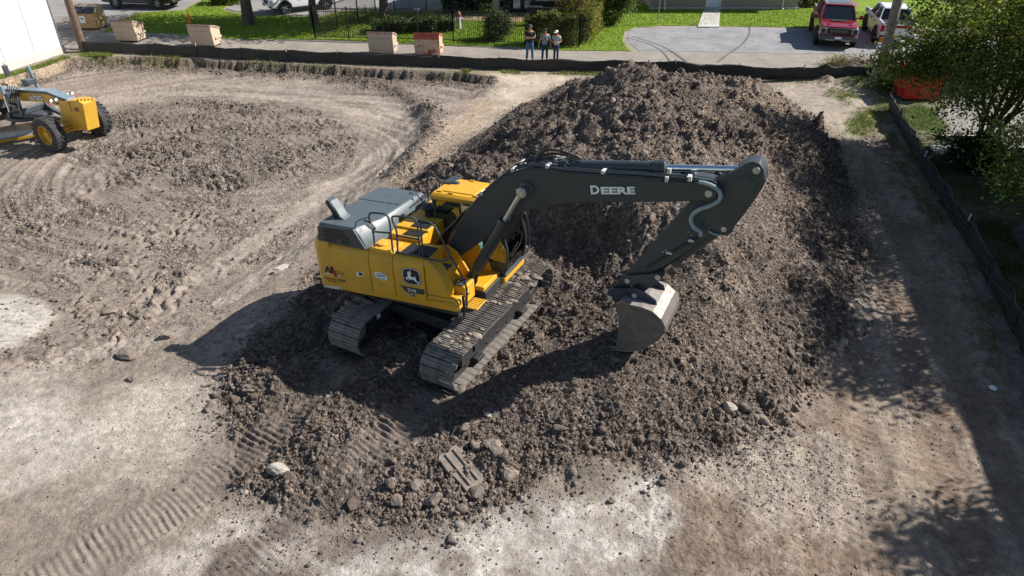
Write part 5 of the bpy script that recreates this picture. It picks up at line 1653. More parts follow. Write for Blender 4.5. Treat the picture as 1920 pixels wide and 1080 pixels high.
# marker post with meter and orange tag
a = at(1630, 128)
root = thing('marker_post', 'black post carrying a grey meter and an orange tag', 'marker post', a)
MB().tube([(0, 0, -0.1), (0.16, 0, 1.02)], 0.032, 8).build('post', POSTM, root)
MB().lathe([(0.01, 0), (0.09, 0.0), (0.10, 0.04), (0.10, 0.12), (0.06, 0.15), (0.06, 0.20), (0.10, 0.21), (0.10, 0.27), (0.01, 0.28)], (0.155, 0, 0.98), (0.1, 0, 1), 16).build('meter', SILVER, root)
MB().box(0.14, 0.34, -0.012, 0.012, 1.27, 1.52).build('orange_tag', paint('orange_plastic', (0.72, 0.20, 0.05), 0.5), root, 0.01)
# delineator behind the dumpsters
a = at(362, 62)
root = thing('delineator_post', 'bright orange delineator post standing behind a tan dumpster', 'marker post', a)
ORG = paint('orange_red_plastic', (0.75, 0.06, 0.015), 0.5)
MB().tube([(0, 0, 0), (-0.06, 0, 1.12)], [0.07, 0.05], 12).build('post', ORG, root)
MB().lathe([(0.01, 0), (0.16, 0), (0.16, 0.05), (0.06, 0.08), (0.01, 0.08)], (0, 0, 0), (0, 0, 1), 14).build('base', BLACK, root)
# white hydrant with red cap behind the iron fence
a = at(861, 54)
root = thing('fire_hydrant', 'white fire hydrant with a brick red top behind the iron fence', 'hydrant', a)
HW = paint('hydrant_white', (0.62, 0.63, 0.64), 0.5)
HR = paint('hydrant_red', (0.30, 0.09, 0.05), 0.6)
MB().lathe([(0.01, 0), (0.17, 0), (0.17, 0.05), (0.13, 0.07), (0.125, 0.72), (0.01, 0.72)], (0, 0, 0), (0, 0, 1), 18).build('barrel', HW, root)
MB().lathe([(0.01, 0.72), (0.15, 0.72), (0.15, 0.80), (0.13, 0.92), (0.07, 1.0), (0.03, 1.06), (0.01, 1.06)], (0, 0, 0), (0, 0, 1), 18).build('bonnet', HR, root)
for dx in (-1, 1):
    MB().cyl((0, 0, 0.60), (dx * 0.20, 0, 0.60), 0.055, n=12).build('hose_nozzle', HW, root)
# sign on a post
a = at(1233, 46)
root = thing('parking_sign', 'small blue and white parking sign on a thin grey post', 'sign', a)
MB().tube([(0, 0, -0.1), (0, 0, 2.2)], 0.028, 8).build('post', STEEL, root)
pl_ = MB().box(-0.17, 0.17, -0.05, -0.03, 1.55, 2.10).build('sign_plate', WHITE, root, 0.004)
MB().box(-0.13, 0.13, -0.056, -0.051, 1.66, 2.05).build('blue_panel', paint('sign_blue', (0.03, 0.16, 0.42), 0.5), pl_)
# white lid lying on the lane
a = on_ground(1861, 729)
o = MB().lathe([(0.01, 0), (0.075, 0), (0.078, 0.012), (0.05, 0.018), (0.045, 0.012), (0.01, 0.014)], (0, 0, 0.02), (0.05, -0.1, 1), 20).build('plastic_lid', WHITE)
o.location = a
tag(o, 'small round white lid lying on the shaded lane', 'lid')
a = at(783, 33)
root = thing('yard_lamp', 'small white path lamp beside the drive fence', 'lamp', a)
MB().tube([(0, 0, 0), (0, 0, 0.45)], 0.04, 8).build('stem', HW, root)
MB().lathe([(0.01, 0.45), (0.22, 0.45), (0.22, 0.55), (0.01, 0.58)], (0, 0, 0), (0, 0, 1), 14).build('lamp_head', HW, root)

# ================================================================== dumpsters
def dumpster(label, px, w, dep, h, rz, body, rim, prof=None, lid=None, sign=False, rust=None, zoff=0.0):
    a = at(*px)
    root = thing('dumpster', label, 'dumpster', (a.x, a.y, 0.0), rz, 'dumpsters along the alley')
    prof = prof or [(0.10, 0.10), (0.0, 0.72 * h), (0.03, 0.95 * h), (dep, 0.70 * h), (dep - 0.03, 0.10)]
    MB().prism(prof, 'x', 0, w).build('body', body, root, 0.012)
    if lid is None:
        t = MB().prism([(prof[2][0] - 0.05, prof[2][1]), (prof[2][0] - 0.05, prof[2][1] + 0.07), (dep * 0.5, 0.86 * h + 0.075), (dep + 0.05, prof[3][1] + 0.07), (dep + 0.05, prof[3][1])], 'x', -0.03, w + 0.03)
        t.build('lid', rim, root, 0.01)
        MB().prism([(prof[1][0] - 0.015, prof[1][1] - 0.02), (prof[1][0] - 0.03, prof[1][1]), (prof[1][0] - 0.012, prof[1][1] + 0.02)], 'x', -0.01, w + 0.01).build('knee_rib', body, root)
    for x0, x1 in ((w, w + 0.07), (-0.07, 0)):
        MB().box(x0, x1, dep * 0.28, dep * 0.98, 0.34 * h, 0.34 * h + 0.10).build('fork_pocket', body, root, 0.01)
    for x in (0.12, w - 0.12):
        for y in (0.22, dep - 0.15):
            MB().box(x - 0.06, x + 0.06, y - 0.06, y + 0.06, 0.0, 0.10).build('foot', UNDERM, root)
    if rust: pass
    return root
TANM = paint('tan_dumpster_paint', (0.48, 0.37, 0.275), 0.6, var=0.06, dust=0.15, rust=(0.25, 0.10, 0.05), rustamt=-0.03)
TANG = paint('beige_dumpster_paint', (0.44, 0.36, 0.28), 0.6, var=0.06, dust=0.2, rust=(0.2, 0.08, 0.04), rustamt=-0.04)
BRNM = paint('brown_dumpster_paint', (0.40, 0.26, 0.115), 0.6, var=0.06, dust=0.1)
RIMM = paint('rusty_rim', (0.32, 0.22, 0.18), 0.7, var=0.2, rust=(0.2, 0.07, 0.04), rustamt=0.1)
RUSTD = paint('rusted_dumpster_paint', (0.50, 0.36, 0.25), 0.7, var=0.15, rust=(0.30, 0.055, 0.028), rustamt=0.14)
RUSTR = paint('red_primer', (0.38, 0.085, 0.05), 0.7, var=0.2, rust=(0.16, 0.045, 0.03), rustamt=0.1)
REDD = paint('red_dumpster_paint', (0.50, 0.018, 0.014), 0.5, var=0.12)
d1 = dumpster('brown dumpster with black lid and white notice behind the utility pole', (143, 56), 1.42, 1.25, 1.4, R(-4), BRNM, BLACK,
              [(0.0, 0.10), (-0.08, 0.95), (0.62, 1.42), (1.0, 1.30), (1.15, 0.10)], lid=False)
lm = MB()
lm.prism([(-0.10, 0.96), (-0.09, 1.0), (0.34, 1.28), (0.36, 1.24)], 'x', 0.02, 1.40)
ld = lm.build('lid', paint('black_lid', (0.05, 0.055, 0.065), 0.45, var=0.2), d1, 0.01)
for i in range(7):
    MB().prism([(-0.105, 0.95), (-0.115, 1.02), (0.33, 1.31), (0.34, 1.27)], 'x', 0.10 + i * 0.19, 0.16 + i * 0.19).build('lid_rib', ld.data.materials[0], ld, 0.008)
MB().prism([(0.37, 1.26), (0.62, 1.44), (0.64, 1.41), (0.40, 1.23)], 'x', -0.02, 1.44).build('top_cover', TANM, d1)
nb = MB().box(0.46, 0.80, -0.075, -0.055, 0.42, 0.82).build('notice', WHITE, d1)
text_mesh('notice_mark', 'W', BLKDEC, nb, plane_frame((0.53, -0.079, 0.58), (1, 0, 0), (0, 0, 1)), 0.2, 0.16, 0.03, 0.0)
dumpster('clean tan dumpster nearest the utility pole, behind the silt fence', (217, 80), 1.32, 1.0, 1.22, R(-6), TANM, RIMM)
dumpster('pinkish tan dumpster in front of the orange delineator post', (359, 89), 1.34, 1.0, 1.22, R(-7), TANM, RIMM)
dumpster('beige dumpster in tree shade before the iron fence', (692, 104), 1.36, 0.95, 1.22, R(-5), TANG, RIMM)
d5 = dumpster('rust stained dumpster with a red upper half', (778, 107), 1.36, 0.95, 1.25, R(-5), RUSTD, RUSTR)
MB().prism([(-0.012, 0.90), (0.018, 1.19), (0.03, 1.19), (0.0, 0.90)], 'x', 0.002, 1.358).build('red_upper_panel', RUSTR, d5)
dumpster('bright red dumpster half hidden by the leafy tree', (1694, 191), 1.5, 1.4, 1.2, R(-2), REDD, REDD, [(0.06, 0.10), (0.0, 1.20), (0.05, 1.28), (1.4, 1.28), (1.36, 0.10)])

# ================================================================== iron fence
IRON = paint('black_iron', (0.010, 0.010, 0.011), 0.5)
def iron_fence(label, base, h=1.75, seed=2):
    root = thing('iron_fence', label, 'iron fence')
    pk = MB()
    for (a, b) in zip(base[:-1], base[1:]):
        a, b = Vector((*a, 0)), Vector((*b, 0))
        L = (b - a).length
        n = max(1, round(L / 2.3))
        for i in range(n):
            p, q = a.lerp(b, i / n), a.lerp(b, (i + 1) / n)
            MB().tube([p + Vector((0, 0, -0.1)), p + Vector((0, 0, h + 0.08))], 0.045, 4).build('post', IRON, root, smooth=0)
            for z in (0.16, h - 0.22, h - 0.02):
                MB().tube([p + Vector((0, 0, z)), q + Vector((0, 0, z))], 0.022, 4).build('rail', IRON, root, smooth=0)
            k = max(2, int((q - p).length / 0.115))
            for j in range(1, k):
                w = p.lerp(q, j / k)
                pk.tube([w + Vector((0, 0, 0.08)), w + Vector((0, 0, h))], 0.0115, 4)
        MB().tube([b + Vector((0, 0, -0.1)), b + Vector((0, 0, h + 0.08))], 0.045, 4).build('post', IRON, root, smooth=0)
    tag(pk.build('pickets', IRON, root, smooth=0), kind='stuff')
    return root
iron_fence('black iron picket fence running along the alley', axy([(591, 73), (850, 80), (1085, 90)]))
iron_fence('black iron picket fence slanting back beside the drive', axy([(591, 73), (672, 40), (705, 27)]))
iron_fence('black iron picket fence along the clipped reddish hedge', axy([(1085, 90), (1122, 40), (1140, 12)]))
iron_fence('black iron picket fence at the far side of the garden', axy([(740, 21), (800, 21)]), 1.6)

# ================================================================== buildings
def panel_mat():
    m = paint('white_metal_siding', (0.80, 0.81, 0.80), 0.5, var=0.02)
    return m
SIDING = panel_mat()
wc, wb = at(121, 97), at(0, 136)
dv = Vector((wb.x - wc.x, wb.y - wc.y, 0)).normalized()
nv_ = Vector((-dv.y, dv.x, 0))                       # towards the site
if nv_.x < 0: nv_ = -nv_
WM = Matrix((dv, nv_, Vector((0, 0, 1)))).transposed().to_4x4()
WM.translation = Vector((wc.x, wc.y, 0))
root = thing('white_building', 'large white metal sided building at the left edge', 'building')
root.matrix_world = WM
MB().box(0.0, 26, -14, -0.02, 0.3, 6.4).build('wall', SIDING, root)
MB().box(-0.06, 26.1, -14, 0.06, -1.0, 0.36).build('foundation', CONC, root, 0.01)
for i in range(14):
    o = MB()
    o.prism([(0.02 + i * 1.9, 0.0), (1.88 + i * 1.9, 0.0), (1.86 + i * 1.9, 0.03), (0.04 + i * 1.9, 0.03)], 'z', 0.37, 6.2)
    o.build('wall_panel', SIDING, root, smooth=0)
MB().prism([(-14.3, 6.3), (0.3, 6.3), (0.3, 6.5), (-7, 7.8), (-14.3, 6.5)], 'x', -0.3, 26.3).build('roof', SIDING, root)

def brick_mat():
    m, nt, b = nt_of('tan_brick')
    v = coords(nt)
    mp = node(nt, 'ShaderNodeMapping')
    mp.inputs['Rotation'].default_value = (R(90), 0, 0)
    nt.links.new(v, mp.inputs['Vector'])
    t = node(nt, 'ShaderNodeTexBrick')
    t.inputs['Color1'].default_value = (0.30, 0.235, 0.165, 1)
    t.inputs['Color2'].default_value = (0.23, 0.185, 0.14, 1)
    t.inputs['Mortar'].default_value = (0.36, 0.33, 0.29, 1)
    t.inputs['Scale'].default_value = 1.0
    t.inputs['Brick Width'].default_value = 0.24
    t.inputs['Row Height'].default_value = 0.085
    t.inputs['Mortar Size'].default_value = 0.012
    nt.links.new(mp.outputs[0], t.inputs['Vector'])
    nt.links.new(t.outputs['Color'], b.inputs['Base Color'])
    b.inputs['Roughness'].default_value = 0.9
    return m
BRICK = brick_mat()
TRIM = paint('white_trim', (0.72, 0.73, 0.72), 0.5)
ROOFM = paint('grey_shingle', (0.16, 0.145, 0.13), 0.9, var=0.25, scale=4, bmp=0.4)
ba, bz = at(1220, 18), at(1494, 18)
root = thing('brick_building', 'low tan brick building with a white door behind the lawn', 'building', (ba.x, ba.y, 0))
W = bz.x - ba.x
d0, d1_ = at(1322, 18).x - ba.x, at(1350, 18).x - ba.x
MB().box(0, d0, 0, 9, 0, 3.0).build('wall', BRICK, root, smooth=0)
MB().box(d1_, W, 0, 9, 0, 3.0).build('wall', BRICK, root, smooth=0)
MB().box(d0, d1_, 0.02, 9, 2.15, 3.0).build('wall', BRICK, root, smooth=0)
dr = MB().box(d0 + 0.06, d1_ - 0.06, 0.06, 0.12, 0.08, 2.1).build('door', paint('pale_blue_door', (0.62, 0.68, 0.74), 0.45), root, 0.008)
MB().lathe([(0.01, 0), (0.04, 0.02), (0.045, 0.05), (0.01, 0.07)], (d1_ - 0.16, 0.06, 1.0), (0, -1, 0), 12).build('door_knob', STEEL, dr)
for x0, x1 in ((d0, d0 + 0.06), (d1_ - 0.06, d1_)):
    MB().box(x0, x1, -0.03, 0.15, 0.02, 2.15).build('door_frame', TRIM, root)
MB().box(-0.1, W + 0.1, -0.06, 0.0, 0.0, 0.16).build('footing', CONC, root)
for u in (1245, 1465):
    x = at(u, 18).x - ba.x
    MB().tube([(x, -0.08, 3.0), (x, -0.08, 0.16), (x, -0.35, 0.05)], 0.05, 6).build('downspout', TRIM, root)
for x in (3.2, 7.6):
    wn_ = MB().box(x, x + 1.1, -0.03, 0.03, 1.1, 2.2).build('window', TRIM, root)
    MB().box(x + 0.08, x + 1.02, -0.04, -0.032, 1.18, 2.12).build('pane', DGLASS, wn_)
MB().prism([(-0.6, 3.0), (4.5, 4.8), (9.6, 3.0), (9.6, 2.9), (-0.6, 2.9)], 'x', -0.5, W + 0.5).build('roof', ROOFM, root)
# cream house with dark glazed doors, behind the garden
ha = at(985, 24)
root = thing('cream_house', 'cream house with dark framed glass doors behind the garden', 'house', (ha.x - 3.5, ha.y, 0))
CREAM = paint('cream_stucco', (0.46, 0.43, 0.38), 0.85, bmp=0.2, bscale=80)
DKFR = paint('dark_frame', (0.014, 0.015, 0.018), 0.5)
MB().box(0, 7.5, 0, 8, 0, 3.1).build('wall', CREAM, root, smooth=0)
MB().prism([(-0.7, 3.1), (4, 4.9), (8.7, 3.1), (8.7, 2.98), (-0.7, 2.98)], 'x', -0.6, 8.1).build('roof', ROOFM, root)
x0 = at(958, 24).x - (ha.x - 3.5)
df = MB().box(x0, x0 + 1.62, -0.06, 0.02, 0.04, 2.25).build('door', DKFR, root, 0.005)
PANEB = paint('door_pane_sky_tint', (0.42, 0.50, 0.54), 0.08, 0.35)  # sky reflection is put into the pale base colour
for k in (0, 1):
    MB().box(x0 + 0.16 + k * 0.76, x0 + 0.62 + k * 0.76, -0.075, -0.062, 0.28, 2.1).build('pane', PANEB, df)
for x in (x0 + 2.25, x0 + 3.0):
    MB().box(x, x + 0.16, -0.5, -0.34, 0.0, 2.98).build('porch_post', TRIM, root)
# black garden bench
a = at(1010, 31)
root = thing('garden_bench', 'long black garden bench in front of the cream house', 'bench', a)
MB().box(-0.6, 2.1, -0.25, 0.25, 0.42, 0.50).build('seat', DKFR, root, 0.01)
MB().box(-0.6, 2.1, 0.22, 0.28, 0.55, 0.92).build('backrest', DKFR, root, 0.01)
for x in (-0.5, 0.75, 2.0):
    MB().box(x - 0.04, x + 0.04, -0.22, 0.26, 0, 0.42).build('leg', DKFR, root)
# grey utility box / dark wall end visible through the pickets
a = at(1003, 48)
o = MB().box(0, 0.95, 0, 0.5, 0, 1.15).build('dark_box', DKFR, bevel=0.02)
o.location = (at(988, 50).x, at(988, 50).y, 0)
tag(o, 'tall dark box standing behind the man in black', 'planter')
# long building to the right whose shade lies over the lane
rc_ = Vector((19.55, 25.5, 0))
rdir = Vector((-0.25, -1, 0)).normalized()
root = thing('side_building', 'plain tan building beyond the right silt fence, shading the dirt lane', 'building')
RM = Matrix((rdir, Vector((-rdir.y, rdir.x, 0)), Vector((0, 0, 1)))).transposed().to_4x4()
RM.translation = rc_
root.matrix_world = RM
TANW = paint('tan_stucco', (0.40, 0.34, 0.27), 0.9, bmp=0.2, bscale=50)
MB().box(0, 30, 0.3, 10, 0, 5.8).build('wall', TANW, root, smooth=0)
MB().box(-0.02, 30, 0.0, 10.3, 5.8, 6.05).build('roof', ROOFM, root)
for i in range(5):
    wn_ = MB().box(2.5 + i * 5, 4.0 + i * 5, 0.24, 0.30, 1.2, 2.6).build('window', TRIM, root)
    MB().box(2.6 + i * 5, 3.9 + i * 5, 0.22, 0.238, 1.3, 2.5).build('pane', DGLASS, wn_)

# ================================================================== notable lumps of soil and broken concrete
CONCL = paint('broken_concrete', (0.33, 0.295, 0.255), 0.9, var=0.2, scale=7, dust=0.3, dustcol=(0.20, 0.165, 0.135), bmp=0.4, bscale=30)
DCLOD = paint('dry_clod', (0.20, 0.163, 0.134), 0.95, var=0.25, scale=9, bmp=0.9, bscale=30)
DKCLOD = paint('dark_clod', (0.150, 0.121, 0.101), 0.95, var=0.3, scale=9, bmp=0.9, bscale=30)
def rock(name, label, px, size, mat, cat, rz=0.0, tilt=0.0, seed=0, sub=3, group=None, blocky=0.0):
    rnd = np.random.default_rng(seed + 900)
    v, f = ico(sub)
    v = v.astype(np.float64)
    if blocky: v = np.sign(v) * np.abs(v) ** (1 - blocky)
    nrm_ = v.copy()
    for k in range(13):
        d = rnd.normal(size=3)
        d /= np.linalg.norm(d)
        lim = 0.42 + 0.4 * rnd.random()
        h = v @ d
        v -= np.maximum(0, h - lim)[:, None] * d[None, :]
    ph_ = rnd.random((6, 3)) * 6.28
    for k in range(6):
        fq = 2.5 * 1.6 ** k
        v += nrm_ * (0.07 / (1 + k * 0.7)) * (np.sin(v[:, 0] * fq + ph_[k, 0]) * np.sin(v[:, 1] * fq * 1.1 + ph_[k, 1]) * np.sin(v[:, 2] * fq * 0.9 + ph_[k, 2]))[:, None]
    v += rnd.normal(0, 0.018, v.shape)
    v *= np.array(size) / 2 / np.abs(v).max(0)
    me = bpy.data.meshes.new(name)
    me.from_pydata(v.tolist(), [], f.tolist())
    me.materials.append(mat)
    o = link(name, me)
    p = on_ground(*px)
    o.location = (p.x, p.y, p.z + size[2] * 0.08)
    o.rotation_euler = (tilt, tilt * 0.6, rz)
    tag(o, label, cat, group)
    return o
LG = 'larger lumps lying on and around the heap'
ROCKS = [
    ('concrete_slab', 'pale flat slab leaning on the slope right of the heap foot', (1366, 765), (0.34, 0.30, 0.34), CONCL, 'slab', 0.6, 0.3, 1, 0.5),
    ('stone', 'pale rounded stone at the lower left of the heap', (522, 886), (0.46, 0.38, 0.34), CONCL, 'stone', 0.3, 0.1, 2, 0.2),
    ('stone', 'grey brown lump on pale ground left of the crawler prints', (398, 765), (0.50, 0.40, 0.30), DCLOD, 'stone', 0.5, 0.1, 3, 0.3),
    ('concrete_slab', 'pale broken slab behind the counterweight of the excavator', (525, 507), (0.62, 0.42, 0.20), CONCL, 'slab', 0.5, 0.12, 4, 0.4),
    ('stone', 'dark grey stone lying alone on the shaded lane', (1683, 596), (0.36, 0.28, 0.22), DKCLOD, 'stone', 0.2, 0.1, 5, 0.3),
    ('clod', 'brown lump at the tip of the excavator shadow', (318, 632), (0.42, 0.36, 0.30), DCLOD, 'clod', 0.7, 0.2, 6, 0.2),
    ('clod', 'large brown lump left of the excavator shadow', (240, 668), (0.55, 0.45, 0.36), DCLOD, 'clod', 0.1, 0.2, 7, 0.2),
    ('clod', 'pale lump below the large one near the bright ground', (248, 710), (0.36, 0.26, 0.2), DCLOD, 'clod', 1.1, 0.2, 8, 0.3),
    ('concrete_slab', 'small pale slab in the excavator shadow, upper of two', (470, 613), (0.38, 0.22, 0.12), CONCL, 'slab', 0.4, 0.05, 9, 0.4),
    ('concrete_slab', 'small pale slab in the excavator shadow, lower of two', (456, 630), (0.40, 0.22, 0.12), CONCL, 'slab', 0.3, 0.05, 10, 0.4),
    ('clod', 'lone lump in the basin above the long tyre streak', (362, 432), (0.48, 0.34, 0.26), DCLOD, 'clod', 0.2, 0.1, 11, 0.2),
    ('clod', 'big rounded clod at the lower edge, below the stamped slab', (890, 922), (0.46, 0.40, 0.34), DKCLOD, 'clod', 0.2, 0.1, 13, 0.0),
    ('clod', 'upper of the big clods left of the stamped slab', (776, 912), (0.38, 0.34, 0.30), DKCLOD, 'clod', 0.4, 0.1, 14, 0.0),
    ('clod', 'broad clod at the very foot, left of the stamped slab', (812, 938), (0.46, 0.40, 0.34), DKCLOD, 'clod', 0.9, 0.1, 15, 0.0),
    ('clod', 'leftmost of the row of big clods at the heap foot', (735, 905), (0.36, 0.34, 0.30), DKCLOD, 'clod', 0.2, 0.1, 16, 0.0),
    ('clod', 'low flat clod under the row of big clods', (745, 940), (0.44, 0.34, 0.28), DKCLOD, 'clod', 1.4, 0.1, 17, 0.0),
    ('clod', 'pointed clod right of the stamped slab', (952, 888), (0.48, 0.42, 0.34), DCLOD, 'clod', 0.3, 0.3, 18, 0.3),
    ('stone', 'small whitish stone high on the near slope', (917, 780), (0.20, 0.18, 0.16), CONCL, 'stone', 0.3, 0.1, 19, 0.2),
    ('clod', 'dusty patch-like clod above the pointed one', (930, 835), (0.44, 0.55, 0.20), DCLOD, 'clod', 0.5, 0.2, 20, 0.3),
    ('clod', 'dark clod standing out near the right end of the heap foot', (1450, 755), (0.38, 0.32, 0.30), DKCLOD, 'clod', 0.5, 0.1, 21, 0.1),
    ('clod', 'dark clod off the heap edge beside the pale ground', (1492, 768), (0.30, 0.26, 0.24), DKCLOD, 'clod', 0.1, 0.1, 22, 0.1),
    ('stone', 'greyish stone at the shaded right foot of the heap', (1583, 645), (0.34, 0.28, 0.24), CONCL, 'stone', 0.8, 0.1, 23, 0.3),
    ('stone', 'dark block at the shaded right foot, above the greyish stone', (1535, 612), (0.42, 0.34, 0.30), DKCLOD, 'stone', 0.8, 0.1, 24, 0.4),
    ('clod', 'brown lump where the heap meets the upper lane', (1512, 232), (0.55, 0.45, 0.38), DCLOD, 'clod', 0.8, 0.1, 25, 0.1),
    ('stone', 'bright stone half way up the back slope', (1145, 263), (0.50, 0.36, 0.26), CONCL, 'stone', 0.2, 0.2, 26, 0.3),
    ('clod', 'grey lump above the cab on the back slope', (850, 320), (0.50, 0.45, 0.42), DCLOD, 'clod', 0.2, 0.2, 27, 0.1),
    ('stone', 'dark flat stone in the basin near the left edge', (208, 585), (0.42, 0.30, 0.20), DCLOD, 'stone', 0.6, 0.1, 28, 0.2),
]
for nm, lb, px, sz, mt, ct, rz_, tl, sd, bl in ROCKS:
    rock(nm, lb, px, tuple(q * (0.72 if mt is DKCLOD else 0.9) for q in sz), mt, ct, rz_, tl, sd, 3, LG, bl)

# slab of pressed earth that kept the print of two track ribs
pa, pb = on_ground(838, 848), on_ground(893, 915)
ax_ = (pb - pa).normalized()
upv = Vector((0.15, -0.35, 1)).normalized()
M = plane_frame((pa + pb) / 2 + Vector((0, 0, 0.035)), ax_, upv.cross(ax_))
L_ = (pb - pa).length
m = MB()
r_ = random.Random(5)
out_ = []
for k in range(26):
    th = 2 * PI * k / 26
    c_, s_ = math.cos(th), math.sin(th)
    q = max(abs(c_), abs(s_))
    out_.append((c_ / q * L_ * 0.5 * r_.uniform(0.9, 1.04), s_ / q * 0.23 * r_.uniform(0.85, 1.05)))
m.prism(out_, 'z', -0.10, 0.03, M)
sl_o = m.build('soil_slab', DCLOD, bevel=0.012)
tag(sl_o, 'flat slab of earth stamped with two track ribs', 'soil slab', LG)
for y in (-0.07, 0.10):
    MB().prism([(-L_ * 0.44, 0.028), (-L_ * 0.43, 0.06), (L_ * 0.40, 0.062), (L_ * 0.43, 0.028)], 'y', y - 0.022, y + 0.022, M).build('pressed_rib', DCLOD, sl_o, 0.008)
# ================================================================== vegetation
def leaves(name, P, size, col_, parent=None, mat=None, up=0.35, aspect=0.55, seed=0):
    """many small diamond leaves"""
    r_ = np.random.default_rng(seed + 5)
    n = len(P)
    nr = r_.normal(size=(n, 3))
    nr[:, 2] = np.abs(nr[:, 2]) + up
    nr /= np.linalg.norm(nr, axis=1)[:, None]
    t = r_.normal(size=(n, 3))
    t -= (t * nr).sum(1)[:, None] * nr
    t /= np.linalg.norm(t, axis=1)[:, None]
    b = np.cross(nr, t)
    s = (np.asarray(size) * (0.65 + 0.7 * r_.random(n)))[:, None]
    Q = np.stack([P - t * s * 0.5, P + b * s * aspect * 0.5 + nr * s * 0.08, P + t * s * 0.5, P - b * s * aspect * 0.5 + nr * s * 0.08], 1)
    F_ = np.arange(n * 4).reshape(n, 4)
    return np_mesh(name, Q.reshape(-1, 3), F_, mat or LEAF, np.repeat(col_, 4, 0), parent)
def palette(r_, n, cols, var=0.25):
    c = np.array(cols)[r_.integers(0, len(cols), n)]
    return np.clip(c * (1 + var * r_.normal(size=(n, 1))), 0.01, 0.8)
GR_TREE = [(0.050, 0.085, 0.020), (0.065, 0.105, 0.025), (0.085, 0.120, 0.030), (0.040, 0.070, 0.020)]
GR_MYRT = [(0.115, 0.175, 0.038), (0.165, 0.22, 0.05), (0.23, 0.255, 0.075), (0.08, 0.13, 0.034), (0.24, 0.19, 0.08)]
GR_HEDGE = [(0.13, 0.17, 0.03), (0.20, 0.20, 0.04), (0.10, 0.15, 0.03), (0.30, 0.16, 0.05)]
GR_DARK = [(0.040, 0.062, 0.018), (0.055, 0.085, 0.022), (0.032, 0.05, 0.016)]
GR_CEDAR = [(0.085, 0.125, 0.035), (0.12, 0.15, 0.05), (0.065, 0.10, 0.03), (0.16, 0.17, 0.07)]
BARK = paint('bark', (0.075, 0.06, 0.05), 0.9, var=0.35, scale=8, bmp=0.8, bscale=18)
BARKP = paint('pale_bark', (0.26, 0.23, 0.20), 0.85, var=0.25, scale=6, bmp=0.4, bscale=18)

def clusters(r_, n, c, rad, shell=0.45, bottom=-0.8):
    out = []
    while len(out) < n:
        d = r_.normal(size=3)
        d /= np.linalg.norm(d)
        if d[2] < bottom: continue
        k = shell + (1 - shell) * r_.random() ** 0.6
        k *= 0.85 + 0.3 * math.sin(d[0] * 3.1 + c[0]) * math.cos(d[1] * 2.7 + d[2] * 3.3)
        out.append(np.array(c) + d * k * np.array(rad))
    return np.array(out)
def tree(name, label, cat, base, cc, rad, ncl, nleaf, lsize, cols, seed, tr=0.2, stems=1, group=None, bark=None, crad=0.45, shell=0.45, limbs=9, bottom=-0.8, fork=0.35, lobes=()):
    r_ = np.random.default_rng(seed)
    root = thing(name, label, cat, base, 0, group)
    cl = clusters(r_, ncl, cc, rad, shell, bottom)
    for lc, lr, ln in lobes:
        cl = np.vstack([cl, clusters(r_, ln, lc, lr, 0.1, -1)])
    ncl = len(cl)
    k = nleaf // ncl
    P = (cl[:, None, :] + r_.normal(size=(ncl, k, 3)) * crad * np.array([1, 1, 0.7]) * (0.6 + 0.8 * r_.random((ncl, 1, 1)))).reshape(-1, 3)
    P = P[P[:, 2] > 0.12]
    tone = np.repeat(1 + 0.22 * r_.normal(size=(ncl, 1)), k, 0)[:len(P)]
    leaves('crown', P, np.full(len(P), lsize), palette(r_, len(P), cols) * np.clip(tone, 0.5, 1.5), root, seed=seed)
    bark = bark or BARK
    if tr > 0:
        top = Vector(cc) + Vector((0, 0, rad[2] * 0.2))
        tk = MB()
        forks = []
        for s_ in range(stems):
            a = 2 * PI * s_ / max(1, stems) + 0.7
            off = Vector((math.cos(a), math.sin(a), 0)) * (tr * 1.1 if stems > 1 else 0)
            mid_ = Vector((top.x * 0.3 + off.x * 2.2, top.y * 0.3 + off.y * 2.2, top.z * fork))
            P_ = smooth_path([off * 0.5 + Vector((0, 0, -0.15)), off + Vector((0, 0, top.z * fork * 0.4)), mid_, mid_.lerp(top, 0.6) + off * 3, top + off * 5], 4)
            n = len(P_)
            tk.tube(P_, [tr * (1.25 if i == 0 else 1.0 - 0.85 * i / (n - 1)) for i in range(n)], 10)
            forks += [P_[n // 2], P_[int(n * 0.65)], P_[int(n * 0.8)]]
        tk.build('trunk', bark, root, smooth=60)
        lb = MB()
        for i in range(limbs):
            f_ = forks[i % len(forks)]
            e_ = Vector(cl[int(r_.integers(0, ncl))])
            mid_ = f_.lerp(e_, 0.5) + Vector((0, 0, 0.12 * rad[2]))
            P_ = smooth_path([f_, mid_, e_], 5)
            lb.tube(P_, [tr * 0.34 * (1 - 0.85 * j / (len(P_) - 1)) for j in range(len(P_))], 6)
        tag(lb.build('limbs', bark, root, smooth=60), kind='stuff')
    return root
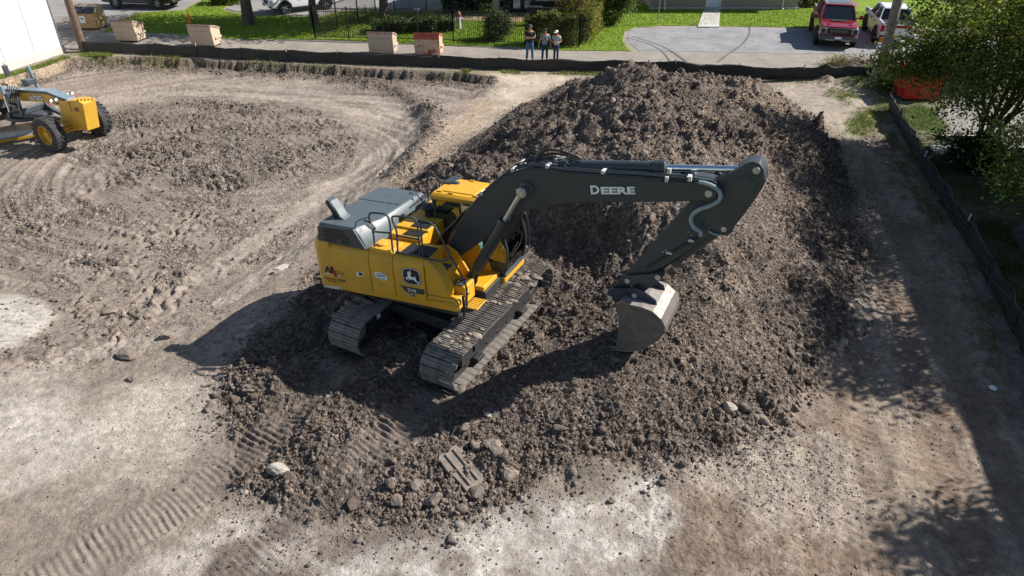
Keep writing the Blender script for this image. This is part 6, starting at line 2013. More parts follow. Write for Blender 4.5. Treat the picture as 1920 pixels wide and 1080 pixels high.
# the leafy tree over the right fence, multi-stemmed, and its neighbours along the building
tb = at(1828, 300)
tree('leafy_tree', 'spreading leafy tree with several stems beyond the right silt fence', 'tree', tb, (0.95, 0.5, 3.6), (4.2, 3.3, 2.6), 440, 58000, 0.125, GR_MYRT, 41, 0.13, 4, 'trees beyond the right fence', crad=0.27, shell=0.35, limbs=46, bottom=-0.75, fork=0.3, lobes=[((-2.1, 1.9, 3.0), (1.6, 1.1, 0.95), 60), ((2.6, -1.0, 2.4), (1.6, 1.2, 1.0), 40), ((-1.7, 1.2, 6.2), (1.9, 1.6, 1.4), 48), ((0.5, -1.6, 5.7), (1.9, 1.5, 1.3), 34)])
tree('leafy_tree', 'small leafy tree overhanging the dark lawn at the right edge', 'tree', (14.6, 17.4, 0), (-0.2, -0.2, 2.2), (1.8, 2.4, 1.3), 130, 11000, 0.105, GR_MYRT, 43, 0.08, 3, 'trees beyond the right fence', crad=0.32, shell=0.3, limbs=26, fork=0.3)
tree('leafy_tree', 'leafy tree near the building, shading the middle of the lane', 'tree', (14.6, 13.9, 0), (0, 0, 5.0), (2.2, 1.5, 1.5), 80, 5200, 0.14, GR_MYRT, 44, 0.14, 1, 'trees beyond the right fence', limbs=16, crad=0.33)
tree('leafy_tree', 'leafy tree near the building, shading the near end of the lane', 'tree', (13.6, 9.0, 0), (0, 0, 4.9), (1.0, 0.95, 1.1), 50, 3600, 0.14, GR_MYRT, 45, 0.13, 1, 'trees beyond the right fence', limbs=12, crad=0.30)
tree('leafy_tree', 'leafy tree behind the red dumpster and grey pole', 'tree', (24.2, 35.2, 0), (-0.6, 0, 3.6), (3.2, 2.6, 2.4), 170, 12000, 0.15, GR_MYRT, 46, 0.15, 2, 'trees beyond the right fence', limbs=20)
tree('leafy_tree', 'leafy tree by the building, shading the upper lane and heap flank', 'tree', (18.6, 21.0, 0), (-0.2, 0, 5.4), (2.8, 2.4, 1.8), 140, 8500, 0.14, GR_MYRT, 47, 0.14, 2, 'trees beyond the right fence', limbs=18)
tree('leafy_tree', 'tall leafy tree by the building, shading the right flank of the heap', 'tree', (16.9, 22.0, 0), (-0.4, 0, 6.3), (2.3, 2.3, 1.6), 95, 6500, 0.14, GR_MYRT, 50, 0.14, 2, 'trees beyond the right fence', limbs=18, crad=0.3)
tree('leafy_tree', 'tall leafy tree by the building, dappling the lane beside the heap', 'tree', (16.2, 18.4, 0), (-0.4, 0, 6.1), (2.2, 2.0, 1.5), 62, 4200, 0.14, GR_MYRT, 51, 0.14, 2, 'trees beyond the right fence', limbs=14, crad=0.28)
tree('leafy_tree', 'tall leafy tree by the building, shading the lower right heap foot', 'tree', (15.5, 15.4, 0), (-0.3, 0, 6.2), (1.8, 1.6, 1.4), 50, 3400, 0.14, GR_MYRT, 52, 0.14, 1, 'trees beyond the right fence', limbs=12, crad=0.28)
# shrub mass at the foot of the leafy tree
sb = at(1812, 322)
tree('shrub', 'dense dark shrub at the foot of the leafy tree', 'shrub', sb, (0.5, 0.5, 0.55), (1.5, 1.0, 0.75), 80, 7000, 0.11, GR_DARK, 48, 0.03, 3, crad=0.22, shell=0.2)
sb = at(1655, 170)
tree('shrub', 'low green weeds around the foot of the grey pole', 'shrub', sb, (0.3, 0, 0.45), (0.9, 0.7, 0.55), 50, 3600, 0.10, GR_TREE, 49, 0.02, 3, crad=0.2, shell=0.2)
# shade trees on the lawn: trunks in view, crowns above the picture
for px, tr, cc, rad, lab, sd in (((468, 46), 0.42, (0.3, 0.5, 6.2), (4.6, 4.2, 2.6), 'thick dark trunked shade tree in the middle of the left lawn', 61),
                                 ((590, 46), 0.30, (0.5, 0.8, 5.4), (4.0, 3.6, 2.4), 'shade tree in front of the white car at the fence corner', 62),
                                 ((722, 43), 0.36, (0.4, 0.3, 5.2), (4.0, 3.6, 2.4), 'dark forked shade tree inside the fenced garden', 63)):
    tree('shade_tree', lab, 'tree', at(*px), cc, rad, 150, 9500, 0.24, GR_TREE, sd, tr, 1, 'shade trees along the alley', crad=0.6, limbs=14, bottom=-0.45, fork=0.45)
tree('shade_tree', 'pale grey trunked tree beside the glass doors', 'tree', at(930, 27), (0.0, 0.6, 5.0), (3.6, 3.2, 2.4), 120, 8000, 0.24, GR_TREE, 64, 0.30, 1, 'shade trees along the alley', BARKP, crad=0.6, limbs=12, bottom=-0.45, fork=0.45)
tree('shade_tree', 'broad tree behind the black pickup', 'tree', (-30.5, 62, 0), (0, 0, 6.0), (4.5, 4.0, 2.8), 90, 5500, 0.3, GR_TREE, 65, 0.35, 1, 'shade trees along the alley', crad=0.7, limbs=10, bottom=-0.45)
# dense evergreen and hedges
tree('evergreen_tree', 'dense bright evergreen tree left of the brick building', 'tree', at(1150, 48), (0.1, 0.4, 1.9), (1.35, 1.35, 2.1), 260, 17000, 0.14, GR_CEDAR, 66, 0.16, 1, crad=0.24, shell=0.35, bottom=-0.95, limbs=10)
tree('round_bush', 'dark round bush just behind the iron fence', 'bush', at(932, 77), (0, 0.2, 0.85), (0.85, 0.8, 0.95), 120, 8000, 0.10, GR_DARK + [(0.10, 0.11, 0.03)], 67, 0.04, 2, crad=0.17, shell=0.3, bottom=-0.95)
def hedge(label, a, b, w, h, n, cols, seed, lsize=0.10):
    r_ = np.random.default_rng(seed)
    a, b = Vector(a), Vector(b)
    root = thing('hedge', label, 'hedge', a.lerp(b, 0.5))
    d = (b - a)
    L = d.length
    d.normalize()
    nn = Vector((-d.y, d.x, 0))
    t = (r_.random(n) - 0.5) * L
    s = (r_.random(n) - 0.5)
    z = r_.random(n)
    face = r_.random(n)
    s = np.where(face < 0.5, np.sign(s) * (0.5 - 0.12 * r_.random(n) ** 2), s)
    z = np.where((face > 0.5) & (face < 0.85), 1 - 0.12 * r_.random(n) ** 2, z)
    lump = 1 + 0.10 * np.sin(t * 3.1 + seed) + 0.08 * np.sin(t * 7.3)
    P = np.stack([d.x * t + nn.x * s * w * lump, d.y * t + nn.y * s * w * lump, 0.06 + z * h * lump], 1) + r_.normal(0, 0.05, (n, 3))
    c = palette(r_, n, cols)
    leaves('foliage', P, np.full(n, lsize), c, root, seed=seed)
    st_ = MB()
    for i in range(int(L / 0.4) + 1):
        p = d * (-L / 2 + i * 0.4)
        st_.tube([p, p + Vector((0.05, 0, h * 0.5)), p + Vector((0, 0.08, h * 0.85))], [0.03, 0.022, 0.01], 5)
    tag(st_.build('stems', BARK, root), kind='stuff')
    return root
hedge('green hedge with reddish tips behind the three standing people', at(985, 84), at(1078, 86), 0.9, 1.55, 11000, [(0.06, 0.085, 0.022), (0.09, 0.12, 0.03), (0.22, 0.18, 0.05), (0.05, 0.07, 0.02)], 71)
hedge('yellow green clipped hedge with orange tips outside the iron fence', at(1096, 84), at(1124, 45), 0.75, 1.6, 9000, GR_HEDGE, 72)
hedge('orange tipped shrub row near the cream house', at(1045, 40), at(1105, 34), 1.0, 1.7, 7000, GR_HEDGE + [(0.36, 0.15, 0.06)], 73)
hedge('low dark strappy plants behind the beige dumpster', at(700, 62), at(850, 56), 1.5, 0.65, 9000, GR_DARK + [(0.07, 0.11, 0.035)], 74, 0.16)
hedge('dark ground cover under the pale trunked tree', at(830, 22), at(960, 22), 1.2, 0.8, 6000, GR_DARK, 75, 0.13)
hedge('rounded yellow green bushes at the top of the left lawn', at(398, 8), at(455, 6), 1.6, 0.9, 5500, [(0.16, 0.17, 0.03), (0.09, 0.13, 0.03), (0.06, 0.09, 0.02)], 76, 0.12)
hedge('dark shrubs at the end of the brick building', at(1500, 14), at(1540, 8), 1.2, 1.1, 4000, GR_DARK, 77, 0.13)
# young tree with a mulch ring on the far lawn
a = at(1592, 8)
MULCH = ground_mat('mulch', (0.16, 0.12, 0.09), (0.24, 0.19, 0.15), 3, 30)
mr = MB().lathe([(0.01, 0.0), (0.75, 0.0), (0.7, 0.05), (0.01, 0.08)], (a.x, a.y, 0.03), (0, 0, 1), 24).build('mulch_ring', MULCH)
tag(mr, 'round bed of mulch on the lawn behind the red pickup', kind='structure')
tree('young_tree', 'thin young tree in a mulch ring behind the red pickup', 'tree', a, (0.6, 0, 2.7), (0.8, 0.8, 1.0), 40, 2400, 0.14, GR_TREE, 78, 0.035, 1, crad=0.2, fork=0.6)

# ---------------- grass
def blades(name, label, P, h, w, cols, seed, var=0.3):
    r_ = np.random.default_rng(seed)
    n = len(P)
    a = r_.random(n) * 2 * PI
    hh = h * (0.5 + 0.9 * r_.random(n))
    lean = r_.normal(0, 0.45, (n, 2)) * hh[:, None]
    dx, dy = np.cos(a) * w / 2, np.sin(a) * w / 2
    Q = np.stack([P + np.stack([-dx, -dy, 0 * dx], 1), P + np.stack([dx, dy, 0 * dx], 1), P + np.stack([lean[:, 0], lean[:, 1], hh], 1)], 1)
    o = np_mesh(name, Q.reshape(-1, 3), np.arange(n * 3).reshape(n, 3), GRASSM, np.repeat(palette(r_, n, cols, var), 3, 0))
    return tag(o, label, kind='stuff')
def in_poly(poly, n, seed):
    r_ = np.random.default_rng(seed)
    q = np.array(poly)
    lo, hi = q.min(0), q.max(0)
    out = np.zeros((0, 2))
    while len(out) < n:
        c = lo + (hi - lo) * r_.random((n * 2, 2))
        c = c[sdf(c[:, 0], c[:, 1], poly) > 0.03]
        out = np.vstack([out, c])
    return out[:n]
LAWNC = [(0.165, 0.25, 0.022), (0.20, 0.275, 0.030), (0.14, 0.22, 0.02), (0.24, 0.28, 0.05)]
lp = np.array(lawn_l)
vis = [p for p in lawn_l if p[1] < 62]
xy = in_poly(vis, 60000, 81)
lot_in = sdf(xy[:, 0], xy[:, 1], lot) > -0.05
xy = xy[~lot_in]
blades('lawn_grass', 'short bright grass of the lawn', np.column_stack([xy, np.full(len(xy), 0.03)]), 0.085, 0.035, LAWNC, 82)
def from_mask(weight, n, seed):
    area = np.gradient(GY, axis=0) * np.gradient(GX, axis=1)
    w = (weight * area).clip(0).ravel()
    w /= w.sum()
    r_ = np.random.default_rng(seed)
    i = r_.choice(len(w), n, p=w)
    p = V[i].astype(np.float64).copy()
    p[:, :2] += r_.normal(0, 0.02, (n, 2))
    return p
inview = (np.abs(GX) < 0.80 * (GY * CT + CAM_H * ST))
blades('fence_lawn', 'uneven grass beyond the right silt fence', from_mask(grassR * (grassR > 0.2) * (1 - lotR) * inview * (0.6 + 0.4 * np.sign(drift)), 26000, 83), 0.12, 0.022, [(0.07, 0.115, 0.025), (0.10, 0.15, 0.03), (0.13, 0.15, 0.05)], 84)
clump = (vnoise(GX * 1.3, GY * 1.3, 88) > 0.25)
blades('fence_weeds', 'weeds and grass tufts along the silt fence', from_mask(verge ** 2 * (verge > 0.1) * clump * (behind < 0.05) * (GY < 42) * np.where(GX < -3, 0.25, 1.0), 2600, 85), 0.13, 0.03, [(0.12, 0.16, 0.03), (0.20, 0.20, 0.06), (0.09, 0.13, 0.03), (0.30, 0.26, 0.12)], 86)
blades('bank_grass', 'strip of grass on top of the cut bank by the white building', from_mask(bankgrass * (bankgrass > 0.15), 6500, 87), 0.09, 0.03, [(0.17, 0.21, 0.04), (0.22, 0.23, 0.06), (0.12, 0.16, 0.03)], 89)
blades('pad_grass', 'thin trampled grass at the head of the lane', from_mask(padgrass * (padgrass > 0.12) + np.exp(-((MK['right'] + 0.5) / 0.35) ** 2) * clump * 0.6 * (GY < 33), 6000, 90), 0.10, 0.022, [(0.14, 0.18, 0.04), (0.24, 0.23, 0.09), (0.10, 0.14, 0.03)], 91)
yard = axy([(596, 72), (672, 40), (705, 26), (1000, 26), (1085, 88), (850, 78)])
xy = in_poly(yard, 9000, 92)
blades('yard_grass', 'patchy shaded grass inside the iron fence', np.column_stack([xy, np.full(len(xy), 0.03)]), 0.12, 0.04, [(0.08, 0.13, 0.02), (0.11, 0.16, 0.03)], 93)
# heap of cut brush in front of the red pickup
a = at(1590, 122)
root = thing('brush_pile', 'heap of dry cut brush beside the silt fence', 'brush pile', a)
r_ = np.random.default_rng(95)
tw = MB()
for i in range(240):
    c = np.array([r_.normal(0, 0.62), r_.normal(0, 0.32), 0])
    hgt = max(0.05, 0.55 * math.exp(-(c[0] / 0.8) ** 2 - (c[1] / 0.4) ** 2))
    d = np.array([r_.normal(), r_.normal() * 0.6, r_.normal() * 0.35])
    d /= np.linalg.norm(d)
    p = c + np.array([0, 0, hgt * r_.random()])
    q = p + d * r_.uniform(0.25, 0.75)
    q[2] = max(0.02, q[2])
    tw.tube([tuple(p), tuple((p + q) / 2 + r_.normal(0, 0.04, 3)), tuple(q)], [0.011, 0.009, 0.004], 4)
TWIG = paint('dry_twig', (0.20, 0.145, 0.105), 0.9, var=0.3)
tag(tw.build('twigs', TWIG, root, smooth=0), kind='stuff')
P = np.column_stack([r_.normal(-0.55, 0.35, 900), r_.normal(0, 0.25, 900), np.abs(r_.normal(0.25, 0.15, 900))])
leaves('weeds', P, np.full(900, 0.07), palette(r_, 900, [(0.14, 0.17, 0.05), (0.22, 0.2, 0.09), (0.28, 0.22, 0.14)]), root, seed=96)
# ================================================================== parked vehicles
TYRE = paint('car_tyre', (0.018, 0.018, 0.019), 0.85)
ALLOY = paint('alloy_rim', (0.32, 0.33, 0.34), 0.35, 0.7)
DARKRIM = paint('dark_rim', (0.05, 0.05, 0.055), 0.4, 0.5)
TRIMB = paint('black_trim', (0.016, 0.016, 0.017), 0.6)
LENS = paint('headlamp_lens', (0.30, 0.32, 0.33), 0.12, 0.4)
TAILM = paint('tail_lamp', (0.42, 0.012, 0.012), 0.2)
def ring_(x, zb, zt, hb, hm, ht):
    zm = zb + (zt - zb) * 0.45
    return [Vector(p) for p in ((x, -hb, zb), (x, -hm, zm), (x, -ht, zt - 0.06), (x, -ht + 0.07, zt), (x, ht - 0.07, zt), (x, ht, zt - 0.06), (x, hm, zm), (x, hb, zb))]
def wheel(root, x, y, r, w, rim, s, spokes=6):
    o = MB().lathe([(r * 0.62, -w / 2), (r * 0.93, -w / 2), (r, -w * 0.32), (r, w * 0.32), (r * 0.93, w / 2), (r * 0.62, w / 2), (r * 0.62, -w / 2)], (x, y, r), (0, 1, 0), 28, False).build('wheel', TYRE, root, 0.01)
    m = MB().lathe([(r * 0.63, -w * 0.40), (r * 0.63, w * 0.36), (r * 0.56, w * 0.30), (r * 0.52, w * 0.12), (0.02, w * 0.10)], (x, y, r), (0, s, 0), 24)
    m.build('rim', TRIMB, o)
    for k in range(spokes):
        th = 2 * PI * k / spokes + 0.3
        a = Vector((x + math.cos(th) * r * 0.12, y + s * w * 0.30, r + math.sin(th) * r * 0.12))
        b = Vector((x + math.cos(th) * r * 0.58, y + s * w * 0.33, r + math.sin(th) * r * 0.58))
        MB().tube([a, b], [r * 0.12, r * 0.09], 6).build('spoke', rim, o)
    return o
def vehicle(name, label, cat, loc, rz, L, hw, belt, roofz, paintm, kind, wb, wr, rim, flare=None, group=None):
    root = thing(name, label, cat, loc, rz, group)
    f = L / 2
    st = [(f, 0.48, belt - 0.28, hw * 0.78, hw * 0.84, hw * 0.80), (f - 0.10, 0.42, belt - 0.12, hw * 0.90, hw * 0.95, hw * 0.90), (f - 0.45, 0.36, belt - 0.04, hw * 0.96, hw, hw * 0.94), (f - 1.25, 0.34, belt + 0.0, hw * 0.97, hw, hw * 0.95),
          (0.2, 0.33, belt + 0.01, hw * 0.96, hw * 0.99, hw * 0.93), (-f + 0.7, 0.36, belt + 0.02, hw * 0.96, hw, hw * 0.94), (-f + 0.12, 0.42, belt, hw * 0.93, hw * 0.97, hw * 0.92), (-f, 0.50, belt - 0.06, hw * 0.86, hw * 0.9, hw * 0.86)]
    MB().loft([ring_(*s) for s in st]).build('body', paintm, root, 0.02)
    if kind == 'pickup': gx = (f - 1.45, f - 2.20, -0.55 * f + 0.35, -0.55 * f)
    else: gx = (f - 1.10, f - 1.95, -f + 0.75, -f + 0.18)
    lo, hi = belt - 0.02, roofz - 0.06
    def gr_(x0, x1, hwx, z): return [Vector((x1, -hwx, z)), Vector((x0, -hwx * 0.97, z)), Vector((x0, hwx * 0.97, z)), Vector((x1, hwx, z))]
    MB().loft([gr_(gx[0], gx[3], hw * 0.90, lo), gr_(gx[1], gx[2], hw * 0.72, hi)]).build('windows', DGLASS, root, 0.02)
    MB().loft([gr_(gx[1] + 0.06, gx[2] - 0.05, hw * 0.735, hi - 0.005), gr_(gx[1] - 0.02, gx[2] + 0.03, hw * 0.70, roofz)]).build('roof', paintm, root, 0.03, 3)
    for s in (-1, 1):
        for (xa, xb) in ((gx[0], gx[1]), (gx[3], gx[2]), ((gx[0] + gx[3]) / 2 - 0.05, (gx[1] + gx[2]) / 2 - 0.05)):
            MB().tube([(xa, s * hw * 0.905, lo), (xb, s * hw * 0.735, hi)], 0.045, 6).build('pillar', paintm, root)
        for x in (wb / 2, -wb / 2):
            xc = x + (0.05 if kind == 'pickup' else 0.0)
            MB().lathe([(0.02, 0), (wr * 1.17, 0), (wr * 1.15, 0.03), (0.02, 0.03)], (xc, s * (hw - 0.02), wr), (0, s, 0), 26).build('wheel_arch', TRIMB, root)
            if flare:
                P = [(xc + math.cos(t) * wr * 1.22, s * (hw + 0.015), wr + math.sin(t) * wr * 1.22) for t in np.linspace(-0.15, PI + 0.15, 15)]
                MB().tube(P, 0.05, 6).build('wheel_flare', flare, root)
            wheel(root, xc, s * (hw - 0.06), wr, 0.26, rim, s)
        MB().tube([(gx[0] - 0.25, s * hw * 0.9, belt + 0.06), (gx[0] - 0.22, s * (hw + 0.12), belt + 0.10)], 0.03, 6).build('mirror_arm', TRIMB, root)
        MB().box(gx[0] - 0.32, gx[0] - 0.16, s * (hw + 0.17) - 0.11, s * (hw + 0.17) + 0.11, belt + 0.02, belt + 0.24).build('mirror', paintm, root, 0.03)
        for x in (0.35, -0.55):
            MB().box(x - 0.1, x + 0.1, s * hw * 0.985 - 0.02, s * hw * 0.985 + 0.02, belt - 0.2, belt - 0.165).build('door_handle', TRIMB, root, 0.005)
    return root
REDP = paint('red_car_paint', (0.21, 0.008, 0.015), 0.22, var=0.05, coat=0.6)
WHP = paint('white_car_paint', (0.70, 0.71, 0.72), 0.25, var=0.02, coat=0.5)
BKP = paint('black_car_paint', (0.010, 0.010, 0.012), 0.2, var=0.05, coat=0.6)
# red pickup seen from the front
fa = at(1562, 84)
f = 2.95
tr = vehicle('pickup_truck', 'dark red pickup parked nose out on the gravel lot', 'pickup', (fa.x + 0.52, fa.y + 1.77, 0.012), R(-106), 5.9, 1.04, 1.28, 1.98, REDP, 'pickup', 3.7, 0.44, DARKRIM, TRIMB)
MB().box(f - 0.16, f + 0.03, -0.62, 0.62, 0.80, 1.10).build('grille', TRIMB, tr, 0.02)
for z in (0.86, 0.95, 1.04):
    MB().box(f + 0.03, f + 0.045, -0.60, 0.60, z - 0.012, z + 0.012).build('grille_bar', DARKRIM, tr)
gm = plane_frame((f + 0.05, 0.44, 0.89), (0, -1, 0), (0, 0, 1))
gm = plane_frame((f + 0.05, -0.44, 0.89), (0, 1, 0), (0, 0, 1))
text_mesh('grille_letters', 'FORD', paint('grey_letters', (0.16, 0.16, 0.165), 0.4), tr, gm, 0.88, 0.13, 0.03, 0.0)
for s in (-1, 1):
    h_ = MB().box(f - 0.22, f + 0.02, s * 0.80 - 0.17, s * 0.80 + 0.17, 0.80, 1.10).build('headlight', LENS, tr, 0.03)
    MB().box(f + 0.02, f + 0.03, s * 0.82 - 0.09, s * 0.82 + 0.09, 0.84, 1.06).build('lamp_bezel', TRIMB, h_, 0.01)
MB().box(f - 0.2, f + 0.14, -0.98, 0.98, 0.46, 0.74).build('front_bumper', paint('grey_bumper', (0.07, 0.072, 0.075), 0.45), tr, 0.06, 3)
for s in (-1, 1):
    MB().box(f + 0.10, f + 0.16, s * 0.42 - 0.24, s * 0.42 + 0.24, 0.46, 0.56).build('skid_plate', ALLOY, tr, 0.03)
MB().box(f + 0.141, f + 0.15, -0.17, 0.17, 0.56, 0.68).build('number_plate', WHITE, tr, 0.004)
MB().box(f - 1.35, f - 0.95, -0.42, 0.42, 1.27, 1.315).build('hood_vent', TRIMB, tr, 0.015)
for s in (-1, 1):
    MB().prism([(f - 1.35, 1.26), (f - 0.3, 1.20), (f - 0.3, 1.235), (f - 1.35, 1.31)], 'y', s * 0.58 - 0.10, s * 0.58 + 0.10).build('hood_ridge', REDP, tr, 0.02)
    MB().box(-1.45, 1.35, s * 1.03 - 0.07, s * 1.03 + 0.07, 0.36, 0.42).build('running_board', TRIMB, tr, 0.02)
MB().box(-f + 0.15, -1.05, -0.80, 0.80, 1.20, 1.315).build('bed_liner', TRIMB, tr)
for s in (-1, 1):
    MB().box(-f + 0.05, -1.0, s * 0.90 - 0.07, s * 0.90 + 0.07, 1.25, 1.36).build('bed_rail', REDP, tr, 0.02)
MB().box(-0.40, 0.45, -0.55, 0.55, 1.975, 1.992).build('sunroof', DGLASS, tr, 0.01)
MB().box(-f - 0.02, -f + 0.06, -0.85, 0.85, 0.62, 1.32).build('tailgate', REDP, tr, 0.02)
# white pickup seen from behind
ra_ = at(1672, 82)
wt = vehicle('pickup_truck', 'white pickup with red tail markings parked behind the grey pole', 'pickup', (ra_.x + 0.35, ra_.y + 1.65, 0.012), R(76), 5.4, 0.96, 1.20, 1.83, WHP, 'pickup', 3.2, 0.41, DARKRIM, TRIMB)
f = 2.7
MB().box(-f - 0.03, -f + 0.05, -0.74, 0.74, 0.62, 1.22).build('tailgate', WHP, wt, 0.02)
MB().box(-f - 0.036, -f - 0.031, -0.72, 0.72, 1.04, 1.18).build('red_stripe', TAILM, wt)
for s in (-1, 1):
    MB().box(-f - 0.02, -f + 0.10, s * 0.84 - 0.10, s * 0.84 + 0.10, 0.82, 1.16).build('tail_light', TAILM, wt, 0.02)
    MB().box(-f + 0.1, -1.15, s * 0.85 - 0.06, s * 0.85 + 0.06, 1.18, 1.27).build('bed_rail', WHP, wt, 0.02)
MB().box(-f + 0.10, -1.15, -0.76, 0.76, 1.12, 1.235).build('bed_cover', TRIMB, wt)
MB().box(-f - 0.12, -f + 0.1, -0.90, 0.90, 0.44, 0.62).build('rear_bumper', TRIMB, wt, 0.03)
MB().box(-f - 0.13, -f - 0.12, -0.16, 0.16, 0.48, 0.58).build('number_plate', WHITE, wt)
# black pickup at the street, white car on the drive
pa1, pa2 = at(224, 17), at(299, 19)
d = pa2 - pa1
bk = vehicle('pickup_truck', 'black pickup standing side on in the street', 'pickup', ((pa1.x + pa2.x) / 2, (pa1.y + pa2.y) / 2 + 0.9, 0.03), math.atan2(d.y, d.x), 5.2, 0.95, 1.15, 1.80, BKP, 'pickup', 3.05, 0.40, ALLOY)
for s in (-1, 1):
    MB().box(-0.9, 0.95, s * 1.0 - 0.07, s * 1.0 + 0.07, 0.36, 0.43).build('running_board', ALLOY, bk, 0.02)
    MB().box(2.45, 2.62, s * 0.72 - 0.14, s * 0.72 + 0.14, 0.78, 0.96).build('headlight', LENS, bk, 0.03)
MB().box(2.45, 2.72, -0.9, 0.9, 0.42, 0.64).build('front_bumper', TRIMB, bk, 0.05)
pa1, pa2 = at(590, 19), at(514, 28)
d = pa2 - pa1
sv = vehicle('parked_car', 'white sport utility car on the drive behind the trees', 'car', ((pa1.x + pa2.x) / 2 + 0.3, (pa1.y + pa2.y) / 2 + 0.75, 0.05), math.atan2(d.y, d.x), 4.7, 0.93, 1.02, 1.66, WHP, 'suv', 2.85, 0.37, ALLOY, TRIMB)
f = 2.35
for s in (-1, 1):
    MB().box(f - 0.30, f - 0.02, s * 0.66 - 0.16, s * 0.66 + 0.16, 0.68, 0.82).build('headlight', LENS, sv, 0.03)
    MB().box(f - 0.10, f + 0.03, s * 0.17 - 0.14, s * 0.17 + 0.14, 0.60, 0.84).build('grille', TRIMB, sv, 0.03)
    MB().box(-1.0, 1.0, s * 0.93 - 0.03, s * 0.93 + 0.03, 0.30, 0.40).build('sill_trim', TRIMB, sv, 0.02)
    MB().box(f - 0.12, f + 0.02, s * 0.62 - 0.2, s * 0.62 + 0.2, 0.42, 0.54).build('air_intake', TRIMB, sv, 0.02)

# ================================================================== motor grader
GR_T = Vector((-17.27, 27.17, DIG + 0.04))
GR_U = Matrix.Rotation(R(-25), 3, 'Z')
gr = thing('motor_grader', 'yellow motor grader entering from the left edge of the dug basin', 'grader')
gr.matrix_world = Matrix.Translation(GR_T) @ GR_U.to_4x4()
GR_UI = GR_U.inverted()
GR_C = GR_UI @ (Vector((0, 0, CAM_H)) - GR_T)
def gl_(a, b, ax, val):
    d = GR_UI @ ray(a / 5.4, 100 + b / 5.4)
    t = (val - GR_C[ax]) / d[ax]
    return GR_C + d * t
BLUEG = paint('blue_grey_paint', (0.17, 0.23, 0.27), 0.4, var=0.08, dust=0.2)
BLUED = paint('dark_blue_grey_paint', (0.045, 0.055, 0.068), 0.45, var=0.12, dust=0.2)
RIMY = paint('yellow_rim', (0.55, 0.30, 0.025), 0.5, var=0.1, dust=0.25)
WRR, WWD = 0.66, 0.44
def big_wheel(x, y, s):
    o = MB().lathe([(WRR * 0.55, -WWD * 0.46), (WRR * 0.80, -WWD * 0.5), (WRR * 0.95, -WWD * 0.46), (WRR * 0.98, -WWD * 0.2), (WRR * 0.98, WWD * 0.2), (WRR * 0.95, WWD * 0.46), (WRR * 0.80, WWD * 0.5), (WRR * 0.55, WWD * 0.46), (WRR * 0.55, -WWD * 0.46)], (x, y, WRR), (0, 1, 0), 40, False).build('wheel', RUBBER, gr)
    lug = MB()
    for k in range(22):
        for q in (-1, 1):
            th = 2 * PI * (k + (0.5 if q > 0 else 0)) / 22
            M = Matrix.Translation(Vector((x, y, WRR))) @ Matrix.Rotation(-th, 4, 'Y')
            lug.prism([(-0.025, q * 0.01), (0.03, q * 0.01), (0.115, q * WWD * 0.48), (0.05, q * WWD * 0.48)], 'z', WRR * 0.965, WRR * 1.02, M)
    tag(lug.build('tread_lugs', RUBBER, o, smooth=0), kind='stuff')
    MB().lathe([(WRR * 0.60, s * -0.02), (WRR * 0.57, s * 0.20), (WRR * 0.53, s * 0.21), (WRR * 0.48, s * 0.08), (WRR * 0.22, s * 0.05), (WRR * 0.20, s * 0.14), (0.02, s * 0.15)], (x, y, WRR), (0, 1, 0), 30).build('rim', RIMY, o)
    for k in range(8):
        th = 2 * PI * k / 8
        MB().lathe([(0.004, 0), (0.022, 0), (0.018, 0.025), (0.004, 0.03)], (x + math.cos(th) * 0.21, y + s * 0.06, WRR + math.sin(th) * 0.21), (0, s, 0), 8).build('wheel_nut', RIMY, o)
    return o
big_wheel(0, -1.02, -1)
big_wheel(0, 1.02, 1)
for y in (-1.05, 1.05):
    big_wheel(-5.7, y, -1 if y < 0 else 1)
    big_wheel(-7.2, y, -1 if y < 0 else 1)
MB().box(-0.14, 0.14, -0.80, 0.80, 0.52, 0.74).build('front_axle', RIMY, gr, 0.03)
MB().box(-0.30, 0.30, -0.25, 0.25, 0.62, 1.0).build('axle_carrier', RIMY, gr, 0.04)
m = MB()
for s in (-1, 1):
    m.tube([(0.22, s * 0.15, 0.78), (0.24, s * 0.72, 0.70)], 0.045, 8)
tag(m.build('steering_rods', RIMY, gr), kind='stuff')
# main beam: yellow flanks, blue grey top
bt = [gl_(*q, 1, -0.17) for q in ((-420, 372), (-100, 372), (30, 385), (230, 395), (478, 412), (600, 462), (690, 492))]
bb_ = [gl_(*q, 1, -0.17) for q in ((640, 560), (560, 520), (470, 495), (230, 482), (40, 468), (-100, 465), (-420, 470))]
poly = [(p.x, p.z) for p in bt + bb_]
MB().prism(poly, 'y', -0.17, 0.17).build('main_beam', YEL2, gr, 0.015)
tp_ = [(p.x, p.z) for p in bt]
tpoly = tp_ + [(x + 0.0, z + 0.11) for x, z in tp_[::-1]]
MB().prism(tpoly, 'y', -0.20, 0.20).build('beam_top', BLUEG, gr, 0.015)
MB().prism([(x, z - 0.0) for x, z in tp_] + [(x, z + 0.085) for x, z in tp_[::-1]], 'y', -0.206, -0.20).build('beam_stripe', BLUED, gr)
